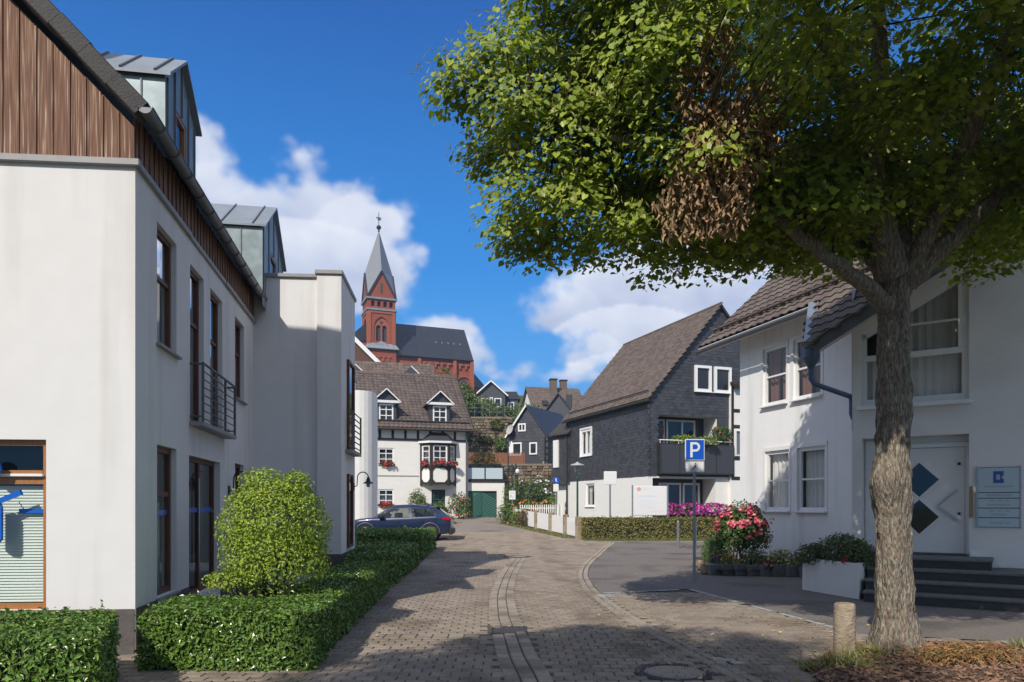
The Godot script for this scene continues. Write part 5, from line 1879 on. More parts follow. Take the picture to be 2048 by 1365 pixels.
func build_far_houses():
	var m: MB
	stone_wall("lower_stone_wall", "low rubble stone wall behind the flower garden", frame(-4.5, 57.6, 4.2, 57.9), 8.7, 1.2, 4.75, 51)
	stone_wall("upper_stone_wall", "tall rubble retaining wall with grey coping below the hill garden", frame(-14.0, 69.8, -0.45, 69.8), 13.55, 5.9, 9.95, 52)
	# brown picket fence above the lower wall
	var f := thing("brown_picket_fence", "brown wooden picket fence on the terrace below the stone wall", "fence", P(-1.3, 60, rise(60)))
	var FF := frame(-4.2, 60.0, 1.1, 60.3)
	m = MB.new()
	m.box(-0.045, 4.85, -0.01, 0.045, 5.95, 0.015)
	var pk := m.mesh()
	for k in 44:
		part(f, "picket", pk, M.oak_fence, FF * Transform3D(Basis(), Vector3(0.06 + k * 0.12, 0.02 * (k % 3), 0.03)))
	for y in [5.1, 5.65]:
		m = MB.new()
		m.box(0, y, -0.04, 5.3, y + 0.08, 0.01)
		part(f, "rail", m, M.oak_fence, FF)
	for k in 4:
		m = MB.new()
		m.box(k * 1.7, 4.6, -0.10, k * 1.7 + 0.1, 5.95, -0.04)
		part(f, "post", m, M.oak_fence, FF)
	# railing on the upper wall
	var r := thing("thin_metal_railing", "thin metal railing along the top of the tall stone wall", "railing", P(-3.0, 69.9, 10.1))
	var RF := frame(-6.5, 69.7, -0.6, 69.7)
	for k in 9:
		m = MB.new()
		m.box(k * 0.72, 10.1, -0.03, k * 0.72 + 0.05, 11.4, 0.02)
		part(r, "post", m, M.rail_metal, RF)
	for y in [10.55, 10.95, 11.36]:
		m = MB.new()
		m.box(0, y, -0.02, 5.85, y + 0.035, 0.01)
		part(r, "rail", m, M.rail_metal, RF)
	# dark slate cottage
	var o := thing("dark_slate_cottage", "small dark slate cottage with white verge above the garden", "house", P(1.3, 63.2, 4.9))
	var C := frame(-0.26, 64.0, 2.92, 62.3)
	var roof = simple_house(o, C, 3.6, 7.0, 4.0, 7.75, 10.15, M.slate_wall, M.nave_slate, true, 0.25)
	slates(o, "wall_slates", C, PackedVector2Array([Vector2(0, 5.5), Vector2(3.6, 5.5), Vector2(3.6, 7.75), Vector2(1.8, 9.9), Vector2(0, 7.75)]), [[0.0, 5.5, 3.0, 7.3]], 0.4, 0.28, M.slate_wall, 0.03, 0.25, 46)
	m = MB.new()
	m.beam(Vector3(-0.26, 7.55, 0.27), Vector3(1.8, 10.28, 0.27), 0.05, 0.14)
	part(roof, "verge_board", m, M.white_paint, C)
	small_window(o, C, 0.95, 8.05, 0.75, 0.7)
	small_window(o, C, 0.35, 5.95, 0.95, 1.15, [])
	small_window(o, C, 2.05, 6.0, 0.75, 1.05, [])
	m = MB.new()
	m.box(0.02, 5.9, 0.002, 0.33, 7.25, 0.05)
	part(o, "shutter", m, M.white_paint, C)
	m = MB.new()
	m.box(3.3, 3.6, -0.3, 3.62, 5.4, 0.05)
	part(o, "pale_foot", m, M.concrete, C)
	m = MB.new()
	m.path([C * Vector3(3.55, 7.5, 0.1), C * Vector3(3.55, 4.0, 0.1)], 0.07, 6)
	part(o, "downpipe", m, M.timber_dark, WORLD)
	var sd := thing("satellite_dish", "pale satellite dish fixed to the slate cottage wall", "satellite dish", C * Vector3(0.35, 8.2, 0.4))
	m = MB.new()
	m.lathe([[0.0, 0.0], [0.25, 0.03], [0.45, 0.10], [0.46, 0.12], [0.25, 0.05], [0.0, 0.02]], 14)
	part(sd, "dish", m, M.sign_grey, C * Transform3D(Basis(Vector3(1, 0, 0), 1.25) * Basis(Vector3(0, 0, 1), 0.4), Vector3(0.35, 8.2, 0.35)))
	m = MB.new()
	m.path([C * Vector3(0.35, 8.2, 0.36), C * Vector3(0.35, 8.0, 0.0)], 0.03, 6)
	part(sd, "bracket", m, M.dark_metal, WORLD)
	# brown roofed house
	o = thing("brown_roofed_house", "house with broad brown tiled roof and two chimneys up the hill", "house", P(5.8, 85, 12))
	var B := frame(3.0, 84.5, 9.2, 86.0)
	roof = simple_house(o, B, 6.3, 9.0, 8.0, 11.6, 15.9, M.render_far, M.tile_far, false, 0.3)
	var xf := []
	var cols := []
	rng.seed = 8
	var sl := (15.9 - 11.6) / 4.5
	var ups := Vector3(0, sl, -1).normalized()
	var RB := B * Transform3D(Basis(Vector3(1, 0, 0), ups, Vector3(0, 1, sl).normalized()), Vector3(-0.3, 15.9 - 4.8 * sl + 0.2, 0.3))
	for j in 19:
		for i in 22:
			xf.append(RB * Transform3D(Basis(), Vector3(0.15 + i * 0.305, j * 0.345, 0)))
			var g := rng.randf_range(1.0, 1.5)
			cols.append(Color(g, g * 0.97, g * 0.92))
	many(roof, "roof_tiles", wave_tile(0.305, 0.42, 0.06, 3), M.tile_far, xf, cols)
	for k in [[2.6, -3.6, 16.9], [4.2, -4.6, 17.0]]:
		m = MB.new()
		m.box(k[0], 14.0, k[1] - 0.4, k[0] + 0.75, k[2], k[1] + 0.4)
		var ch := part(o, "chimney", m, M.slate_roof, B)
		m = MB.new()
		m.box(k[0] - 0.08, k[2], k[1] - 0.48, k[0] + 0.83, k[2] + 0.12, k[1] + 0.48)
		part(ch, "chimney_cap", m, M.dark_metal, B)
	m = MB.new()
	m.box(1.4, 2.6, 0.05, 2.1, 3.5, 0.3)
	part(o, "roof_window", m, M.dark_metal, RB)
	# dark gabled annex in front of it
	o = thing("dark_gabled_annex", "dark slate annex with a steep gable in front of the brown roof", "building", P(4.4, 74, 8))
	var D := frame(3.3, 74.0, 6.2, 73.4)
	simple_house(o, D, 2.9, 6.0, 6.0, 11.0, 12.9, M.slate_wall, M.nave_slate, true, 0.25)
	m = MB.new()
	m.box(1.9, 11.5, -3.0, 2.5, 13.2, -2.4)
	var c2 := part(o, "chimney", m, M.dark_metal, D)
	m = MB.new()
	m.beam(Vector3(0.0, 9.6, 0.1), Vector3(1.6, 8.2, 0.1), 0.05, 0.12)
	part(o, "white_verge", m, M.white_paint, D)
	# house on the hill top
	o = thing("hilltop_slate_house", "dark slate house with white gable verge on the hill top", "house", P(-2.6, 95, 13.2))
	var H := frame(-4.6, 95.0, -0.9, 95.0)
	roof = simple_house(o, H, 3.7, 7.0, 12.0, 16.1, 17.7, M.slate_wall, M.nave_slate, true, 0.35)
	m = MB.new()
	for s in [-1, 1]:
		m.beam(Vector3(1.85 + 2.25 * s, 15.85, 0.38), Vector3(1.85, 17.85, 0.38), 0.05, 0.16)
	part(roof, "barge_board", m, M.white_paint, H)
	small_window(o, H, 0.55, 14.4, 0.95, 1.2, [])
	small_window(o, H, 1.65, 14.2, 0.45, 1.5, [])
	small_window(o, H, 2.3, 14.4, 0.9, 1.2, [])
	m = MB.new()
	m.box(3.0, 12.0, -4.5, 5.4, 15.6, -1.0)
	part(o, "side_wing", m, M.slate_wall, H)
	m = MB.new()
	m.prism(PackedVector2Array([Vector2(2.9, 15.6), Vector2(5.7, 15.6), Vector2(5.2, 16.6), Vector2(2.9, 16.6)]), -4.7, -0.8)
	part(o, "side_wing_roof", m, M.nave_slate, H)
	m = MB.new()
	m.box(-1.6, 12.0, -4.0, 0.0, 14.8, -1.0)
	m.prism(PackedVector2Array([Vector2(-2.0, 14.8), Vector2(0.1, 14.8), Vector2(0.0, 16.3)]), -4.3, -0.7)
	part(o, "lean_to", m, M.nave_slate, H)
	small_window(o, H * Transform3D(Basis(), Vector3(0, 0, -0.95)), 4.0, 14.0, 0.9, 1.2, [0.5])
	# tiled house behind the half-timbered one and a brick gable beyond
	o = thing("rear_tiled_house", "brown tiled roof with two tiny triangular vents behind the timbered house", "house", P(-10.0, 58, 1.2))
	var T := frame(-16.4, 56.6, -6.2, 58.6)
	roof = simple_house(o, T, 10.4, 8.0, 0.5, 9.1, 13.6, M.render_far, M.tile_far, false, 0.2)
	var st := (13.6 - 9.1) / 4.0
	var us := Vector3(0, st, -1).normalized()
	var RT := T * Transform3D(Basis(Vector3(1, 0, 0), us, Vector3(0, 1, st).normalized()), Vector3(-0.2, 13.6 - 4.2 * st + 0.2, 0.2))
	xf = []
	cols = []
	for j in range(6, 18):
		for i in 35:
			xf.append(RT * Transform3D(Basis(), Vector3(0.15 + i * 0.3, j * 0.345, 0)))
			var g := rng.randf_range(0.95, 1.5)
			cols.append(Color(g, g * 0.95, g * 0.9))
	many(roof, "roof_tiles", wave_tile(0.3, 0.42, 0.06, 3), M.tile_far, xf, cols)
	for u in [4.0, 8.6]:
		m = MB.new()
		m.prism(PackedVector2Array([Vector2(u - 0.7, 12.6), Vector2(u + 0.7, 12.6), Vector2(u, 13.25)]), -3.4, -2.6)
		var vt := part(o, "roof_vent", m, M.slate_wall, T)
		m = MB.new()
		m.beam(Vector3(u, 13.28, -2.58), Vector3(u + 0.75, 12.58, -2.58), 0.04, 0.08)
		part(vt, "verge_board", m, M.white_paint, T)
	o = thing("brown_brick_house", "brown brick gable with a pale verge below the church tower", "house", P(-17, 78, 8))
	var K := frame(-21.0, 78.0, -13.6, 78.6)
	simple_house(o, K, 7.4, 9.0, 5.0, 16.0, 19.6, M.brick_brown, M.nave_slate, true, 0.3)
	m = MB.new()
	m.beam(Vector3(3.7, 19.85, 0.34), Vector3(8.0, 15.6, 0.34), 0.06, 0.42)
	part(o, "verge_board", m, M.white_paint, K)

# ---------------------------------------------------------------- the church
func arch_recess(m: MB, u0: float, u1: float, v0: float, vs: float, vt: float, z: float, pointed := true):
	# the spandrels above a pointed or round arch, filled flush with the wall
	var c := (u0 + u1) / 2
	var k := 8
	for s in [-1, 1]:
		for i in k:
			var a := float(i) / k
			var b := float(i + 1) / k
			var f := func(t):
				var x: float = t if s < 0 else 1.0 - t
				var half := (u1 - u0) / 2
				var uu: float = u0 + x * (u1 - u0)
				var dx := absf(uu - c) / half
				var y: float
				if pointed:
					y = vs + (vt - vs) * sqrt(maxf(0.0, 1.0 - pow((dx * half + half * 0.6) / (half * 1.6), 2.0))) / sqrt(1.0 - pow(0.6 / 1.6, 2.0))
				else:
					y = vs + (vt - vs) * sqrt(maxf(0.0, 1.0 - dx * dx))
				return Vector2(uu, y)
			var pa: Vector2 = f.call(a / 2)
			var pb: Vector2 = f.call(b / 2)
			if s < 0:
				m.quad(Vector3(pa.x, pa.y, z), Vector3(pb.x, pb.y, z), Vector3(pb.x, vt + 0.01, z), Vector3(pa.x, vt + 0.01, z))
			else:
				m.quad(Vector3(pb.x, pb.y, z), Vector3(pa.x, pa.y, z), Vector3(pa.x, vt + 0.01, z), Vector3(pb.x, vt + 0.01, z))

func build_church():
	var o := thing("brick_church", "red brick church with slate spire on the hill", "church", P(-21, 122, 19.5))
	var F := frame(-23.9, 120.0, -23.9 + 0.927 * 4.64, 120.0 + 0.375 * 4.64)
	var W := 4.64
	var faces := [F, sub_frame(F, Vector2(0, -W), Vector2(0, 0)), sub_frame(F, Vector2(W, 0), Vector2(W, -W)), sub_frame(F, Vector2(W, -W), Vector2(0, -W))]
	var m := MB.new()
	m.box(-0.12, 16, -W - 0.12, W + 0.12, 27.9, 0.12)
	var low := part(o, "tower_foot", m, M.brick, F)
	m = MB.new()
	for fr in faces:
		m.t = F.affine_inverse() * fr
		var hole := [1.05, 28.9, 3.59, 33.0]
		var hs := [hole]
		for k in 4:
			var u := 0.55 + k * 1.02
			hs.append([u, 34.65, u + 0.62, 35.6])
		m.wall(0, 27.9, W, 36.0, hs, 0.5)
		arch_recess(m, hole[0], hole[2], hole[1], 31.4, 33.0, 0.0)
		for k in 4:
			var u := 0.55 + k * 1.02
			arch_recess(m, u, u + 0.62, 34.65, 35.25, 35.6, 0.0, false)
		# gable
		m.tri(Vector3(0, 36.0, 0), Vector3(W, 36.0, 0), Vector3(W / 2, 40.4, 0))
	m.t = Transform3D()
	var sh := part(o, "tower_shaft", m, M.brick, F)
	for fr in faces:
		m = MB.new()
		m.quad(Vector3(0.4, 28, -0.5), Vector3(W - 0.4, 28, -0.5), Vector3(W - 0.4, 36, -0.5), Vector3(0.4, 36, -0.5))
		part(sh, "belfry_dark", m, M.room, fr)
		# tracery: middle shaft, two pointed heads, a round eye
		m = MB.new()
		m.box(1.05, 28.9, -0.35, 1.4, 31.6, -0.15)
		m.box(3.24, 28.9, -0.35, 3.59, 31.6, -0.15)
		m.box(2.2, 28.9, -0.32, 2.44, 31.4, -0.12)
		m.t = Transform3D(Basis(), Vector3(0, 0, -0.2))
		arch_recess(m, 1.4, 2.25, 29, 31.0, 31.6, 0.0, false)
		arch_recess(m, 2.4, 3.24, 29, 31.0, 31.6, 0.0, false)
		m.quad(Vector3(1.05, 31.6, 0), Vector3(3.59, 31.6, 0), Vector3(3.59, 33, 0), Vector3(1.05, 33, 0))
		m.t = Transform3D()
		var tr := part(sh, "tracery", m, M.brick_light, fr)
		m = MB.new()
		for k in 12:
			m.tri(Vector3(2.32, 32.05, -0.19), Vector3(2.32 + 0.3 * cos(TAU * k / 12), 32.05 + 0.3 * sin(TAU * k / 12), -0.19), Vector3(2.32 + 0.3 * cos(TAU * (k + 1) / 12), 32.05 + 0.3 * sin(TAU * (k + 1) / 12), -0.19))
		part(sh, "round_eye", m, M.room, fr)
		# corner strips and the frame of the sunk panel
		m = MB.new()
		m.box(0.0, 28.2, 0.0, 0.55, 34.0, 0.12)
		m.box(W - 0.55, 28.2, 0.0, W, 34.0, 0.12)
		m.box(0.55, 33.55, 0.0, W - 0.55, 34.0, 0.12)
		part(sh, "corner_strip", m, M.brick_light, fr)
		m = MB.new()
		m.box(-0.2, 34.0, 0.0, W + 0.2, 34.3, 0.25)
		part(sh, "cornice", m, M.copper_roof, fr)
		m = MB.new()
		m.box(-0.24, 35.85, 0.0, W + 0.24, 36.15, 0.26)
		part(sh, "cornice", m, M.copper_roof, fr)
		m = MB.new()
		m.box(2.12, 36.9, -0.02, 2.52, 38.6, 0.02)
		part(sh, "slit_opening", m, M.room, fr)
		m = MB.new()
		for s in [0, 1]:
			var a := Vector3(-0.15 if s == 0 else W + 0.15, 36.05, 0.08)
			m.beam(a, Vector3(W / 2, 40.62, 0.08), 0.22, 0.3)
		part(sh, "gable_coping", m, M.nave_slate, fr)
		# metal skirt over the foot
		m = MB.new()
		m.quad(Vector3(-0.5, 27.7, 0.55), Vector3(W + 0.5, 27.7, 0.55), Vector3(W, 28.55, 0.0), Vector3(0, 28.55, 0.0))
		m.quad(Vector3(-0.5, 27.55, 0.55), Vector3(W + 0.5, 27.55, 0.55), Vector3(W + 0.5, 27.7, 0.55), Vector3(-0.5, 27.7, 0.55))
		m.tri(Vector3(1.1, 28.3, 0.2), Vector3(3.5, 28.3, 0.2), Vector3(2.32, 28.95, 0.02))
		part(sh, "skirt_roof", m, M.copper_roof, fr)
		# frieze and twin window of the foot
		m = MB.new()
		for k in 4:
			var u := 0.8 + k * 0.85
			m.box(u, 25.6, 0.12, u + 0.22, 26.2, 0.26)
			m.box(u - 0.1, 26.2, 0.12, u + 0.55, 26.45, 0.26)
		part(low, "frieze", m, M.brick_light, fr)
		for u in [1.5, 2.45]:
			m = MB.new()
			m.box(u, 23.6, 0.1, u + 0.62, 25.1, 0.135)
			part(low, "foot_window", m, M.room, fr)
	# spire: rhombic faces between the gables, steepening to the point
	m = MB.new()
	var T := Vector3(W / 2, 48.2, -W / 2)
	var G := [Vector3(W / 2, 40.55, 0.1), Vector3(W + 0.1, 40.55, -W / 2), Vector3(W / 2, 40.55, -W - 0.1), Vector3(-0.1, 40.55, -W / 2)]
	var C := [Vector3(W + 0.12, 36.1, 0.12), Vector3(W + 0.12, 36.1, -W - 0.12), Vector3(-0.12, 36.1, -W - 0.12), Vector3(-0.12, 36.1, 0.12)]
	var pull := func(p): return Vector3(lerpf(p.x, T.x, 0.10), p.y, lerpf(p.z, T.z, 0.10))
	for k in 4:
		var g0: Vector3 = G[k]
		var g1: Vector3 = G[(k + 1) % 4]
		m.tri(C[k], g1, g0)
		m.tri(g0, g1, T)
	part(o, "spire", m, M.spire_slate, F)
	m = MB.new()
	m.lathe([[0.0, 48.0], [0.16, 48.0], [0.16, 48.4], [0.36, 48.5], [0.42, 48.75], [0.3, 49.0], [0.06, 49.05], [0.05, 51.3], [0.0, 51.3]], 10, Vector3(W / 2, 0, -W / 2))
	var fi := part(o, "finial", m, M.dark_metal, F)
	m = MB.new()
	m.box(W / 2 - 0.42, 50.25, -W / 2 - 0.05, W / 2 + 0.42, 50.42, -W / 2 + 0.05)
	m.box(W / 2 - 0.2, 49.95, -W / 2 - 0.05, W / 2 + 0.35, 50.15, -W / 2 + 0.05)
	part(fi, "cross_arm", m, M.dark_metal, F)
	# nave
	var u0 := W
	var u1 := 18.6
	m = MB.new()
	m.box(u0, 16, -10.5, u1, 27.2, -0.6)
	m.t = Transform3D(Basis(Vector3(0, 0, 1), UP, Vector3(-1, 0, 0)), Vector3.ZERO)
	m.prism(PackedVector2Array([Vector2(-0.7, 27.2), Vector2(-10.4, 27.2), Vector2(-5.5, 33.0)]), -u1 + 0.3, -u0)
	m.t = Transform3D()
	var nv := part(o, "nave_wall", m, M.brick, F)
	m = MB.new()
	m.t = Transform3D(Basis(Vector3(0, 0, 1), UP, Vector3(-1, 0, 0)), Vector3.ZERO)
	m.prism(PackedVector2Array([Vector2(-0.2, 26.7), Vector2(-0.2, 26.95), Vector2(-5.5, 33.5), Vector2(-10.8, 26.95), Vector2(-10.8, 26.7), Vector2(-5.5, 33.2)]), -u1, -u0 + 0.4)
	m.t = Transform3D()
	var nr := part(o, "nave_roof", m, M.nave_slate, F)
	m = MB.new()
	m.path([Vector3(u0, 26.85, -0.12), Vector3(u1, 26.85, -0.12)], 0.12, 6)
	part(nr, "gutter", m, M.dark_metal, F)
	for k in 5:
		m = MB.new()
		m.box(12.4 + k * 1.1, 29.9, -3.0, 12.6 + k * 1.1, 30.3, -2.7)
		part(nr, "roof_hook", m, M.copper_roof, F)
	m = MB.new()
	m.box(u0 + 0.4, 16, -0.6, u0 + 3.4, 25.6, -0.3)
	m.box(8.6, 16, -0.6, 9.1, 26.6, 0.0)
	m.box(14.9, 16, -0.6, 15.4, 26.6, 0.0)
	m.box(u1 - 0.6, 16, -0.6, u1, 26.6, 0.0)
	part(nv, "buttress", m, M.brick_light, F)
	m = MB.new()
	for k in 8:
		var u := 9.4 + k * 1.1
		m.box(u, 25.3, -0.6, u + 0.28, 25.9, -0.3)
		m.box(u - 0.1, 25.9, -0.6, u + 0.75, 26.2, -0.3)
	part(nv, "frieze", m, M.brick_light, F)
	for c in [5.9 + 0.6, 12.1, 16.9]:
		m = MB.new()
		for k in 12:
			var a0 := PI * k / 12
			var a1 := PI * (k + 1) / 12
			m.beam(Vector3(c + 1.5 * cos(a0), 22.6 + 1.5 * sin(a0), -0.5), Vector3(c + 1.5 * cos(a1), 22.6 + 1.5 * sin(a1), -0.5), 0.3, 0.3, Vector3(0, 0, 1))
		var aw := part(nv, "arch_ring", m, M.brick_light, F)
		m = MB.new()
		for k in 12:
			m.tri(Vector3(c, 22.9, -0.58), Vector3(c + 0.7 * cos(TAU * k / 12), 22.9 + 0.7 * sin(TAU * k / 12), -0.58), Vector3(c + 0.7 * cos(TAU * (k + 1) / 12), 22.9 + 0.7 * sin(TAU * (k + 1) / 12), -0.58))
		part(aw, "round_window", m, M.room, F)
	# apse
	m = MB.new()
	m.lathe([[4.2, 16.0], [4.2, 22.6]], 8, Vector3(u1, 0, -5.5))
	part(o, "apse_wall", m, M.brick, F)
	m = MB.new()
	m.lathe([[4.6, 22.5], [0.2, 27.5]], 8, Vector3(u1, 0, -5.5))
	part(o, "apse_roof", m, M.nave_slate, F)
	# porch gable left of the tower
	m = MB.new()
	m.box(-3.2, 16, -4.2, -0.12, 29.0, -1.0)
	part(o, "stair_turret", m, M.brick, F)
	m = MB.new()
	m.prism(PackedVector2Array([Vector2(-3.4, 28.9), Vector2(0.0, 28.9), Vector2(-0.1, 32.0)]), -4.4, -0.8)
	part(o, "turret_roof", m, M.nave_slate, F)
# ---------------------------------------------------------------- paving
const KERB := [[2.25, 6.4], [2.08, 7.9], [1.84, 9.5], [1.66, 11.2], [1.55, 13.3], [1.55, 15.0], [1.72, 17.5], [2.17, 20.6], [2.82, 23.9], [3.47, 27.0], [4.05, 29.4]]
const STRIP := [[0.19, 5.6], [0.17, 6.7], [0.05, 8.0], [-0.03, 9.3], [-0.12, 10.8], [-0.18, 13.2], [-0.14, 15.6], [-0.05, 18.0], [0.10, 20.6], [0.22, 22.6]]

func curve_x(pts: Array, d: float) -> float:
	for i in pts.size() - 1:
		if d <= pts[i + 1][1]:
			var a: Array = pts[maxi(i - 1, 0)]
			var b: Array = pts[i]
			var c: Array = pts[i + 1]
			var e: Array = pts[mini(i + 2, pts.size() - 1)]
			return cubic_interpolate(b[0], c[0], a[0], e[0], clampf((d - b[1]) / (c[1] - b[1]), 0.0, 1.0))
	return pts[-1][0]

func stone_mesh(w: float, l: float, notch := 0.0) -> ArrayMesh:
	# a paving stone with rounded-off edges; top at y = 0
	var m := MB.new()
	var b := 0.009
	var out := [Vector2(-w / 2, -l / 2), Vector2(-w / 2 + w * 0.3, -l / 2 + notch), Vector2(w / 2 - w * 0.3, -l / 2 + notch), Vector2(w / 2, -l / 2), Vector2(w / 2, l / 2), Vector2(w / 2 - w * 0.3, l / 2 + notch), Vector2(-w / 2 + w * 0.3, l / 2 + notch), Vector2(-w / 2, l / 2)]
	if notch == 0.0:
		out = [Vector2(-w / 2, -l / 2), Vector2(w / 2, -l / 2), Vector2(w / 2, l / 2), Vector2(-w / 2, l / 2)]
	var c := Vector2.ZERO
	var k := out.size()
	var ins := []
	for p in out:
		ins.append(Vector2(p.x - signf(p.x) * b, p.y - signf(p.y) * b))
	for i in k:
		var a: Vector2 = ins[i]
		var d: Vector2 = ins[(i + 1) % k]
		m.tri(Vector3(0, 0, 0), Vector3(a.x, 0, -a.y), Vector3(d.x, 0, -d.y))
		var ao: Vector2 = out[i]
		var do: Vector2 = out[(i + 1) % k]
		m.quad(Vector3(ao.x, -0.016, -ao.y), Vector3(do.x, -0.016, -do.y), Vector3(d.x, 0, -d.y), Vector3(a.x, 0, -a.y))
	return m.mesh()

func tinted(m: StandardMaterial3D, n: int, spread: float) -> Array:
	var out := []
	var base := m.albedo_color.srgb_to_linear()
	for k in n:
		var q: StandardMaterial3D = m.duplicate()
		var f := 1.0 + spread * (2.0 * k / (n - 1) - 1.0)
		q.albedo_color = Color(base.r * f, base.g * f * (1.0 + 0.015 * (k % 3 - 1)), base.b * f).linear_to_srgb()
		out.append(q)
	return out

func build_paving():
	var street: Node = get_node("street_bed")
	var asphalt := PackedVector2Array()
	for p in ASPHALT:
		asphalt.append(Vector2(p[0], p[1]))
	var mulch := PackedVector2Array()
	for p in MULCH:
		mulch.append(Vector2(p[0], p[1]))
	rng.seed = 12
	var mesh := stone_mesh(0.193, 0.159, 0.006)
	var mats := tinted(M.paver, 6, 0.15)
	var spots := []
	var w := 0.2
	var l := 0.166
	var j := 0
	var d := 5.9
	while d < 35.0:
		var lx := -4.8 if d < 9.2 else lerpf(-2.3, -2.95, (d - 9.2) / 20.0)
		var x := lx + (w / 2 if j % 2 else 0.0)
		var kx := curve_x(KERB, d)
		var sx := curve_x(STRIP, d)
		var rx := kx if d > 13.6 else 9.0
		if d > 29.4:
			rx = lerpf(4.0, 1.9, (d - 29.4) / 5.6)
			lx = -3.0 - 0.1 * (d - 29.4)
		while x < rx:
			var p := Vector2(x, d)
			var ok := (d > 29.4 or absf(x - kx) > 0.12 + 0.02) and (absf(x - sx) > 0.22 or d > 22.6)
			if ok and p.distance_to(Vector2(1.61, 7.18)) < 0.36:
				ok = false
			if ok and absf(x - sx) < 0.31 and d > 9.2 and d < 9.9:
				ok = false
			if ok and p.distance_to(Vector2(0.18, 23.1)) < 0.5:
				ok = false
			if ok and x > 1.4 and (Geometry2D.is_point_in_polygon(p, asphalt) or Geometry2D.is_point_in_polygon(p, mulch)):
				ok = false
			if ok:
				spots.append(p)
			x += w
		d += l
		j += 1
	var near := 0
	var xf := []
	var cols := []
	for p in spots:
		var t := Transform3D(Basis.from_euler(Vector3(rng.randf_range(-0.012, 0.012), rng.randf_range(-0.012, 0.012), rng.randf_range(-0.012, 0.012))), P(p.x, p.y, rise(p.y) + rng.randf_range(-0.003, 0.001) + (0.008 if p.y > 29.3 else 0.0)))
		var f := rng.randf_range(0.85, 1.14)
		if near < 298 and p.y > 6.72 and absf(p.x / p.y) < 0.707:
			part(street, "paving_stone", mesh, mats[rng.randi() % 6], t)
			near += 1
		else:
			xf.append(t)
			cols.append(Color(f, f * rng.randf_range(0.97, 1.01), f * rng.randf_range(0.94, 1.02)))
	many(street, "paving_stones_beyond", mesh, M.paver, xf, cols)
	# the drain channel of three rows, and the curved double row at the forecourt
	var smats := tinted(M.strip_stone, 5, 0.15)
	var sm := stone_mesh(0.142, 0.232)
	d = 5.8
	while d < 22.4:
		if d < 9.25 or d > 9.85:
			var sx := curve_x(STRIP, d)
			var ang := atan2(curve_x(STRIP, d + 0.1) - curve_x(STRIP, d - 0.1), 0.2)
			for k in [-1, 0, 1]:
				part(street, "channel_stone", sm, smats[rng.randi() % 5], Transform3D(Basis(UP, -ang), P(sx + k * 0.15 * cos(ang), d - k * 0.15 * sin(ang) + 0.08 * (k % 2), 0.004 - (0.002 if k == 0 else 0.0))))
		d += 0.242
	var km := stone_mesh(0.110, 0.19)
	var kmats := tinted(M.paver, 4, 0.08)
	for q in kmats:
		q.albedo_color = q.albedo_color.lightened(0.10)
	d = 6.4
	while d < 29.3:
		var kx := curve_x(KERB, d)
		var ang := atan2(curve_x(KERB, d + 0.1) - curve_x(KERB, d - 0.1), 0.2)
		for k in [-0.5, 0.5]:
			part(street, "kerb_stone", km, kmats[rng.randi() % 4], Transform3D(Basis(UP, -ang), P(kx + k * 0.126 * cos(ang), d - k * 0.126 * sin(ang), rise(d) + 0.004)))
		d += 0.2 * cos(ang) + (0.1 if d > 20 else 0.0)
	# worn white edge of the parking bay
	var line := [[1.70, 13.50], [3.46, 14.12], [4.02, 11.2], [4.40, 9.3]]
	var o := Node3D.new()
	o.name = "parking_line"
	add_child(o)
	o.set_meta("kind", "structure")
	o.set_meta("label", "worn pale edge line of the parking bay")
	var m: MB
	for i in 3:
		var a := P(line[i][0], line[i][1], 0.004)
		var b := P(line[i + 1][0], line[i + 1][1], 0.004)
		var n := int((b - a).length() / 0.21)
		for k in n:
			if rng.randf() < 0.12:
				continue
			m = MB.new()
			var q0 := a.lerp(b, (k + 0.04) / n)
			var q1 := a.lerp(b, (k + 0.96) / n)
			var s := (b - a).normalized().cross(UP) * rng.randf_range(0.035, 0.06)
			m.quad(q0 - s, q0 + s, q1 + s * rng.randf_range(0.8, 1.1), q1 - s)
			part(o, "painted_stone", m, M.paint_worn)
	for q in [[1.60, 13.15], [1.74, 13.2], [1.62, 13.0], [1.78, 13.02], [2.2, 7.75], [2.35, 7.55], [2.28, 7.68]]:
		m = MB.new()
		m.box(-0.07, 0.0, -0.06, 0.07, 0.004, 0.06)
		part(o, "painted_stone", m, M.paint_worn, Transform3D(Basis(UP, 0.25), P(q[0], q[1], 0.003)))
	# fallen leaves
	var lv := MB.new()
	lv.quad(Vector3(-0.03, 0.004, 0), Vector3(0, 0.0, 0.025), Vector3(0.035, 0.012, 0), Vector3(0, 0.006, -0.024))
	xf = []
	cols = []
	for k in 260:
		var x := rng.randf_range(-2.2, 6.5)
		var dd := 6.6 + pow(rng.randf(), 1.6) * 16.0
		if rng.randf() < 0.5:
			x = rng.randf_range(1.2, 4.5)
			dd = rng.randf_range(6.7, 11.0)
		xf.append(Transform3D(Basis.from_euler(Vector3(rng.randf_range(-0.3, 0.3), rng.randf() * TAU, rng.randf_range(-0.3, 0.3))) * rng.randf_range(0.5, 1.1), P(x, dd, 0.012)))
		cols.append([Color(0.42, 0.33, 0.08), Color(0.30, 0.20, 0.06), Color(0.16, 0.09, 0.04), Color(0.5, 0.42, 0.2)][rng.randi() % 4])
	var fl := many(self, "fallen_leaves", lv.mesh(), M.leaf_dead, xf, cols)
	fl.set_meta("label", "yellow and brown leaves scattered on the paving")
	fl.set_meta("category", "leaves")
	# moss and weeds in the joints
	var bl := MB.new()
	bl.tri(Vector3(-0.006, 0, 0), Vector3(0.006, 0, 0), Vector3(0.004, 0.05, 0.015))
	xf = []
	cols = []
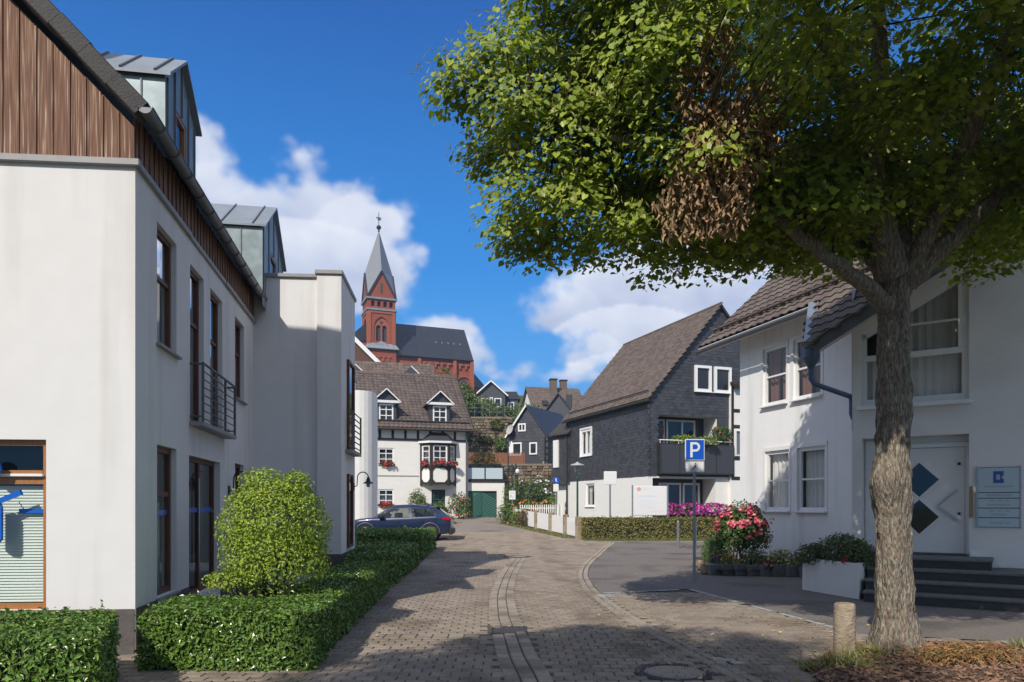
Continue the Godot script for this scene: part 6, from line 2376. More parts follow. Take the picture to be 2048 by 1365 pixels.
	for k in 2600:
		var dd := rng.randf_range(6.5, 13.0)
		var x := curve_x(KERB, dd) + rng.randf_range(-0.22, 0.3) + (0.13 if rng.randf() < 0.5 else -0.13)
		if k > 1500:
			x = rng.randf_range(0.4, 4.0)
			dd = snappedf(rng.randf_range(6.4, 9.2), 0.166)
		xf.append(Transform3D(Basis(UP, rng.randf() * TAU) * Basis(Vector3(1, 0, 0), rng.randf_range(-0.6, 0.6)) * rng.randf_range(0.25, 0.8), P(x, dd, -0.008)))
		cols.append(Color(0.07, 0.10, 0.025) * rng.randf_range(0.6, 1.5))
	var ws := many(self, "joint_weeds", bl.mesh(), M.leaf_soft, xf, cols)
	ws.set_meta("label", "tiny weeds growing in the paving joints")
	ws.set_meta("category", "weeds")

# ---------------------------------------------------------------- things in the street
func build_street_things():
	var m: MB
	# manholes
	var mh := thing("manhole_cover", "round iron manhole cover with a concrete middle in the paving", "manhole cover", P(1.61, 7.18), "manhole covers in the street")
	m = MB.new()
	m.lathe([[0.30, -0.03], [0.30, -0.006], [0.305, 0.0], [0.345, 0.0], [0.35, -0.006], [0.36, -0.006], [0.365, 0.001], [0.385, 0.001], [0.395, -0.004], [0.395, -0.03]], 40)
	var ring := part(mh, "iron_ring", m, M.iron, Transform3D(Basis(), P(1.61, 7.18)))
	for k in 16:
		m = MB.new()
		m.t = Transform3D(Basis(UP, TAU * k / 16), Vector3.ZERO)
		m.box(0.314, -0.002, -0.022, 0.34, 0.003, 0.022)
		part(ring, "lug", m, M.iron, Transform3D(Basis(), P(1.61, 7.18)))
	m = MB.new()
	m.lathe([[0.30, -0.012], [0.29, -0.008], [0.0, -0.007]], 40)
	part(mh, "concrete_middle", m, M.strip_stone, Transform3D(Basis(), P(1.61, 7.18)))
	var mh2 := copy_of(mh, P(0.18, 23.1), 0.0, "round iron manhole cover at the end of the drain channel")
	# drain grate
	var g := thing("drain_grate", "rectangular iron drain grate set in the channel of stones", "drain grate", P(-0.04, 9.55))
	m = MB.new()
	m.box(-0.24, -0.03, -0.26, 0.24, -0.02, 0.26)
	part(g, "sump", m, M.room)
	m = MB.new()
	for q in [[-0.24, -0.27, -0.205, 0.27], [0.205, -0.27, 0.24, 0.27], [-0.205, -0.27, 0.205, -0.235], [-0.205, 0.235, 0.205, 0.27]]:
		m.cham(q[0], -0.02, q[1], q[2], 0.004, q[3], 0.003)
	part(g, "grate_frame", m, M.iron)
	for k in 9:
		m = MB.new()
		m.cham(-0.205, -0.02, -0.222 + k * 0.05, 0.205, 0.0, -0.186 + k * 0.05, 0.003)
		part(g, "grate_bar", m, M.iron)
	# concrete bollard
	var b := thing("concrete_bollard", "weathered concrete bollard beside the lime tree", "bollard", P(3.59, 7.82))
	m = MB.new()
	m.lathe([[0.113, 0.0], [0.111, 0.3], [0.109, 0.55], [0.104, 0.575], [0.092, 0.588], [0.0, 0.592]], 28)
	part(b, "post", m, M.concrete)
	m = MB.new()
	m.lathe([[0.125, 0.0], [0.122, 0.015], [0.113, 0.02]], 28)
	part(b, "foot_collar", m, M.concrete_grey)
	# steel bollards
	var s := thing("steel_bollard", "slim steel bollard by the clipped hedge, on the information board side", "bollard", P(6.1, 26.6, rise(26.6)), "steel bollards at the forecourt")
	m = MB.new()
	m.lathe([[0.045, 0.0], [0.045, 0.98], [0.04, 0.995], [0.0, 1.0]], 14)
	part(s, "post", m, M.steel)
	m = MB.new()
	m.lathe([[0.08, 0.0], [0.08, 0.012], [0.045, 0.014]], 14)
	part(s, "base_plate", m, M.steel)
	copy_of(s, P(6.73, 26.6, rise(26.6)), 0.0, "slim steel bollard by the clipped hedge, on the rose bush side")
	# parking sign
	var p := thing("parking_sign", "blue parking sign with a white wheelchair plate on a grey pole", "sign", P(3.85, 15.3))
	m = MB.new()
	m.path([Vector3(0, 0, 0), Vector3(0, 3.02, 0)], 0.031, 12)
	part(p, "pole", m, M.galvanised)
	m = MB.new()
	m.lathe([[0.05, 0.0], [0.05, 0.03], [0.032, 0.035]], 12)
	part(p, "foot_collar", m, M.galvanised)
	var sf := Transform3D(Basis(UP, 0.06), P(3.85, 15.3) + Vector3(0, 0, 0.045))
	m = MB.new()
	m.cham(-0.21, 2.58, -0.012, 0.21, 3.03, 0.006, 0.006)
	var bp := part(p, "blue_plate", m, M.sign_white, sf)
	m = MB.new()
	m.box(-0.192, 2.598, 0.006, 0.192, 3.012, 0.009)
	part(bp, "blue_field", m, M.blue_sign, sf)
	var pl := PackedVector2Array()
	# the letter: a stem and a bowl
	m = MB.new()
	m.box(-0.10, 2.645, 0.009, -0.05, 2.965, 0.0115)
	var c := Vector2(0.01, 2.865)
	for k in 14:
		var a0 := -PI / 2 + PI * k / 14
		var a1 := -PI / 2 + PI * (k + 1) / 14
		var q := [Vector3(c.x + 0.1 * cos(a0), c.y + 0.1 * sin(a0), 0.0113), Vector3(c.x + 0.1 * cos(a1), c.y + 0.1 * sin(a1), 0.0113), Vector3(c.x + 0.052 * cos(a1), c.y + 0.052 * sin(a1), 0.0113), Vector3(c.x + 0.052 * cos(a0), c.y + 0.052 * sin(a0), 0.0113)]
		m.quad(q[0], q[1], q[2], q[3])
	m.box(-0.05, 2.917, 0.009, 0.01, 2.965, 0.0113)
	m.box(-0.05, 2.765, 0.009, 0.01, 2.813, 0.0113)
	part(bp, "letter_p", m, M.sign_white, sf)
	m = MB.new()
	m.cham(-0.205, 2.33, -0.012, 0.205, 2.565, 0.006, 0.006)
	var wp := part(p, "wheelchair_plate", m, M.sign_grey, sf)
	m = MB.new()
	m.box(-0.185, 2.35, 0.006, 0.185, 2.547, 0.009)
	part(wp, "white_field", m, M.sign_white, sf)
	m = MB.new()
	m.t = Transform3D(Basis(), Vector3(0.0, 2.34, 0.0))
	m.path([Vector3(0.012, 0.15, 0.0105), Vector3(0.012, 0.095, 0.0105)], 0.012, 6)
	m.path([Vector3(0.012, 0.095, 0.0105), Vector3(-0.035, 0.095, 0.0105), Vector3(-0.055, 0.03, 0.0105)], 0.008, 6)
	m.path([Vector3(0.008, 0.13, 0.0105), Vector3(-0.03, 0.125, 0.0105)], 0.005, 6)
	m.tube(Vector3(0.012, 0.175, 0.009), Vector3(0.012, 0.175, 0.0115), 0.014, 0.014, 12)
	var wheel := []
	for k in 17:
		wheel.append(Vector3(0.018 + 0.038 * cos(TAU * k / 16), 0.062 + 0.038 * sin(TAU * k / 16), 0.0095))
	m.path(wheel, 0.0035, 5)
	part(wp, "wheelchair_symbol", m, M.black_print, sf)
	m = MB.new()
	for y in [2.4, 2.5, 2.7, 2.92]:
		m.cham(-0.045, y, -0.06, 0.045, y + 0.03, -0.011, 0.004)
	part(p, "clamp", m, M.galvanised, sf)
	# planter
	var pt := thing("white_planter", "whitewashed concrete planter at the foot of the steps", "planter", P(5.9, 13.4))
	m = MB.new()
	var A := Vector2(5.64, -14.07)
	var B := Vector2(6.05, -12.62)
	var C := Vector2(6.66, -13.42)
	var D := Vector2(6.02, -14.5)
	m.t = Transform3D(Basis(Vector3(1, 0, 0), Vector3(0, 0, 1), Vector3(0, -1, 0)), Vector3.ZERO)
	m.prism(PackedVector2Array([A, B, C, D]), -0.52, 0.0)
	m.t = Transform3D()
	part(pt, "trough", m, M.render_white, Transform3D())
	m = MB.new()
	var rim := [A, B, C, D]
	for k in 4:
		var a: Vector2 = rim[k]
		var e: Vector2 = rim[(k + 1) % 4]
		var cc := (A + B + C + D) / 4
		var ai := a + (cc - a).normalized() * 0.13
		var ei := e + (cc - e).normalized() * 0.13
		m.quad(Vector3(a.x, 0.52, a.y), Vector3(e.x, 0.52, e.y), Vector3(e.x, 0.62, e.y), Vector3(a.x, 0.62, a.y))
		m.quad(Vector3(ei.x, 0.5, ei.y), Vector3(ai.x, 0.5, ai.y), Vector3(ai.x, 0.62, ai.y), Vector3(ei.x, 0.62, ei.y))
		m.quad(Vector3(a.x, 0.62, a.y), Vector3(e.x, 0.62, e.y), Vector3(ei.x, 0.62, ei.y), Vector3(ai.x, 0.62, ai.y))
	part(pt, "rim", m, M.render_white, Transform3D())
	m = MB.new()
	m.quad(Vector3(A.x, 0.545, A.y), Vector3(B.x, 0.545, B.y), Vector3(C.x, 0.545, C.y), Vector3(D.x, 0.545, D.y))
	part(pt, "soil", m, M.soil, Transform3D())
	# flower bed edging
	var ed := thing("flower_bed_edging", "row of dark concrete blocks edging the flower bed", "edging", P(5.8, 16.7))
	for k in 9:
		var q := Vector2(4.75, 17.0).lerp(Vector2(6.95, 16.42), k / 8.0)
		m = MB.new()
		m.cham(-0.138, 0, -0.06, 0.138, 0.25 + 0.012 * (k % 3), 0.06, 0.012)
		part(ed, "edging_block", m, M.concrete_grey, Transform3D(Basis(UP, 0.25), P(q.x, q.y)))
	for k in 3:
		var q := Vector2(4.66, 17.2).lerp(Vector2(5.0, 19.2), k / 2.0)
		m = MB.new()
		m.cham(-0.16, 0, -0.14, 0.16, 0.26, 0.14, 0.04)
		part(ed, "edging_stone", m, M.concrete, Transform3D(Basis(UP, 0.7 * k), P(q.x, q.y)))
	struct("flower_bed", sheet(FLOWERBED, 0.14), M.soil, "raised soil of the flower bed against the white house")
	# signs and lanterns by the hedge
	var nb := thing("small_notice_board", "small white square notice board on a grey post behind the hedge", "sign", P(4.4, 32.5, rise(32.5)))
	m = MB.new()
	m.path([Vector3(0, 0, 0), Vector3(0, 2.4, 0)], 0.04, 8)
	part(nb, "post", m, M.galvanised)
	m = MB.new()
	m.cham(-0.29, 2.33, 0.04, 0.29, 2.93, 0.07, 0.02)
	var nbp := part(nb, "board", m, M.sign_white)
	m = MB.new()
	m.box(-0.2, 2.40, 0.07, -0.02, 2.42, 0.072)
	m.box(-0.18, 2.78, 0.07, 0.2, 2.80, 0.072)
	m.box(-0.18, 2.70, 0.07, 0.16, 2.72, 0.072)
	part(nbp, "blurred_line", m, M.faint_light)
	var ib := thing("large_information_board", "large white information board with a pale red dot on two posts", "sign", P(6.1, 32.0, rise(32.0)))
	for x in [-0.78, 0.78]:
		m = MB.new()
		m.path([Vector3(x, 0, 0), Vector3(x, 2.32, 0)], 0.035, 8)
		part(ib, "post", m, M.galvanised)
	m = MB.new()
	m.cham(-0.74, 0.98, -0.02, 0.74, 2.28, 0.03, 0.015)
	var ibp := part(ib, "board", m, M.sign_white)
	m = MB.new()
	m.tube(Vector3(-0.5, 2.14, 0.03), Vector3(-0.5, 2.14, 0.033), 0.09, 0.09, 16)
	part(ibp, "red_dot", m, M.red_print)
	for t in [[-0.36, 0.0, 2.17, 0.05, 0], [-0.36, -0.1, 2.09, 0.04, 0], [-0.55, 0.3, 1.80, 0.07, 1], [-0.5, 0.1, 1.62, 0.04, 0], [-0.5, 0.3, 1.52, 0.04, 0], [-0.5, 0.2, 1.42, 0.04, 0], [-0.5, 0.25, 1.32, 0.04, 0], [0.0, 0.6, 1.14, 0.05, 2]]:
		m = MB.new()
		m.box(t[0], t[2], 0.03, t[1], t[2] + t[3], 0.032)
		part(ibp, "blurred_line", m, [M.faint_light, M.faint_blue, M.faint_red][t[4]])
	lantern(P(2.98, 33.0, rise(33.0)), 3.3, M.green_metal, "green street lantern with a flat shade by the slate house", 0)
	lantern(P(0.0, 45.0, rise(45)), 3.2, M.dark_metal, "black four-sided lantern above the small white sign", 1)
	lantern(P(0.35, 46.2, rise(46.2)), 3.0, M.dark_metal, "thin dark lamp post topped by a white globe", 2)
	lantern(P(-0.3, 56.4, rise(56.4)), 5.5, M.dark_metal, "tall black lantern in front of the rubble walls", 1)
	var ws := thing("small_white_sign", "small white sign plate on a pole below the black lantern", "sign", P(0.02, 44.7, rise(44.7)))
	m = MB.new()
	m.path([Vector3(0, 0, 0), Vector3(0, 1.95, 0)], 0.035, 8)
	part(ws, "pole", m, M.galvanised)
	m = MB.new()
	m.cham(-0.2, 1.22, 0.035, 0.2, 1.77, 0.06, 0.01)
	var wsp := part(ws, "plate", m, M.sign_white)
	m = MB.new()
	m.box(-0.13, 1.36, 0.06, -0.05, 1.5, 0.062)
	m.box(0.0, 1.36, 0.06, 0.1, 1.4, 0.062)
	m.box(-0.13, 1.62, 0.06, 0.12, 1.65, 0.062)
	part(wsp, "blurred_line", m, M.faint_grey)
	var bs := thing("blue_road_sign", "blue and white road sign on a pole at the garden fence", "sign", P(2.62, 43.2, rise(43.2)))
	m = MB.new()
	m.path([Vector3(0, 0, 0), Vector3(0, 2.6, 0)], 0.035, 8)
	part(bs, "pole", m, M.galvanised)
	m = MB.new()
	m.cham(-0.17, 2.28, 0.035, 0.17, 2.58, 0.055, 0.01)
	var bsp := part(bs, "blue_plate", m, M.blue_sign)
	m = MB.new()
	m.box(-0.03, 2.33, 0.055, 0.03, 2.55, 0.058)
	m.box(-0.03, 2.33, 0.055, 0.1, 2.36, 0.058)
	part(bsp, "white_bar", m, M.sign_white)
	m = MB.new()
	m.cham(-0.16, 1.75, 0.035, 0.16, 2.2, 0.055, 0.01)
	part(bs, "white_plate", m, M.sign_white)
	white_fence()

func lantern(at: Vector3, h: float, mat: Material, label: String, kind: int):
	var o := thing("street_lantern", label, "street lamp", at, "street lanterns")
	var m := MB.new()
	if kind == 2:
		m.lathe([[0.06, 0], [0.035, 0.5], [0.03, h - 0.2]], 8)
		part(o, "post", m, mat)
		m = MB.new()
		m.lathe([[0.0, h - 0.22], [0.12, h - 0.12], [0.14, h], [0.1, h + 0.1], [0.0, h + 0.14]], 10)
		part(o, "globe", m, M.white_plastic)
		return
	m.lathe([[0.09, 0], [0.08, 0.4], [0.05, 0.6], [0.045, h - 0.7], [0.07, h - 0.68], [0.03, h - 0.6], [0.03, h - 0.5]], 10)
	part(o, "post", m, mat)
	m = MB.new()
	if kind == 0:
		m.lathe([[0.05, h - 0.5], [0.11, h - 0.42], [0.13, h - 0.12]], 8)
		part(o, "lantern_glass", m, M.glass_green)
		m = MB.new()
		m.lathe([[0.32, h - 0.1], [0.31, h - 0.06], [0.1, h], [0.03, h + 0.06], [0.0, h + 0.07]], 14)
		m.lathe([[0.0, h - 0.09], [0.32, h - 0.1]], 14)
		part(o, "shade", m, M.sign_grey)
	else:
		m.lathe([[0.10, h - 0.5], [0.2, h - 0.1]], 4)
		part(o, "lantern_glass", m, M.glass_green)
		m = MB.new()
		for k in 4:
			var a := TAU * k / 4
			m.path([Vector3(0.1 * sin(a), h - 0.5, 0.1 * cos(a)), Vector3(0.2 * sin(a), h - 0.1, 0.2 * cos(a))], 0.014, 5)
		part(o, "lantern_frame", m, mat)
		m = MB.new()
		m.lathe([[0.25, h - 0.1], [0.24, h - 0.05], [0.08, h + 0.12], [0.03, h + 0.2], [0.0, h + 0.22]], 4)
		part(o, "cap", m, mat)

func white_fence():
	var o := thing("white_picket_fence", "white board fence with brown stone posts in front of the garden", "fence", P(1.6, 35.5, rise(35.5)))
	var a := Vector2(2.86, 31.25)
	var b := Vector2(0.17, 40.0)
	var m: MB
	var posts := [0.0, 0.16, 0.37, 0.60, 0.83, 1.0]
	for t in posts:
		var q := a.lerp(b, t)
		m = MB.new()
		var w := 0.11
		m.cham(-w, -0.1, -w, w, 0.98, w, 0.02)
		part(o, "stone_post", m, M.concrete, Transform3D(Basis(UP, 0.3), P(q.x, q.y, rise(q.y))))
	for k in 5:
		var p0 := a.lerp(b, posts[k])
		var p1 := a.lerp(b, posts[k + 1])
		var n := int(p0.distance_to(p1) / 0.105)
		for i in n:
			var q := p0.lerp(p1, (i + 0.5) / n)
			m = MB.new()
			var wd := 0.022 if k == 0 else 0.049
			m.box(-wd, 0.10, -0.012, wd, 0.88, 0.012)
			part(o, "picket", m, M.white_paint, Transform3D(Basis(UP, atan2(a.x - b.x, b.y - a.y) + PI / 2 + 0.0), P(q.x, q.y, rise(q.y))))
		for y in [0.25, 0.72]:
			m = MB.new()
			m.beam(P(p0.x + 0.04, p0.y, rise(p0.y) + y), P(p1.x + 0.04, p1.y, rise(p1.y) + y), 0.03, 0.06)
			part(o, "rail", m, M.white_paint, Transform3D())
	# cross fence behind
	var f := thing("low_garden_fence", "low white picket fence across the flower garden", "fence", P(1.7, 43.6, rise(43.6)))
	var ax := P(0.5, 43.4, rise(43.4))
	var bx := P(3.0, 43.8, rise(43.8))
	for i in 20:
		m = MB.new()
		m.box(-0.03, 0.0, -0.01, 0.03, 0.95, 0.01)
		part(f, "picket", m, M.white_paint, Transform3D(Basis(), ax.lerp(bx, i / 19.0)))
	for y in [0.3, 0.75]:
		m = MB.new()
		m.beam(ax + Vector3(0, y, -0.02), bx + Vector3(0, y, -0.02), 0.03, 0.05)
		part(f, "rail", m, M.white_paint, Transform3D())

# ---------------------------------------------------------------- the parked car
func loft(m: MB, rings: Array, skip = null):
	# a smooth skin over rings of points
	var nr := rings.size()
	var np: int = rings[0].size()
	var nn := []
	for i in nr:
		var row := []
		for j in np:
			var du: Vector3 = rings[mini(i + 1, nr - 1)][j] - rings[maxi(i - 1, 0)][j]
			var dv: Vector3 = rings[i][mini(j + 1, np - 1)] - rings[i][maxi(j - 1, 0)]
			row.append(du.cross(dv).normalized())
		nn.append(row)
	for i in nr - 1:
		for j in np - 1:
			if skip != null and skip.call(i, j):
				continue
			m.squad(rings[i][j], rings[i + 1][j], rings[i + 1][j + 1], rings[i][j + 1], nn[i][j], nn[i + 1][j], nn[i + 1][j + 1], nn[i][j + 1])

func build_car():
	var o := thing("parked_car", "dark blue compact crossover car parked behind the clipped hedge", "car", P(-4.75, 31.0, rise(31.0)))
	# x from the tail (to the right) forwards to the nose; y up; z across
	var st := [[0.00, 0.40, 0.78, 0.84, 0.66, 0.60], [0.05, 0.32, 0.94, 1.00, 0.80, 0.74], [0.20, 0.28, 1.00, 1.08, 0.87, 0.72], [0.58, 0.26, 1.03, 1.355, 0.905, 0.62], [0.70, 0.25, 1.02, 1.40, 0.91, 0.61], [1.1, 0.22, 0.995, 1.46, 0.915, 0.61], [1.65, 0.22, 0.965, 1.505, 0.92, 0.61], [1.72, 0.22, 0.96, 1.51, 0.92, 0.61], [2.35, 0.22, 0.94, 1.48, 0.92, 0.61], [2.80, 0.22, 0.935, 1.27, 0.92, 0.64], [3.28, 0.22, 0.94, 1.01, 0.92, 0.71], [3.36, 0.22, 0.93, 0.975, 0.915, 0.73], [3.8, 0.22, 0.89, 0.93, 0.91, 0.73], [4.12, 0.25, 0.80, 0.86, 0.87, 0.69], [4.36, 0.32, 0.66, 0.74, 0.74, 0.58], [4.45, 0.42, 0.60, 0.63, 0.56, 0.46]]
	var rings := []
	for s in st:
		var half := [Vector2(s[4] * 0.86, s[1]), Vector2(s[4] * 0.97, s[1] + 0.10), Vector2(s[4], lerpf(s[1], s[2], 0.5)), Vector2(s[4] * 0.985, s[2] - 0.10), Vector2(s[4] * 0.955, s[2]), Vector2(lerpf(s[4], s[5], 0.75), lerpf(s[2], s[3], 0.72)), Vector2(s[5], s[3] - 0.035), Vector2(s[5] * 0.82, s[3]), Vector2(s[5] * 0.4, s[3] + 0.012)]
		var ring := []
		for q in half:
			ring.append(Vector3(-s[0], q.y, q.x))
		for k in range(half.size() - 1, -1, -1):
			ring.append(Vector3(-s[0], half[k].y, -half[k].x))
		rings.append(ring)
	var np: int = rings[0].size()
	# side glass between stations 4..9, windscreen 8..10, rear window 2..3
	var is_glass := func(i, j):
		var side: bool = j == 4 or j == 12
		if side and i >= 4 and i <= 8 and i != 6:
			return true
		if j >= 6 and j <= 10 and (i == 8 or i == 9):
			return true
		if j >= 6 and j <= 10 and i == 2:
			return true
		return false
	var at := P(-2.54, 31.0, rise(31.0))
	var X := Transform3D(Basis(), at)
	var m := MB.new()
	loft(m, rings, is_glass)
	var c: Vector3 = Vector3(-0.0, 0.6, 0)
	for e in [0, rings.size() - 1]:
		for j in np - 1:
			if e == 0:
				m.tri(Vector3(-st[e][0], 0.6, 0), rings[e][j], rings[e][j + 1])
			else:
				m.tri(Vector3(-st[e][0], 0.5, 0), rings[e][j + 1], rings[e][j])
	part(o, "body", m, M.car_paint, X)
	var panes := {"side_window": [], "windscreen": [], "rear_window": []}
	for i in rings.size() - 1:
		for j in np - 1:
			if is_glass.call(i, j):
				var key := "side_window" if (j == 4 or j == 12) else ("windscreen" if i > 4 else "rear_window")
				panes[key].append([i, j])
	for key in panes:
		var byside := {}
		for q in panes[key]:
			var tag: String = str(q[1] == 4) + str(q[0] > 6) if key == "side_window" else "one"
			if not byside.has(tag):
				byside[tag] = MB.new()
			var i: int = q[0]
			var j: int = q[1]
			byside[tag].quad(rings[i][j], rings[i + 1][j], rings[i + 1][j + 1], rings[i][j + 1])
		for tag in byside:
			part(o, key, byside[tag], M.car_glass, X)
	# inside: seats and floor
	m = MB.new()
	m.box(-3.1, 0.3, -0.8, -0.5, 0.5, 0.8)
	for s in [[-1.35, -0.55], [-1.35, 0.05], [-2.3, -0.6], [-2.3, 0.1]]:
		m.cham(s[0] - 0.1, 0.5, s[1], s[0] + 0.08, 1.15, s[1] + 0.5, 0.04)
	part(o, "seats", m, M.car_trim, X)
	for sx in [[-0.86, "rear"], [-3.55, "front"]]:
		for sz in [-1, 1]:
			m = MB.new()
			var pr := []
			m.tube(Vector3(sx[0], 0.34, 0.70 * sz), Vector3(sx[0], 0.34, 0.925 * sz), 0.34, 0.33, 24)
			var wh := part(o, "wheel", m, M.rubber, X)
			m = MB.new()
			m.tube(Vector3(sx[0], 0.34, 0.92 * sz), Vector3(sx[0], 0.34, 0.93 * sz), 0.24, 0.235, 20)
			for k in 5:
				m.beam(Vector3(sx[0], 0.34, 0.935 * sz), Vector3(sx[0] + 0.23 * cos(TAU * k / 5), 0.34 + 0.23 * sin(TAU * k / 5), 0.935 * sz), 0.05, 0.02, Vector3(0, 0, 1))
			part(wh, "rim", m, M.steel, X)
			m = MB.new()
			var pts := []
			for k in 13:
				var a := PI * k / 12
				pts.append(Vector3(sx[0] + 0.40 * cos(a), 0.34 + 0.40 * sin(a), 0.915 * sz))
			m.path(pts, 0.028, 6)
			part(o, "wheel_arch", m, M.rail_metal, X)
	m = MB.new()
	m.cham(-0.36, 0.84, 0.70, 0.01, 0.97, 0.905, 0.03)
	part(o, "tail_light", m, M.tail_red, X)
	m = MB.new()
	m.cham(-0.36, 0.82, -0.895, 0.0, 0.95, -0.70, 0.03)
	part(o, "tail_light", m, M.tail_red, X)
	m = MB.new()
	m.cham(-0.76, 1.375, -0.58, -0.44, 1.40, 0.58, 0.01)
	part(o, "roof_spoiler", m, M.car_trim, X)
	m = MB.new()
	m.prism(PackedVector2Array([Vector2(-1.15, 1.46), Vector2(-0.95, 1.44), Vector2(-0.98, 1.55)]), -0.02, 0.02)
	part(o, "aerial_fin", m, M.car_paint, X)
	for sz in [-1, 1]:
		m = MB.new()
		m.cham(-3.02, 0.95, minf(0.93 * sz, 1.10 * sz), -2.78, 1.10, maxf(0.93 * sz, 1.10 * sz), 0.04)
		part(o, "mirror", m, M.car_trim, X)
		for hx in [-1.15, -2.15]:
			m = MB.new()
			m.path([Vector3(hx, 0.80, 0.925 * sz), Vector3(hx - 0.08, 0.805, 0.95 * sz), Vector3(hx - 0.2, 0.80, 0.925 * sz)], 0.014, 6)
			part(o, "door_handle", m, M.car_trim, X)
		m = MB.new()
		m.box(-3.1, 0.2, minf(0.86 * sz, 0.93 * sz), -1.3, 0.32, maxf(0.86 * sz, 0.93 * sz))
		part(o, "sill_cladding", m, M.car_trim, X)
	m = MB.new()
	m.cham(-0.12, 0.25, -0.8, 0.06, 0.5, 0.8, 0.05)
	part(o, "rear_bumper", m, M.car_trim, X)
	m = MB.new()
	m.cham(-4.42, 0.68, 0.45, -4.1, 0.76, 0.80, 0.03)
	part(o, "headlight", m, M.chrome, X)
# ---------------------------------------------------------------- leaves
func leaf_mesh(l: float, w: float, fold := 0.25, tip := 0.0) -> ArrayMesh:
	# a pointed leaf lying along -z, folded along its rib
	var m := MB.new()
	var h := w * fold
	var a := Vector3(0, 0, 0)
	var t := Vector3(0, -l * tip, -l)
	var b := Vector3(0, -l * tip * 0.3, -l * 0.5)
	var r := Vector3(w / 2, h, -l * 0.42)
	var q := Vector3(-w / 2, h, -l * 0.42)
	m.tri(a, r, b)
	m.tri(b, r, t)
	m.tri(a, b, q)
	m.tri(b, t, q)
	return m.mesh()

func heart_mesh(s: float) -> ArrayMesh:
	# a broad heart-shaped lime leaf with a drip tip
	var m := MB.new()
	var rim := [Vector3(0, 0, -0.10), Vector3(0.34, 0.08, 0.0), Vector3(0.52, 0.07, -0.38), Vector3(0.34, 0.02, -0.78), Vector3(0, -0.10, -1.12), Vector3(-0.34, 0.02, -0.78), Vector3(-0.52, 0.07, -0.38), Vector3(-0.34, 0.08, 0.0)]
	var c := Vector3(0, 0.0, -0.45)
	for i in rim.size():
		m.tri(c * s, rim[(i + 1) % rim.size()] * s, rim[i] * s)
	return m.mesh()

func facing(n: Vector3, up_bias: float, spread: float) -> Basis:
	# a leaf basis: its upper face about along n, its tip hanging outwards
	var y := (n + Vector3(rng.randfn(0, spread), rng.randfn(0, spread) + up_bias, rng.randfn(0, spread))).normalized()
	var z := Vector3(rng.randf_range(-1, 1), rng.randf_range(-1, 1), rng.randf_range(-1, 1))
	z = (z - y * z.dot(y)).normalized()
	var x := y.cross(z)
	return Basis(x, y, z)

func hedge(called: String, label: String, blocks: Array, density: float, leaf: Mesh, mat: Material, colour: Color, vary: float, seed_: int, at: Vector3, group := "clipped laurel hedges") -> Node3D:
	# blocks: [four corners (x, d), base, height]
	rng.seed = seed_
	var o := thing(called, label, "hedge", at, group)
	var xf := []
	var cols := []
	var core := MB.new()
	var n := FastNoiseLite.new()
	n.seed = seed_
	n.frequency = 1.6
	for b in blocks:
		var c := []
		var ci := []
		var mid := Vector2.ZERO
		for q in b[0]:
			mid += Vector2(q[0], q[1]) / 4.0
		for q in b[0]:
			var v := Vector2(q[0], q[1])
			c.append(P(v.x, v.y, b[1]))
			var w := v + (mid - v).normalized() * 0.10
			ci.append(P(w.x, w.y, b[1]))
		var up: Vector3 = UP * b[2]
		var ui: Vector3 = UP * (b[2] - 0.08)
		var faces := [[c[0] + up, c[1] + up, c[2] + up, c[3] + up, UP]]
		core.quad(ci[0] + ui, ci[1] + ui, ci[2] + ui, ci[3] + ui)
		for k in 4:
			var e: Vector3 = c[(k + 1) % 4] - c[k]
			var nn := Vector3(-e.z, 0, e.x).normalized()
			if nn.dot(c[k] - P(mid.x, mid.y, b[1])) < 0:
				nn = -nn
			faces.append([c[k], c[(k + 1) % 4], c[(k + 1) % 4] + up, c[k] + up, nn])
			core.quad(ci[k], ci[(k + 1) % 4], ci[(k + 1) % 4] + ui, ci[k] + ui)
		for f in faces:
			var area: float = ((f[1] - f[0]).cross(f[3] - f[0])).length()
			for i in int(area * density):
				var s := rng.randf()
				var t := rng.randf()
				var p: Vector3 = f[0].lerp(f[1], s).lerp(f[3].lerp(f[2], s), t)
				var bump := n.get_noise_3dv(p * 2.0) * 0.05
				p += f[4] * (bump + 0.015 - 0.10 * pow(rng.randf(), 2.0))
				if f[4] == UP and rng.randf() < 0.10:
					p += UP * rng.randf_range(0.0, 0.05)
				var bs := facing(f[4], 0.35, 0.55)
				xf.append(Transform3D(bs * rng.randf_range(0.65, 1.2), p))
				var g := rng.randf_range(1.0 - vary, 1.0 + vary)
				cols.append(Color(colour.r * g * rng.randf_range(0.85, 1.15), colour.g * g, colour.b * g))
	# stray shoots over the clipped top
	for b in blocks:
		for k in 26:
			var q := Vector2(b[0][0][0], b[0][0][1]).lerp(Vector2(b[0][1][0], b[0][1][1]), rng.randf()).lerp(Vector2(b[0][3][0], b[0][3][1]).lerp(Vector2(b[0][2][0], b[0][2][1]), rng.randf()), rng.randf())
			for i in 7:
				xf.append(Transform3D(facing(Vector3(rng.randfn(), 0.5, rng.randfn()), 0.2, 0.5) * rng.randf_range(0.6, 1.0), P(q.x, q.y, b[1] + b[2] + 0.018 * i)))
				cols.append(Color(colour.r, colour.g, colour.b))
	part(o, "dark_core", core, M.hedge_core, Transform3D())  # dark box in place of twigs, blocks light inside the hedge
	many(o, "foliage", leaf, mat, xf, cols)
	return o

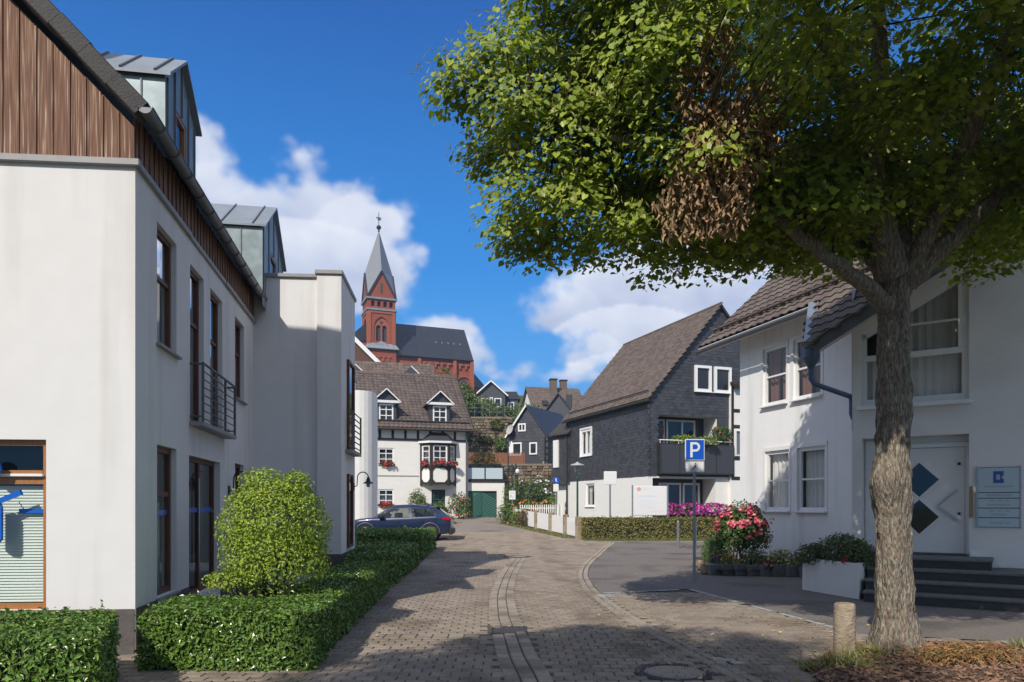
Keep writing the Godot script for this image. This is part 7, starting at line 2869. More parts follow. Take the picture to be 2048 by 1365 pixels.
func build_hedges():
	var laurel := leaf_mesh(0.060, 0.028, 0.2, 0.15)
	var green := Color(0.125, 0.215, 0.036)
	hedge("laurel_hedge", "glossy laurel hedge under the shop window", [[[[-6.6, 5.5], [-3.22, 5.6], [-3.84, 7.0], [-6.6, 6.9]], 0.0, 0.60]], 4200, laurel, M.leaf_gloss, green, 0.45, 1, P(-4.5, 6.2))
	hedge("laurel_hedge", "glossy laurel hedge in front of the round golden bush", [[[[-3.70, 7.2], [-1.98, 7.2], [-2.10, 8.5], [-4.0, 8.5]], 0.0, 0.55], [[[-2.75, 8.4], [-2.09, 8.4], [-2.40, 14.0], [-3.2, 14.0]], 0.0, 0.54]], 4200, laurel, M.leaf_gloss, green, 0.45, 2, P(-2.9, 8.2))
	hedge("laurel_hedge", "broad laurel hedge block in the building's shade past the golden bush", [[[[-3.3, 14.6], [-2.42, 14.4], [-2.55, 19.6], [-4.1, 19.6]], 0.0, 0.60]], 1200, leaf_mesh(0.1, 0.046, 0.2, 0.15), M.leaf_gloss, green, 0.45, 3, P(-3.5, 17.0))
	hedge("laurel_hedge", "laurel hedge hiding the wheels of the parked car", [[[[-4.6, 22.0], [-2.72, 21.8], [-2.82, 26.4], [-6.2, 26.4]], 0.0, 0.76]], 800, leaf_mesh(0.12, 0.055, 0.2, 0.15), M.leaf_gloss, green, 0.45, 4, P(-4.2, 24.0))
	hedge("beech_hedge", "olive brown clipped hedge behind the steel bollards", [[[[3.02, 30.7], [9.2, 30.7], [9.2, 31.3], [3.02, 31.3]], 0.12, 0.94]], 1100, leaf_mesh(0.085, 0.055, 0.15, 0.1), M.leaf_soft, Color(0.19, 0.175, 0.045), 0.55, 5, P(6, 31), "")

func bush(called: String, label: String, category: String, at: Vector3, blobs: Array, count: int, leaf: Mesh, mat: Material, colours: Array, seed_: int, opt := {}) -> Node3D:
	# blobs: [centre from the foot, radii, share]; leaves lie in a shell with an uneven surface
	rng.seed = seed_
	var o := thing(called, label, category, at, opt.get("group", ""))
	var xf := []
	var cols := []
	var n := FastNoiseLite.new()
	n.seed = seed_
	n.frequency = opt.get("lump", 1.8)
	var flowers := []
	var total := 0.0
	for b in blobs:
		total += b[2]
	for b in blobs:
		for i in int(count * b[2] / total):
			var d := Vector3(rng.randfn(), rng.randfn(), rng.randfn()).normalized()
			if d.y < -0.55 and rng.randf() < 0.7:
				d.y = -d.y
			var lump: float = 1.0 + n.get_noise_3dv(d * 1.7 + b[0]) * opt.get("uneven", 0.22)
			var r: float = lump * (1.0 - 0.45 * pow(rng.randf(), 1.8))
			var p: Vector3 = b[0] + Vector3(d.x * b[1].x, d.y * b[1].y, d.z * b[1].z) * r
			if p.y < 0.02:
				p.y = 0.02 + rng.randf() * 0.05
			xf.append(Transform3D(facing(d, opt.get("up", 0.3), opt.get("spread", 0.5)) * rng.randf_range(0.65, 1.2), at + p))
			var c: Color = colours[rng.randi() % colours.size()]
			var g := rng.randf_range(0.7, 1.3)
			cols.append(Color(c.r * g, c.g * g, c.b * g))
			if r > 0.9:
				flowers.append([at + p + d * 0.02, d])
	var m := MB.new()
	for k in opt.get("stems", 7):
		var b: Array = blobs[k % blobs.size()]
		var end: Vector3 = b[0] + Vector3(rng.randf_range(-0.5, 0.5) * b[1].x, 0.2 * b[1].y, rng.randf_range(-0.5, 0.5) * b[1].z)
		var foot := Vector3(rng.randf_range(-0.08, 0.08), 0, rng.randf_range(-0.08, 0.08)) + Vector3(b[0].x * 0.7, 0, b[0].z * 0.7)
		m.path([foot, foot.lerp(end, 0.5) + Vector3(0, 0.05, 0), end], [0.02, 0.014, 0.006], 5)
	part(o, "stems", m, M.twig)
	many(o, "foliage", leaf, mat, xf, cols)
	if opt.has("flowers"):
		var fx := []
		var fc := []
		for k in opt.flowers:
			var f: Array = flowers[rng.randi() % flowers.size()]
			if opt.get("high", 0.0) > 0.0:
				for q in 6:
					if f[0].y - at.y < opt.high:
						f = flowers[rng.randi() % flowers.size()]
			for q in opt.get("per", 1):
				var p: Vector3 = f[0] + Vector3(rng.randfn(), rng.randfn(), rng.randfn()) * opt.get("cluster", 0.0)
				fx.append(Transform3D(facing(f[1], 0.5, 0.5) * rng.randf_range(0.7, 1.2), p))
				var c: Color = opt.petals[rng.randi() % opt.petals.size()]
				var g := rng.randf_range(0.75, 1.2)
				fc.append(Color(c.r * g, c.g * g, c.b * g))
		many(o, "blossom", opt.blossom, M.petal, fx, fc)
	return o

func blossom_mesh(r: float, petals := 5) -> ArrayMesh:
	var m := MB.new()
	for k in petals:
		var a := TAU * k / petals
		var b := TAU * (k + 0.5) / petals
		var c := TAU * (k + 1) / petals
		m.quad(Vector3(0, 0, 0), Vector3(r * 0.7 * cos(c), r * 0.3, r * 0.7 * sin(c)), Vector3(r * cos(b), r * 0.35, r * sin(b)), Vector3(r * 0.7 * cos(a), r * 0.3, r * 0.7 * sin(a)))
	return m.mesh()

func build_plants():
	var privet := leaf_mesh(0.046, 0.024, 0.2, 0.1)
	bush("golden_privet_bush", "round golden green privet bush standing in the bed before the entrance", "bush", P(-2.98, 9.1), [[Vector3(0, 1.36, 0), Vector3(0.68, 0.62, 0.66), 1.0], [Vector3(0.04, 0.95, 0.08), Vector3(0.66, 0.42, 0.60), 0.6], [Vector3(-0.42, 0.72, 0.3), Vector3(0.36, 0.14, 0.28), 0.08], [Vector3(-0.15, 1.95, 0), Vector3(0.30, 0.16, 0.3), 0.05], [Vector3(0.3, 1.9, 0.1), Vector3(0.2, 0.18, 0.2), 0.04]], 21000, privet, M.leaf_soft, [Color(0.29, 0.39, 0.035), Color(0.20, 0.31, 0.035), Color(0.37, 0.45, 0.05)], 6, {"uneven": 0.16, "lump": 3.0, "stems": 10})
	# rose
	var rosel := leaf_mesh(0.075, 0.045, 0.2, 0.1)
	var pinks := [Color(0.80, 0.16, 0.22), Color(0.72, 0.11, 0.20), Color(0.85, 0.26, 0.26)]
	bush("pink_rose_bush", "tall pink rose bush growing against the white house corner", "bush", P(5.62, 17.6, 0.14), [[Vector3(0, 0.95, 0), Vector3(0.52, 0.6, 0.45), 1.0], [Vector3(-0.25, 0.75, 0.0), Vector3(0.4, 0.5, 0.4), 0.6], [Vector3(0.3, 0.7, 0.0), Vector3(0.35, 0.5, 0.35), 0.5]], 5200, rosel, M.leaf_soft, [Color(0.085, 0.160, 0.030), Color(0.060, 0.128, 0.027), Color(0.119, 0.192, 0.045)], 7, {"flowers": 42, "per": 12, "cluster": 0.055, "blossom": blossom_mesh(0.055), "petals": pinks, "high": 0.6, "uneven": 0.4})
	bush("box_bush", "low rounded green bush at the corner of the flower bed", "bush", P(5.05, 17.9, 0.10), [[Vector3(0, 0.35, 0), Vector3(0.36, 0.42, 0.4), 1.0]], 4200, privet, M.leaf_soft, [Color(0.119, 0.208, 0.030), Color(0.085, 0.160, 0.030)], 8)
	var low_group := "low flowers in the edged bed"
	var beds := [["yellow_flower_plant", "low yellow flowering plant behind the edging blocks", Vector2(6.3, 16.9), Vector3(0.42, 0.26, 0.25), [Color(0.170, 0.224, 0.045), Color(0.272, 0.272, 0.060)], [Color(0.62, 0.48, 0.07), Color(0.66, 0.58, 0.2)], 130],
		["yellow_flower_plant", "small orange yellow flowering plant at the bed's end stone", Vector2(5.12, 17.08), Vector3(0.2, 0.2, 0.18), [Color(0.170, 0.192, 0.045)], [Color(0.68, 0.40, 0.03), Color(0.62, 0.46, 0.05)], 70],
		["mixed_flower_plant", "low green plant dotted with pale blossoms below the rose", Vector2(5.65, 17.0), Vector3(0.36, 0.26, 0.22), [Color(0.119, 0.176, 0.038)], [Color(0.5, 0.42, 0.15), Color(0.55, 0.5, 0.4)], 40],
		["pink_flower_plant", "dark pink bedding flowers spilling over the edging blocks", Vector2(5.95, 16.75), Vector3(0.2, 0.12, 0.14), [Color(0.102, 0.144, 0.045)], [Color(0.42, 0.07, 0.13), Color(0.5, 0.16, 0.2)], 60],
		["pink_flower_plant", "mauve bedding flowers next to the whitewashed planter", Vector2(6.72, 16.55), Vector3(0.22, 0.14, 0.14), [Color(0.102, 0.144, 0.045)], [Color(0.45, 0.10, 0.16), Color(0.5, 0.2, 0.25)], 60],
		["purple_flower_plant", "purple bedding flowers at the street corner of the bed", Vector2(4.86, 17.25), Vector3(0.15, 0.16, 0.15), [Color(0.085, 0.144, 0.045)], [Color(0.22, 0.05, 0.2), Color(0.3, 0.1, 0.26)], 45]]
	var k := 0
	for b in beds:
		bush(b[0], b[1], "flowers", P(b[2].x, b[2].y, 0.12), [[Vector3(0, b[3].y * 0.8, 0), b[3], 1.0]], 1000, leaf_mesh(0.05, 0.03, 0.2), M.leaf_soft, b[4], 20 + k, {"flowers": b[6], "blossom": blossom_mesh(0.03), "petals": b[5], "group": low_group, "stems": 4})
		k += 1
	# planter planting
	var dk := [Color(0.060, 0.096, 0.030), Color(0.085, 0.128, 0.038), Color(0.136, 0.160, 0.045)]
	bush("planter_shrubs", "dark mixed planting with one red flower overflowing the whitewashed planter", "plants", P(6.05, 13.6, 0.52), [[Vector3(-0.22, 0.12, -0.35), Vector3(0.36, 0.26, 0.36), 1.0], [Vector3(0.1, 0.24, 0.1), Vector3(0.42, 0.34, 0.5), 1.4], [Vector3(0.2, 0.2, 0.5), Vector3(0.3, 0.28, 0.35), 0.8]], 5200, leaf_mesh(0.06, 0.034, 0.2), M.leaf_soft, dk, 31, {"flowers": 3, "per": 8, "cluster": 0.04, "blossom": blossom_mesh(0.035), "petals": [Color(0.5, 0.02, 0.03)], "uneven": 0.35})
	# long narrow grass in the planter
	var blade := leaf_mesh(0.34, 0.012, 0.1, 0.35)
	bush("planter_grass", "tuft of fine pale green grass at the planter's stair end", "plants", P(6.22, 13.15, 0.56), [[Vector3(0, 0.12, 0), Vector3(0.1, 0.12, 0.1), 1.0]], 340, blade, M.leaf_soft, [Color(0.221, 0.240, 0.075), Color(0.170, 0.208, 0.075)], 32, {"up": 0.6, "spread": 0.8})
	# grass and leaf litter round the tree foot
	litter()
	# petunias along the terrace of the slate house
	var mag := [Color(0.62, 0.05, 0.40), Color(0.70, 0.12, 0.50), Color(0.52, 0.03, 0.32)]
	var SR := frame(6.66, 35.0, 6.66 + 0.9409 * 8.0, 35.0 + 0.3387 * 8.0)
	for q in 3:
		var at := SR * Vector3(0.75 + q * 1.35, 1.15, 0.35)
		var tr := thing("flower_trough", "dark flower trough on the slate house terrace rail, " + ["at the information board", "middle one of three", "at the white house end"][q], "flower box", at, "terrace flower troughs")
		var tm := MB.new()
		tm.cham(-0.6, -0.12, -0.1, 0.6, 0.08, 0.1, 0.01)
		tm.box(-0.5, -1.0, -0.03, -0.44, -0.12, 0.03)
		tm.box(0.44, -1.0, -0.03, 0.5, -0.12, 0.03)
		part(tr, "trough", tm, M.dark_metal)
		bush("petunia_plant", "magenta petunias in the slate house terrace trough " + ["beside the information board", "between two other troughs", "towards the white house"][q], "flowers", at, [[Vector3(0, 0.2, 0.05), Vector3(0.72, 0.36, 0.3), 1.0]], 900, leaf_mesh(0.07, 0.045, 0.2), M.leaf_soft, [Color(0.085, 0.144, 0.045)], 40 + q, {"flowers": 620, "blossom": blossom_mesh(0.055), "petals": mag, "group": "terrace petunias", "stems": 4})
	bush("balcony_plants", "bright green trailing plants along the slate house balcony", "plants", SR * Vector3(2.2, 4.62, 0.25), [[Vector3(-0.4, 0.15, 0), Vector3(0.7, 0.3, 0.25), 1.0], [Vector3(0.7, 0.1, 0), Vector3(0.6, 0.28, 0.25), 0.8]], 1600, leaf_mesh(0.10, 0.06, 0.2), M.leaf_soft, [Color(0.221, 0.304, 0.045), Color(0.153, 0.240, 0.045)], 50, {"flowers": 20, "blossom": blossom_mesh(0.05), "petals": [Color(0.6, 0.12, 0.1), Color(0.7, 0.65, 0.6)]})
	bush("balcony_shrub", "taller dark shrub in a pot at the end of the balcony", "plants", SR * Vector3(4.0, 4.62, 0.1), [[Vector3(0, 0.5, 0), Vector3(0.55, 0.45, 0.35), 1.0]], 900, leaf_mesh(0.10, 0.06, 0.2), M.leaf_soft, [Color(0.076, 0.144, 0.038)], 51, {"flowers": 20, "blossom": blossom_mesh(0.05), "petals": [Color(0.55, 0.08, 0.05)]})
	# flower boxes of the half-timbered house
	var TH := frame(-10.7, 44.7, -2.85, 47.1)
	var reds := [Color(0.55, 0.02, 0.04), Color(0.6, 0.06, 0.10)]
	var spots := [[2.91, 4.08, 0.12, 1.0, "red geranium box under the upper window of the timbered house"], [2.91, 1.5, 0.12, 1.0, "red geranium box under the lower window of the timbered house"], [6.23, 4.16, 0.78, 1.0, "red geranium box on the front of the oriel"], [5.3, 4.16, 0.45, 0.5, "red geranium box on the slanting oriel side towards the small window"], [7.18, 4.16, 0.45, 0.5, "red geranium box on the slanting oriel side towards the downpipe"]]
	k = 0
	for s in spots:
		bush("geranium_box", s[4], "flower box", TH * Vector3(s[0], s[1] - 0.04, s[2]), [[Vector3(0, 0.14, 0), Vector3(s[3] * 0.5, 0.16, 0.13), 1.0]], 320, leaf_mesh(0.09, 0.07, 0.2), M.leaf_soft, [Color(0.085, 0.144, 0.038)], 60 + k, {"flowers": int(90 * s[3]), "blossom": blossom_mesh(0.065), "petals": reds, "group": "geranium boxes"})
		k += 1
	# shrubs by the doors, verges and the garden
	var gr := [Color(0.102, 0.160, 0.038), Color(0.136, 0.192, 0.045), Color(0.076, 0.128, 0.030)]
	var far_leaf := leaf_mesh(0.13, 0.085, 0.2)
	var sh := [
		["red_flower_shrub", "green shrub with red blossoms between the timbered house and garage", Vector2(-3.25, 45.2), Vector3(0.75, 0.8, 0.6), 0.8, gr, [Color(0.55, 0.03, 0.03)], 24],
		["front_door_shrub", "loose shrub growing beside the green house door", Vector2(-4.6, 45.0), Vector3(0.6, 0.55, 0.5), 0.5, gr, [Color(0.6, 0.5, 0.45)], 12],
		["wall_shrub", "thin shrub climbing the timbered house beside the parked car", Vector2(-5.9, 45.2), Vector3(0.6, 0.9, 0.4), 0.9, gr, [], 0],
		["street_corner_shrub", "bushy green shrub on the verge before the garage", Vector2(-0.15, 40.6), Vector3(0.75, 0.62, 0.6), 0.5, gr, [Color(0.6, 0.2, 0.05)], 14],
		["street_corner_shrub", "light green shrub on the verge next to the white fence", Vector2(0.55, 39.3), Vector3(0.6, 0.45, 0.5), 0.4, [Color(0.187, 0.240, 0.045), Color(0.136, 0.192, 0.045)], [], 0],
		["brown_shrub", "brownish faded shrub in front of the white fence", Vector2(0.95, 38.2), Vector3(0.75, 0.5, 0.5), 0.4, [Color(0.14, 0.09, 0.04), Color(0.10, 0.08, 0.035)], [], 0],
		["white_hydrangea", "large white flowering shrub in the garden behind the fence", Vector2(1.9, 47.5), Vector3(1.0, 1.1, 0.9), 1.5, gr, [Color(0.66, 0.66, 0.70), Color(0.6, 0.6, 0.68)], 220],
		["white_rose_shrub", "white flowering shrub behind the black lantern", Vector2(0.35, 48.5), Vector3(0.7, 0.7, 0.6), 1.7, gr, [Color(0.66, 0.66, 0.68)], 80],
		["orange_flower_clump", "clump of orange flowers in the middle of the garden", Vector2(0.95, 44.6), Vector3(0.6, 0.45, 0.4), 0.75, gr, [Color(0.62, 0.16, 0.02), Color(0.6, 0.24, 0.04)], 150],
		["salmon_flower_clump", "clump of salmon flowers at the garden's low picket fence", Vector2(2.0, 44.4), Vector3(0.6, 0.4, 0.4), 0.75, gr, [Color(0.5, 0.25, 0.1), Color(0.55, 0.33, 0.2)], 90],
		["dark_garden_shrub", "dark green shrub in the middle of the garden", Vector2(1.2, 46.4), Vector3(0.9, 1.0, 0.7), 1.3, [Color(0.051, 0.096, 0.022)], [], 0],
		["garden_shrub", "green shrub at the garage wall", Vector2(-0.1, 46.8), Vector3(0.5, 0.9, 0.5), 1.3, gr, [], 0],
		["garden_shrub", "green shrub beside the slate bay", Vector2(2.75, 46.2), Vector3(0.6, 0.7, 0.5), 0.8, [Color(0.153, 0.224, 0.045)], [], 0],
		["rust_leaved_shrub", "rust coloured shrub against the slate bay", Vector2(2.95, 49.0), Vector3(0.7, 0.8, 0.6), 2.2, [Color(0.16, 0.07, 0.04)], [], 0],
		["terrace_bush", "fresh green bush on the terrace over the garage", Vector2(-2.1, 54.0), Vector3(1.1, 0.6, 0.8), 3.9, [Color(0.136, 0.240, 0.045), Color(0.102, 0.192, 0.038)], [], 0],
		["dry_bank_shrub", "dry yellowish shrub at the foot of the lower stone wall", Vector2(1.6, 54.5), Vector3(1.3, 0.4, 0.6), 1.9, [Color(0.15, 0.13, 0.04), Color(0.170, 0.176, 0.045)], [], 0]]
	k = 0
	for s in sh:
		var opt := {"group": "shrubs about the garden and verges", "uneven": 0.4, "lump": 1.2}
		if s[7] > 0:
			opt.merge({"flowers": s[7], "blossom": blossom_mesh(0.09), "petals": s[6]})
		var base := rise(s[2].y)
		bush(s[0], s[1], "shrub", P(s[2].x, s[2].y, base), [[Vector3(0, s[4], 0), s[3], 1.0], [Vector3(s[3].x * 0.3, s[4] * 0.6, 0.1), s[3] * 0.8, 0.6]], 1500, far_leaf, M.leaf_soft, s[5], 80 + k, opt)
		k += 1
	# hillside: bushes over the upper wall and the tree between roof and church
	var big := leaf_mesh(0.26, 0.17, 0.2)
	var hb := [
		["hill_bush", "yellow green bush on the slope below the hilltop house", Vector2(-3.6, 76.0), Vector3(1.6, 1.4, 1.4), 1.2, [Color(0.238, 0.256, 0.060), Color(0.187, 0.224, 0.053)]],
		["hill_bush", "dense green bush below the windows of the hilltop house", Vector2(-2.3, 74.0), Vector3(1.3, 1.3, 1.2), 0.9, [Color(0.119, 0.176, 0.045), Color(0.085, 0.144, 0.038)]],
		["hill_bush", "low green bush at the end of the tall stone wall", Vector2(-0.9, 75.0), Vector3(1.1, 1.0, 1.0), 0.6, [Color(0.119, 0.160, 0.045)]],
		["hill_bush", "broad bush on the slope behind the dark cottage", Vector2(1.4, 80.0), Vector3(2.0, 1.3, 1.4), 0.5, [Color(0.136, 0.192, 0.045)]],
		["hill_tree", "leafy small tree between the tiled roof and the church", Vector2(-6.0, 64.0), Vector3(1.5, 2.8, 1.4), 5.6, [Color(0.102, 0.160, 0.033), Color(0.145, 0.208, 0.045)]],
		["hill_tree", "slender leafy tree standing before the church nave", Vector2(-4.7, 73.0), Vector3(1.1, 1.5, 1.1), 2.2, [Color(0.119, 0.192, 0.038), Color(0.085, 0.144, 0.030)]],
		["wall_bush", "green bush growing out of the tall stone wall", Vector2(-0.9, 69.5), Vector3(0.55, 0.5, 0.3), 1.6, [Color(0.119, 0.192, 0.045)]],
		["wall_bush", "grassy tuft hanging from the coping of the tall stone wall", Vector2(-1.5, 69.6), Vector3(0.5, 0.35, 0.2), 3.5, [Color(0.187, 0.192, 0.060)]],
		["wall_bush", "low growth at the middle of the tall stone wall", Vector2(-2.6, 69.6), Vector3(0.6, 0.2, 0.2), 2.0, [Color(0.153, 0.176, 0.053)]],
		["wall_bush", "ivy patch at the timbered roof end of the tall stone wall", Vector2(-4.3, 69.6), Vector3(0.3, 0.6, 0.2), 2.6, [Color(0.102, 0.144, 0.045)]]]
	k = 0
	for s in hb:
		var y := rise(s[2].y) if s[2].y > 70.5 or s[2].y < 69.0 else 5.9
		var tree: bool = s[0] == "hill_tree"
		bush(s[0], s[1], "tree" if tree else "bush", P(s[2].x, s[2].y, y), [[Vector3(0, s[4], 0), s[3], 1.0], [Vector3(s[3].x * 0.4, s[4] - s[3].y * 0.5, 0), s[3] * 0.75, 0.7], [Vector3(-s[3].x * 0.4, s[4] - s[3].y * 0.4, 0), s[3] * 0.7, 0.6]], 2200, big, M.leaf_soft, s[5], 120 + k, {"uneven": 0.5, "lump": 0.9, "group": "greenery on the hill"})
		k += 1
	# grass verge before the fence and under the hedge
	grass_strip()

func grass_strip():
	rng.seed = 300
	var bl := MB.new()
	bl.tri(Vector3(-0.012, 0, 0), Vector3(0.012, 0, 0), Vector3(0.006, 0.14, 0.04))
	var xf := []
	var cols := []
	for k in 5200:
		var x: float
		var d: float
		if k < 2600:
			d = rng.randf_range(30.25, 30.75)
			x = rng.randf_range(3.0, 9.3)
		else:
			d = rng.randf_range(31.5, 41.0)
			x = lerpf(2.6, -0.4, (d - 31.5) / 9.5) + rng.randf_range(-0.35, 0.25)
		xf.append(Transform3D(Basis(UP, rng.randf() * TAU) * Basis(Vector3(1, 0, 0), rng.randf_range(-0.6, 0.6)) * rng.randf_range(0.5, 1.2), P(x, d, rise(d) - 0.01)))
		var g := rng.randf_range(0.7, 1.4)
		cols.append(Color(0.16 * g, 0.17 * g, 0.05 * g))
	var o := many(self, "verge_grass", bl.mesh(), M.leaf_soft, xf, cols)
	o.set_meta("label", "dry grass verge along the hedge and white fence")
	o.set_meta("category", "grass")

func litter():
	rng.seed = 310
	var mulch := PackedVector2Array()
	for p in MULCH:
		mulch.append(Vector2(p[0], p[1]))
	var chip := MB.new()
	chip.box(-0.03, -0.004, -0.008, 0.03, 0.004, 0.008)
	var xf := []
	var cols := []
	while xf.size() < 5200:
		var q := Vector2(rng.randf_range(2.6, 8.0), rng.randf_range(5.8, 8.9))
		if not Geometry2D.is_point_in_polygon(q, mulch):
			continue
		xf.append(Transform3D(Basis.from_euler(Vector3(rng.randf_range(-0.5, 0.5), rng.randf() * TAU, rng.randf_range(-0.5, 0.5))).scaled_local(Vector3(rng.randf_range(0.4, 1.3), 1, rng.randf_range(0.5, 1.6))), P(q.x, q.y, 0.024 + rng.randf() * 0.02)))
		var g := rng.randf_range(0.5, 1.5)
		cols.append(Color(0.27 * g, 0.155 * g, 0.095 * g))
	var o := many(self, "bark_mulch", chip.mesh(), M.leaf_dead, xf, cols)
	o.set_meta("label", "bark chips covering the tree's bed")
	o.set_meta("category", "mulch")
	# dead drooping leaves and fresh grass tufts round the trunk
	var bl := leaf_mesh(0.13, 0.02, 0.2, 0.5)
	xf = []
	cols = []
	for k in 900:
		var c := [Vector2(4.75, 7.6), Vector2(5.0, 7.65), Vector2(4.5, 7.5)][rng.randi() % 3] as Vector2
		var q := c + Vector2(rng.randfn() * 0.22, rng.randfn() * 0.14)
		xf.append(Transform3D(facing(Vector3(rng.randfn(), 1.2, rng.randfn()), 0.2, 0.5) * rng.randf_range(0.5, 1.1), P(q.x, q.y, 0.05 + rng.randf() * 0.10)))
		var g := rng.randf_range(0.6, 1.4)
		cols.append((Color(0.36 * g, 0.19 * g, 0.08 * g) if rng.randf() < 0.75 else Color(0.18 * g, 0.16 * g, 0.05 * g)))
	var o2 := many(self, "wilted_leaves", bl, M.leaf_dead, xf, cols)
	o2.set_meta("label", "wilted brown leaf tufts at the foot of the lime tree")
	o2.set_meta("category", "leaves")
	var gb := leaf_mesh(0.16, 0.008, 0.2, 0.3)
	xf = []
	cols = []
	for k in 620:
		var c := [Vector2(3.55, 7.62), Vector2(3.78, 7.95), Vector2(3.95, 7.9), Vector2(3.3, 7.35), Vector2(3.0, 7.2), Vector2(3.5, 7.25), Vector2(5.8, 8.2)][rng.randi() % 7] as Vector2
		var q := c + Vector2(rng.randfn() * 0.10, rng.randfn() * 0.06)
		var up := Vector3(rng.randfn() * 0.5, 0.5, rng.randfn() * 0.5).normalized()
		var side := up.cross(Vector3(rng.randfn(), 0.01, rng.randfn())).normalized()
		xf.append(Transform3D(Basis(side, up.cross(side) * -1.0, -up * 1.0) * rng.randf_range(0.4, 1.2), P(q.x, q.y, 0.02)))
		var g := rng.randf_range(0.7, 1.4)
		cols.append(Color(0.24 * g, 0.24 * g, 0.08 * g))
	var o3 := many(self, "grass_tufts", gb, M.leaf_soft, xf, cols)
	o3.set_meta("label", "thin grass tufts round bollard and tree foot")
	o3.set_meta("category", "grass")

# ---------------------------------------------------------------- the lime tree
func trunk_mesh() -> MB:
	var n := FastNoiseLite.new()
	n.seed = 5
	n.frequency = 2.2
	n.fractal_octaves = 4
	var rings := []
	var H := 4.55
	var rows := 90
	var seg := 40
	for i in rows + 1:
		var h := H * i / rows
		var r := 0.192 + 0.14 * exp(-h / 0.22) - 0.022 * clampf((h - 0.3) / 1.2, 0, 1) - 0.012 * clampf((h - 1.6) / 2.4, 0, 1)
		r += 0.02 * exp(-pow((h - 1.95) / 0.3, 2.0)) + 0.05 * smoothstep(3.7, 4.5, h)
		var cx := -0.03 * sin(h * 1.1) - 0.045 * h / 4.5
		var cz := 0.03 * sin(h * 0.8 + 1.0)
		var ring := []
		for k in seg + 1:
			var a := TAU * (k % seg) / seg
			var dir := Vector3(cos(a), 0, sin(a))
			var q := Vector3(dir.x * 1.3, h * 0.55, dir.z * 1.3)
			var dr := 0.045 * n.get_noise_3dv(q * 1.3) + 0.028 * n.get_noise_3dv(Vector3(dir.x * 4.0, h * 1.6, dir.z * 4.0))
			dr += 0.09 * exp(-h / 0.22) * (0.5 + 0.5 * sin(a * 5.0 + 0.7))
			# the burl on the street side
			dr += 0.075 * exp(-pow((h - 1.93) / 0.17, 2.0)) * maxf(0.0, dir.dot(Vector3(-0.85, 0, 0.5))) 
			dr += 0.02 * exp(-pow((h - 2.75) / 0.12, 2.0)) * maxf(0.0, dir.dot(Vector3(0.3, 0, 0.95)))
			ring.append(Vector3(cx, h - 0.04, cz) + dir * (r + dr))
		rings.append(ring)
	var m := MB.new()
	var flipped := []
	for r in rings:
		var q: Array = r.duplicate()
		q.reverse()
		flipped.append(q)
	loft(m, flipped)
	return m

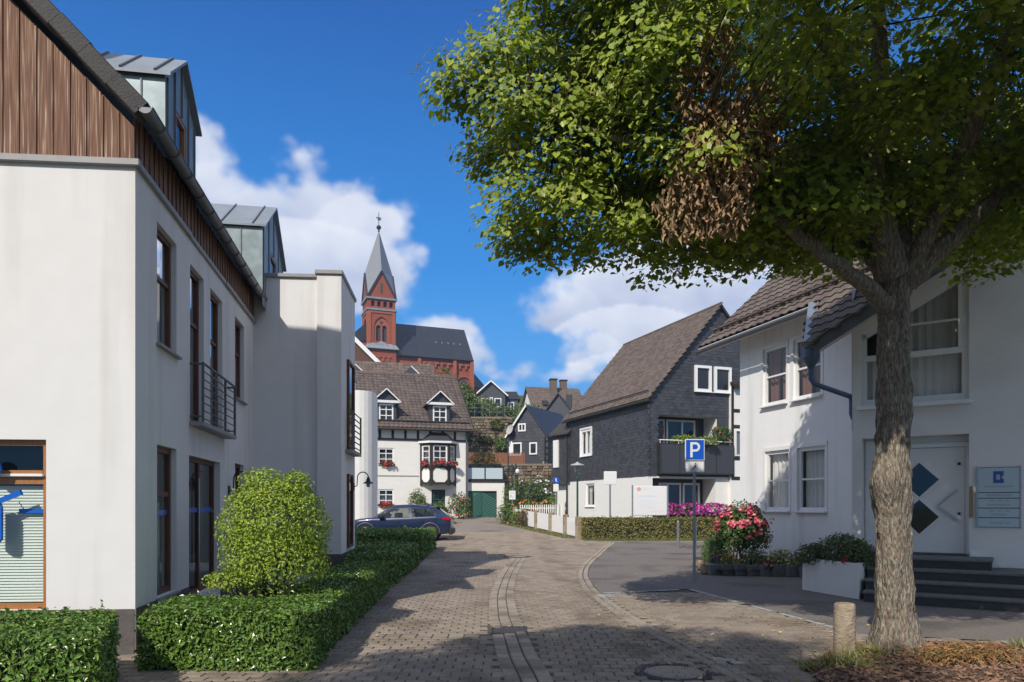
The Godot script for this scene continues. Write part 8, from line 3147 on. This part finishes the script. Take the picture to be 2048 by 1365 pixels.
func build_tree():
	var base := P(4.32, 8.15)
	var o := thing("lime_tree", "large lime tree with a patch of withered brown leaves", "tree", base)
	part(o, "trunk", trunk_mesh(), M.bark)
	rng.seed = 2024
	# limbs, as points from the foot of the trunk (x right, y up, z towards us)
	var limbs := [
		[[Vector3(-0.12, 3.85, 0.05), Vector3(-0.55, 4.12, 0.22), Vector3(-1.1, 4.42, 0.4), Vector3(-1.9, 4.85, 0.6), Vector3(-3.0, 5.35, 0.65), Vector3(-4.3, 5.85, 0.5)], [0.11, 0.085, 0.07, 0.055, 0.04, 0.02]],
		[[Vector3(-0.08, 4.2, 0.1), Vector3(-0.3, 4.75, 0.25), Vector3(-0.5, 5.4, 0.4), Vector3(-1.0, 6.4, 0.6), Vector3(-1.8, 7.6, 0.8), Vector3(-2.6, 8.3, 0.9)], [0.16, 0.13, 0.11, 0.085, 0.05, 0.02]],
		[[Vector3(0.0, 4.2, 0.0), Vector3(0.08, 5.2, -0.1), Vector3(0.0, 6.6, -0.3), Vector3(-0.1, 8.2, -0.3), Vector3(-0.2, 9.4, -0.2)], [0.17, 0.13, 0.10, 0.06, 0.02]],
		[[Vector3(0.1, 4.15, 0.05), Vector3(0.42, 4.5, 0.2), Vector3(0.95, 5.0, 0.45), Vector3(1.7, 5.6, 0.8), Vector3(2.7, 6.3, 1.0), Vector3(3.8, 6.8, 1.0)], [0.13, 0.105, 0.09, 0.07, 0.045, 0.02]],
		[[Vector3(0.08, 4.2, 0.05), Vector3(0.3, 5.0, 0.5), Vector3(0.4, 6.0, 1.2), Vector3(0.5, 6.8, 2.2), Vector3(0.4, 7.4, 3.1)], [0.11, 0.09, 0.07, 0.05, 0.02]],
		[[Vector3(0.0, 4.2, -0.1), Vector3(-0.2, 5.0, -0.7), Vector3(-0.5, 5.8, -1.6), Vector3(-0.8, 6.4, -2.8), Vector3(-1.0, 6.8, -3.8)], [0.12, 0.09, 0.07, 0.05, 0.02]],
		[[Vector3(0.1, 4.25, -0.05), Vector3(0.8, 5.1, -0.6), Vector3(1.7, 5.9, -1.4), Vector3(2.8, 6.5, -2.0)], [0.11, 0.08, 0.05, 0.02]]]
	var nodes := []
	for l in limbs:
		var m := MB.new()
		var pts := []
		var rr := []
		for i in l[0].size() - 1:
			for s in 5:
				var t := s / 5.0
				var a: Vector3 = l[0][maxi(i - 1, 0)]
				var b: Vector3 = l[0][i]
				var c: Vector3 = l[0][i + 1]
				var e: Vector3 = l[0][mini(i + 2, l[0].size() - 1)]
				var p := b.cubic_interpolate(c, a, e, t)
				pts.append(p + Vector3(rng.randfn(), rng.randfn(), rng.randfn()) * 0.012)
				rr.append(lerpf(l[1][i], l[1][i + 1], t))
				if i > 0:
					nodes.append(p)
		pts.append(l[0][-1])
		rr.append(l[1][-1])
		m.path(pts, rr, 10)
		part(o, "limb", m, M.bark)
	# clumps of leaves: where the boughs end; from the foot of the trunk
	var clumps := []
	var edge := [[-5.0, 5.95], [-4.65, 6.1], [-4.3, 6.2], [-3.9, 6.3], [-4.75, 5.62], [-4.4, 5.5], [-4.0, 5.55], [-3.6, 5.65], [-4.35, 6.95], [-4.05, 7.05], [-3.65, 7.1], [-3.3, 7.0], [-4.1, 7.75], [-3.7, 7.8], [-4.45, 4.72], [-4.15, 4.62], [-3.75, 4.5], [-3.2, 4.42], [-2.6, 4.40], [-2.0, 4.42], [-1.5, 4.5], [-3.5, 5.05], [-3.2, 5.7], [-2.8, 6.3], [-2.9, 4.9], [-2.3, 5.2], [-3.3, 6.4], [-3.1, 5.3], [-3.9, 5.15], [-3.6, 6.0], [-3.7, 6.75], [-3.4, 7.5], [-2.2, 4.75], [-1.7, 4.85], [-1.2, 5.1], [-0.7, 5.2], [-1.9, 4.6], [-1.4, 4.65], [-1.1, 4.45], [-1.0, 4.75], [0.9, 4.5], [1.3, 4.4], [1.8, 4.5], [2.3, 4.7], [0.75, 4.85], [-0.85, 4.4]]
	for e in edge:
		for k in 3:
			clumps.append(Vector3(e[0] + 0.14 + rng.randf_range(-0.15, 0.15), e[1] + 0.26 + rng.randf_range(-0.1, 0.1), rng.randf_range(-1.0, 0.9) if e[0] < -0.9 else rng.randf_range(-0.6, 1.2)))
	var tries := 0
	var to_sun := Vector3(-0.334, 0.633, 0.698)
	var gaps := [P(3.85, 15.3, 2.6) - base, P(5.6, 17.6, 1.2) - base]
	var eye := P(0, 0, 1.65) - base
	var view := (Vector3(-2.2, 5.6, 1.4) - eye).normalized()
	while clumps.size() < 840 and tries < 40000:
		tries += 1
		var p := Vector3(rng.randf_range(-3.4, 5.2), rng.randf_range(4.7, 9.9), rng.randf_range(-4.4, 4.4))
		var e := Vector3(p.x / 4.9, (p.y - 6.9) / 3.0, p.z / 4.4)
		var r := e.length()
		if r > 1.0 or r < 0.36:
			continue

		# the underside rises away from the boughs; open to the left below
		if p.y < 4.75 + 0.28 * absf(p.z) * 0.8:
			continue
		if p.x < -2.8 and p.y < 7.6 and absf(p.z) > 1.6:
			continue
		# a gap in the leaves, through which the parking sign stays in the sun
		if (p - gaps[0]).cross(to_sun).length() < 0.62 or (p - gaps[1]).cross(to_sun).length() < 0.75:
			continue
		if p.y > 7.7 and p.z > 0.0 and p.x < 1.0 and rng.randf() < 0.35:
			continue
		# few leaves in front of the withered bough
		if p.z > 0.7 and p.y < 6.3 and (p - eye).cross(view).length() < 0.55:
			continue
		clumps.append(p)
	var heart := heart_mesh(0.066)
	var xf := []
	var cols := []
	var greens := [Color(0.30, 0.355, 0.05), Color(0.235, 0.305, 0.048), Color(0.36, 0.41, 0.06), Color(0.20, 0.27, 0.048)]
	var tw := MB.new()
	for ci in clumps.size():
		var c: Vector3 = clumps[ci]
		var best: Vector3 = nodes[0]
		for q in nodes:
			if q.distance_squared_to(c) < best.distance_squared_to(c):
				best = q
		if ci % 1 == 0:
			var mid := best.lerp(c, 0.5) + Vector3(rng.randfn() * 0.06, 0.10 + rng.randfn() * 0.05, rng.randfn() * 0.06)
			tw.path([best, mid, c], [0.013, 0.008, 0.003], 5)
		var rad := Vector3(rng.randf_range(0.38, 0.62), rng.randf_range(0.20, 0.34), rng.randf_range(0.38, 0.62))
		var tone: float = rng.randf_range(0.85, 1.2)
		for i in 240:
			var d := Vector3(rng.randfn(), rng.randfn(), rng.randfn()).normalized() * pow(rng.randf(), 0.42)
			var p := c + Vector3(d.x * rad.x, d.y * rad.y - 0.12 * Vector2(d.x, d.z).length_squared(), d.z * rad.z)
			# leaves lie in tiers like tiles, their tips hanging outwards
			var out := Vector3(d.x, 0, d.z).normalized()
			var y := (UP * 0.6 + out * 0.45 + Vector3(-0.25, 0.2, 0.5) + Vector3(rng.randfn(), rng.randfn() * 0.6, rng.randfn()) * 0.42).normalized()
			var tip := (out * 0.7 - UP * 0.75 + Vector3(rng.randfn(), rng.randfn(), rng.randfn()) * 0.45)
			tip = (tip - y * tip.dot(y)).normalized()
			var bs := Basis(y.cross(-tip), y, -tip) * rng.randf_range(0.5, 1.35)
			xf.append(Transform3D(bs, base + p))
			var g: Color = greens[rng.randi() % 4]
			var f := tone * rng.randf_range(0.75, 1.3)
			cols.append(Color(g.r * f, g.g * f, g.b * f))
	part(o, "twigs", tw, M.twig)
	many(o, "crown", heart, M.leaf_lime, xf, cols)
	# pale bracts hanging among the leaves
	var br := leaf_mesh(0.085, 0.016, 0.15, 0.2)
	var bx := []
	var bc := []
	for ci in clumps.size():
		var c: Vector3 = clumps[ci]
		for i in 26:
			var d := Vector3(rng.randfn(), absf(rng.randfn()) * 0.8, rng.randfn()).normalized()
			var p := c + Vector3(d.x * 0.52, d.y * 0.3 - 0.05, d.z * 0.52)
			var y := (d + Vector3(rng.randfn(), rng.randfn(), rng.randfn()) * 0.6).normalized()
			var tip := Vector3(d.x, -1.0, d.z) + Vector3(rng.randfn(), rng.randfn(), rng.randfn()) * 0.4
			tip = (tip - y * tip.dot(y)).normalized()
			bx.append(Transform3D(Basis(y.cross(-tip), y, -tip) * rng.randf_range(0.7, 1.2), base + p))
			var f := rng.randf_range(0.75, 1.25)
			bc.append(Color(0.36 * f, 0.34 * f, 0.09 * f))
	many(o, "bracts", br, M.leaf_lime, bx, bc)
	# the withered patch
	var dead := [Vector3(-2.4, 6.0, 1.3), Vector3(-2.6, 5.7, 1.2), Vector3(-2.45, 5.3, 1.15), Vector3(-2.6, 5.0, 1.1), Vector3(-2.75, 4.7, 1.0), Vector3(-2.2, 5.5, 1.15), Vector3(-1.95, 5.2, 1.1), Vector3(-2.25, 4.95, 1.1), Vector3(-1.8, 5.6, 1.05), Vector3(-2.4, 4.65, 1.0), Vector3(-2.1, 4.75, 1.0), Vector3(-1.65, 5.35, 1.0)]
	var dl := leaf_mesh(0.085, 0.036, 0.5, 0.4)
	var dx := []
	var dc := []
	var dt := MB.new()
	for q in dead:
		var c := Vector3(-2.3 + (q.x + 2.3) * 0.85, q.y - 0.08, q.z)
		dt.path([c + Vector3(0.1, 0.45, -0.3), c, c + Vector3(rng.randf_range(-0.1, 0.1), -0.4, 0.02)], [0.010, 0.007, 0.003], 5)
		for i in 210:
			var d := Vector3(rng.randfn(), rng.randfn(), rng.randfn()).normalized() * pow(rng.randf(), 0.4)
			var p: Vector3 = c + Vector3(d.x * 0.24, d.y * 0.36, d.z * 0.2)
			var y := Vector3(rng.randfn(), rng.randfn() * 0.4, rng.randfn()).normalized()
			var tip := Vector3(rng.randfn() * 0.35, -1, rng.randfn() * 0.35)
			tip = (tip - y * tip.dot(y)).normalized()
			dx.append(Transform3D(Basis(y.cross(-tip), y, -tip) * rng.randf_range(0.7, 1.25), base + p))
			var f := rng.randf_range(0.6, 1.5)
			dc.append(Color(0.35 * f, 0.225 * f, 0.12 * f))
	part(o, "withered_twigs", dt, M.twig)
	many(o, "withered_leaves", dl, M.leaf_dead, dx, dc).set_meta("label", "withered brown leaves hanging in the crown")
	# the next tree of the row, behind the photographer: its shade lies on the near paving
	var t2 := copy_of(o, P(-2.7, -1.8), 2.6, "second lime tree of the row, whose shade lies on the near paving")
	t2.scale = Vector3(0.68, 0.95, 0.68)
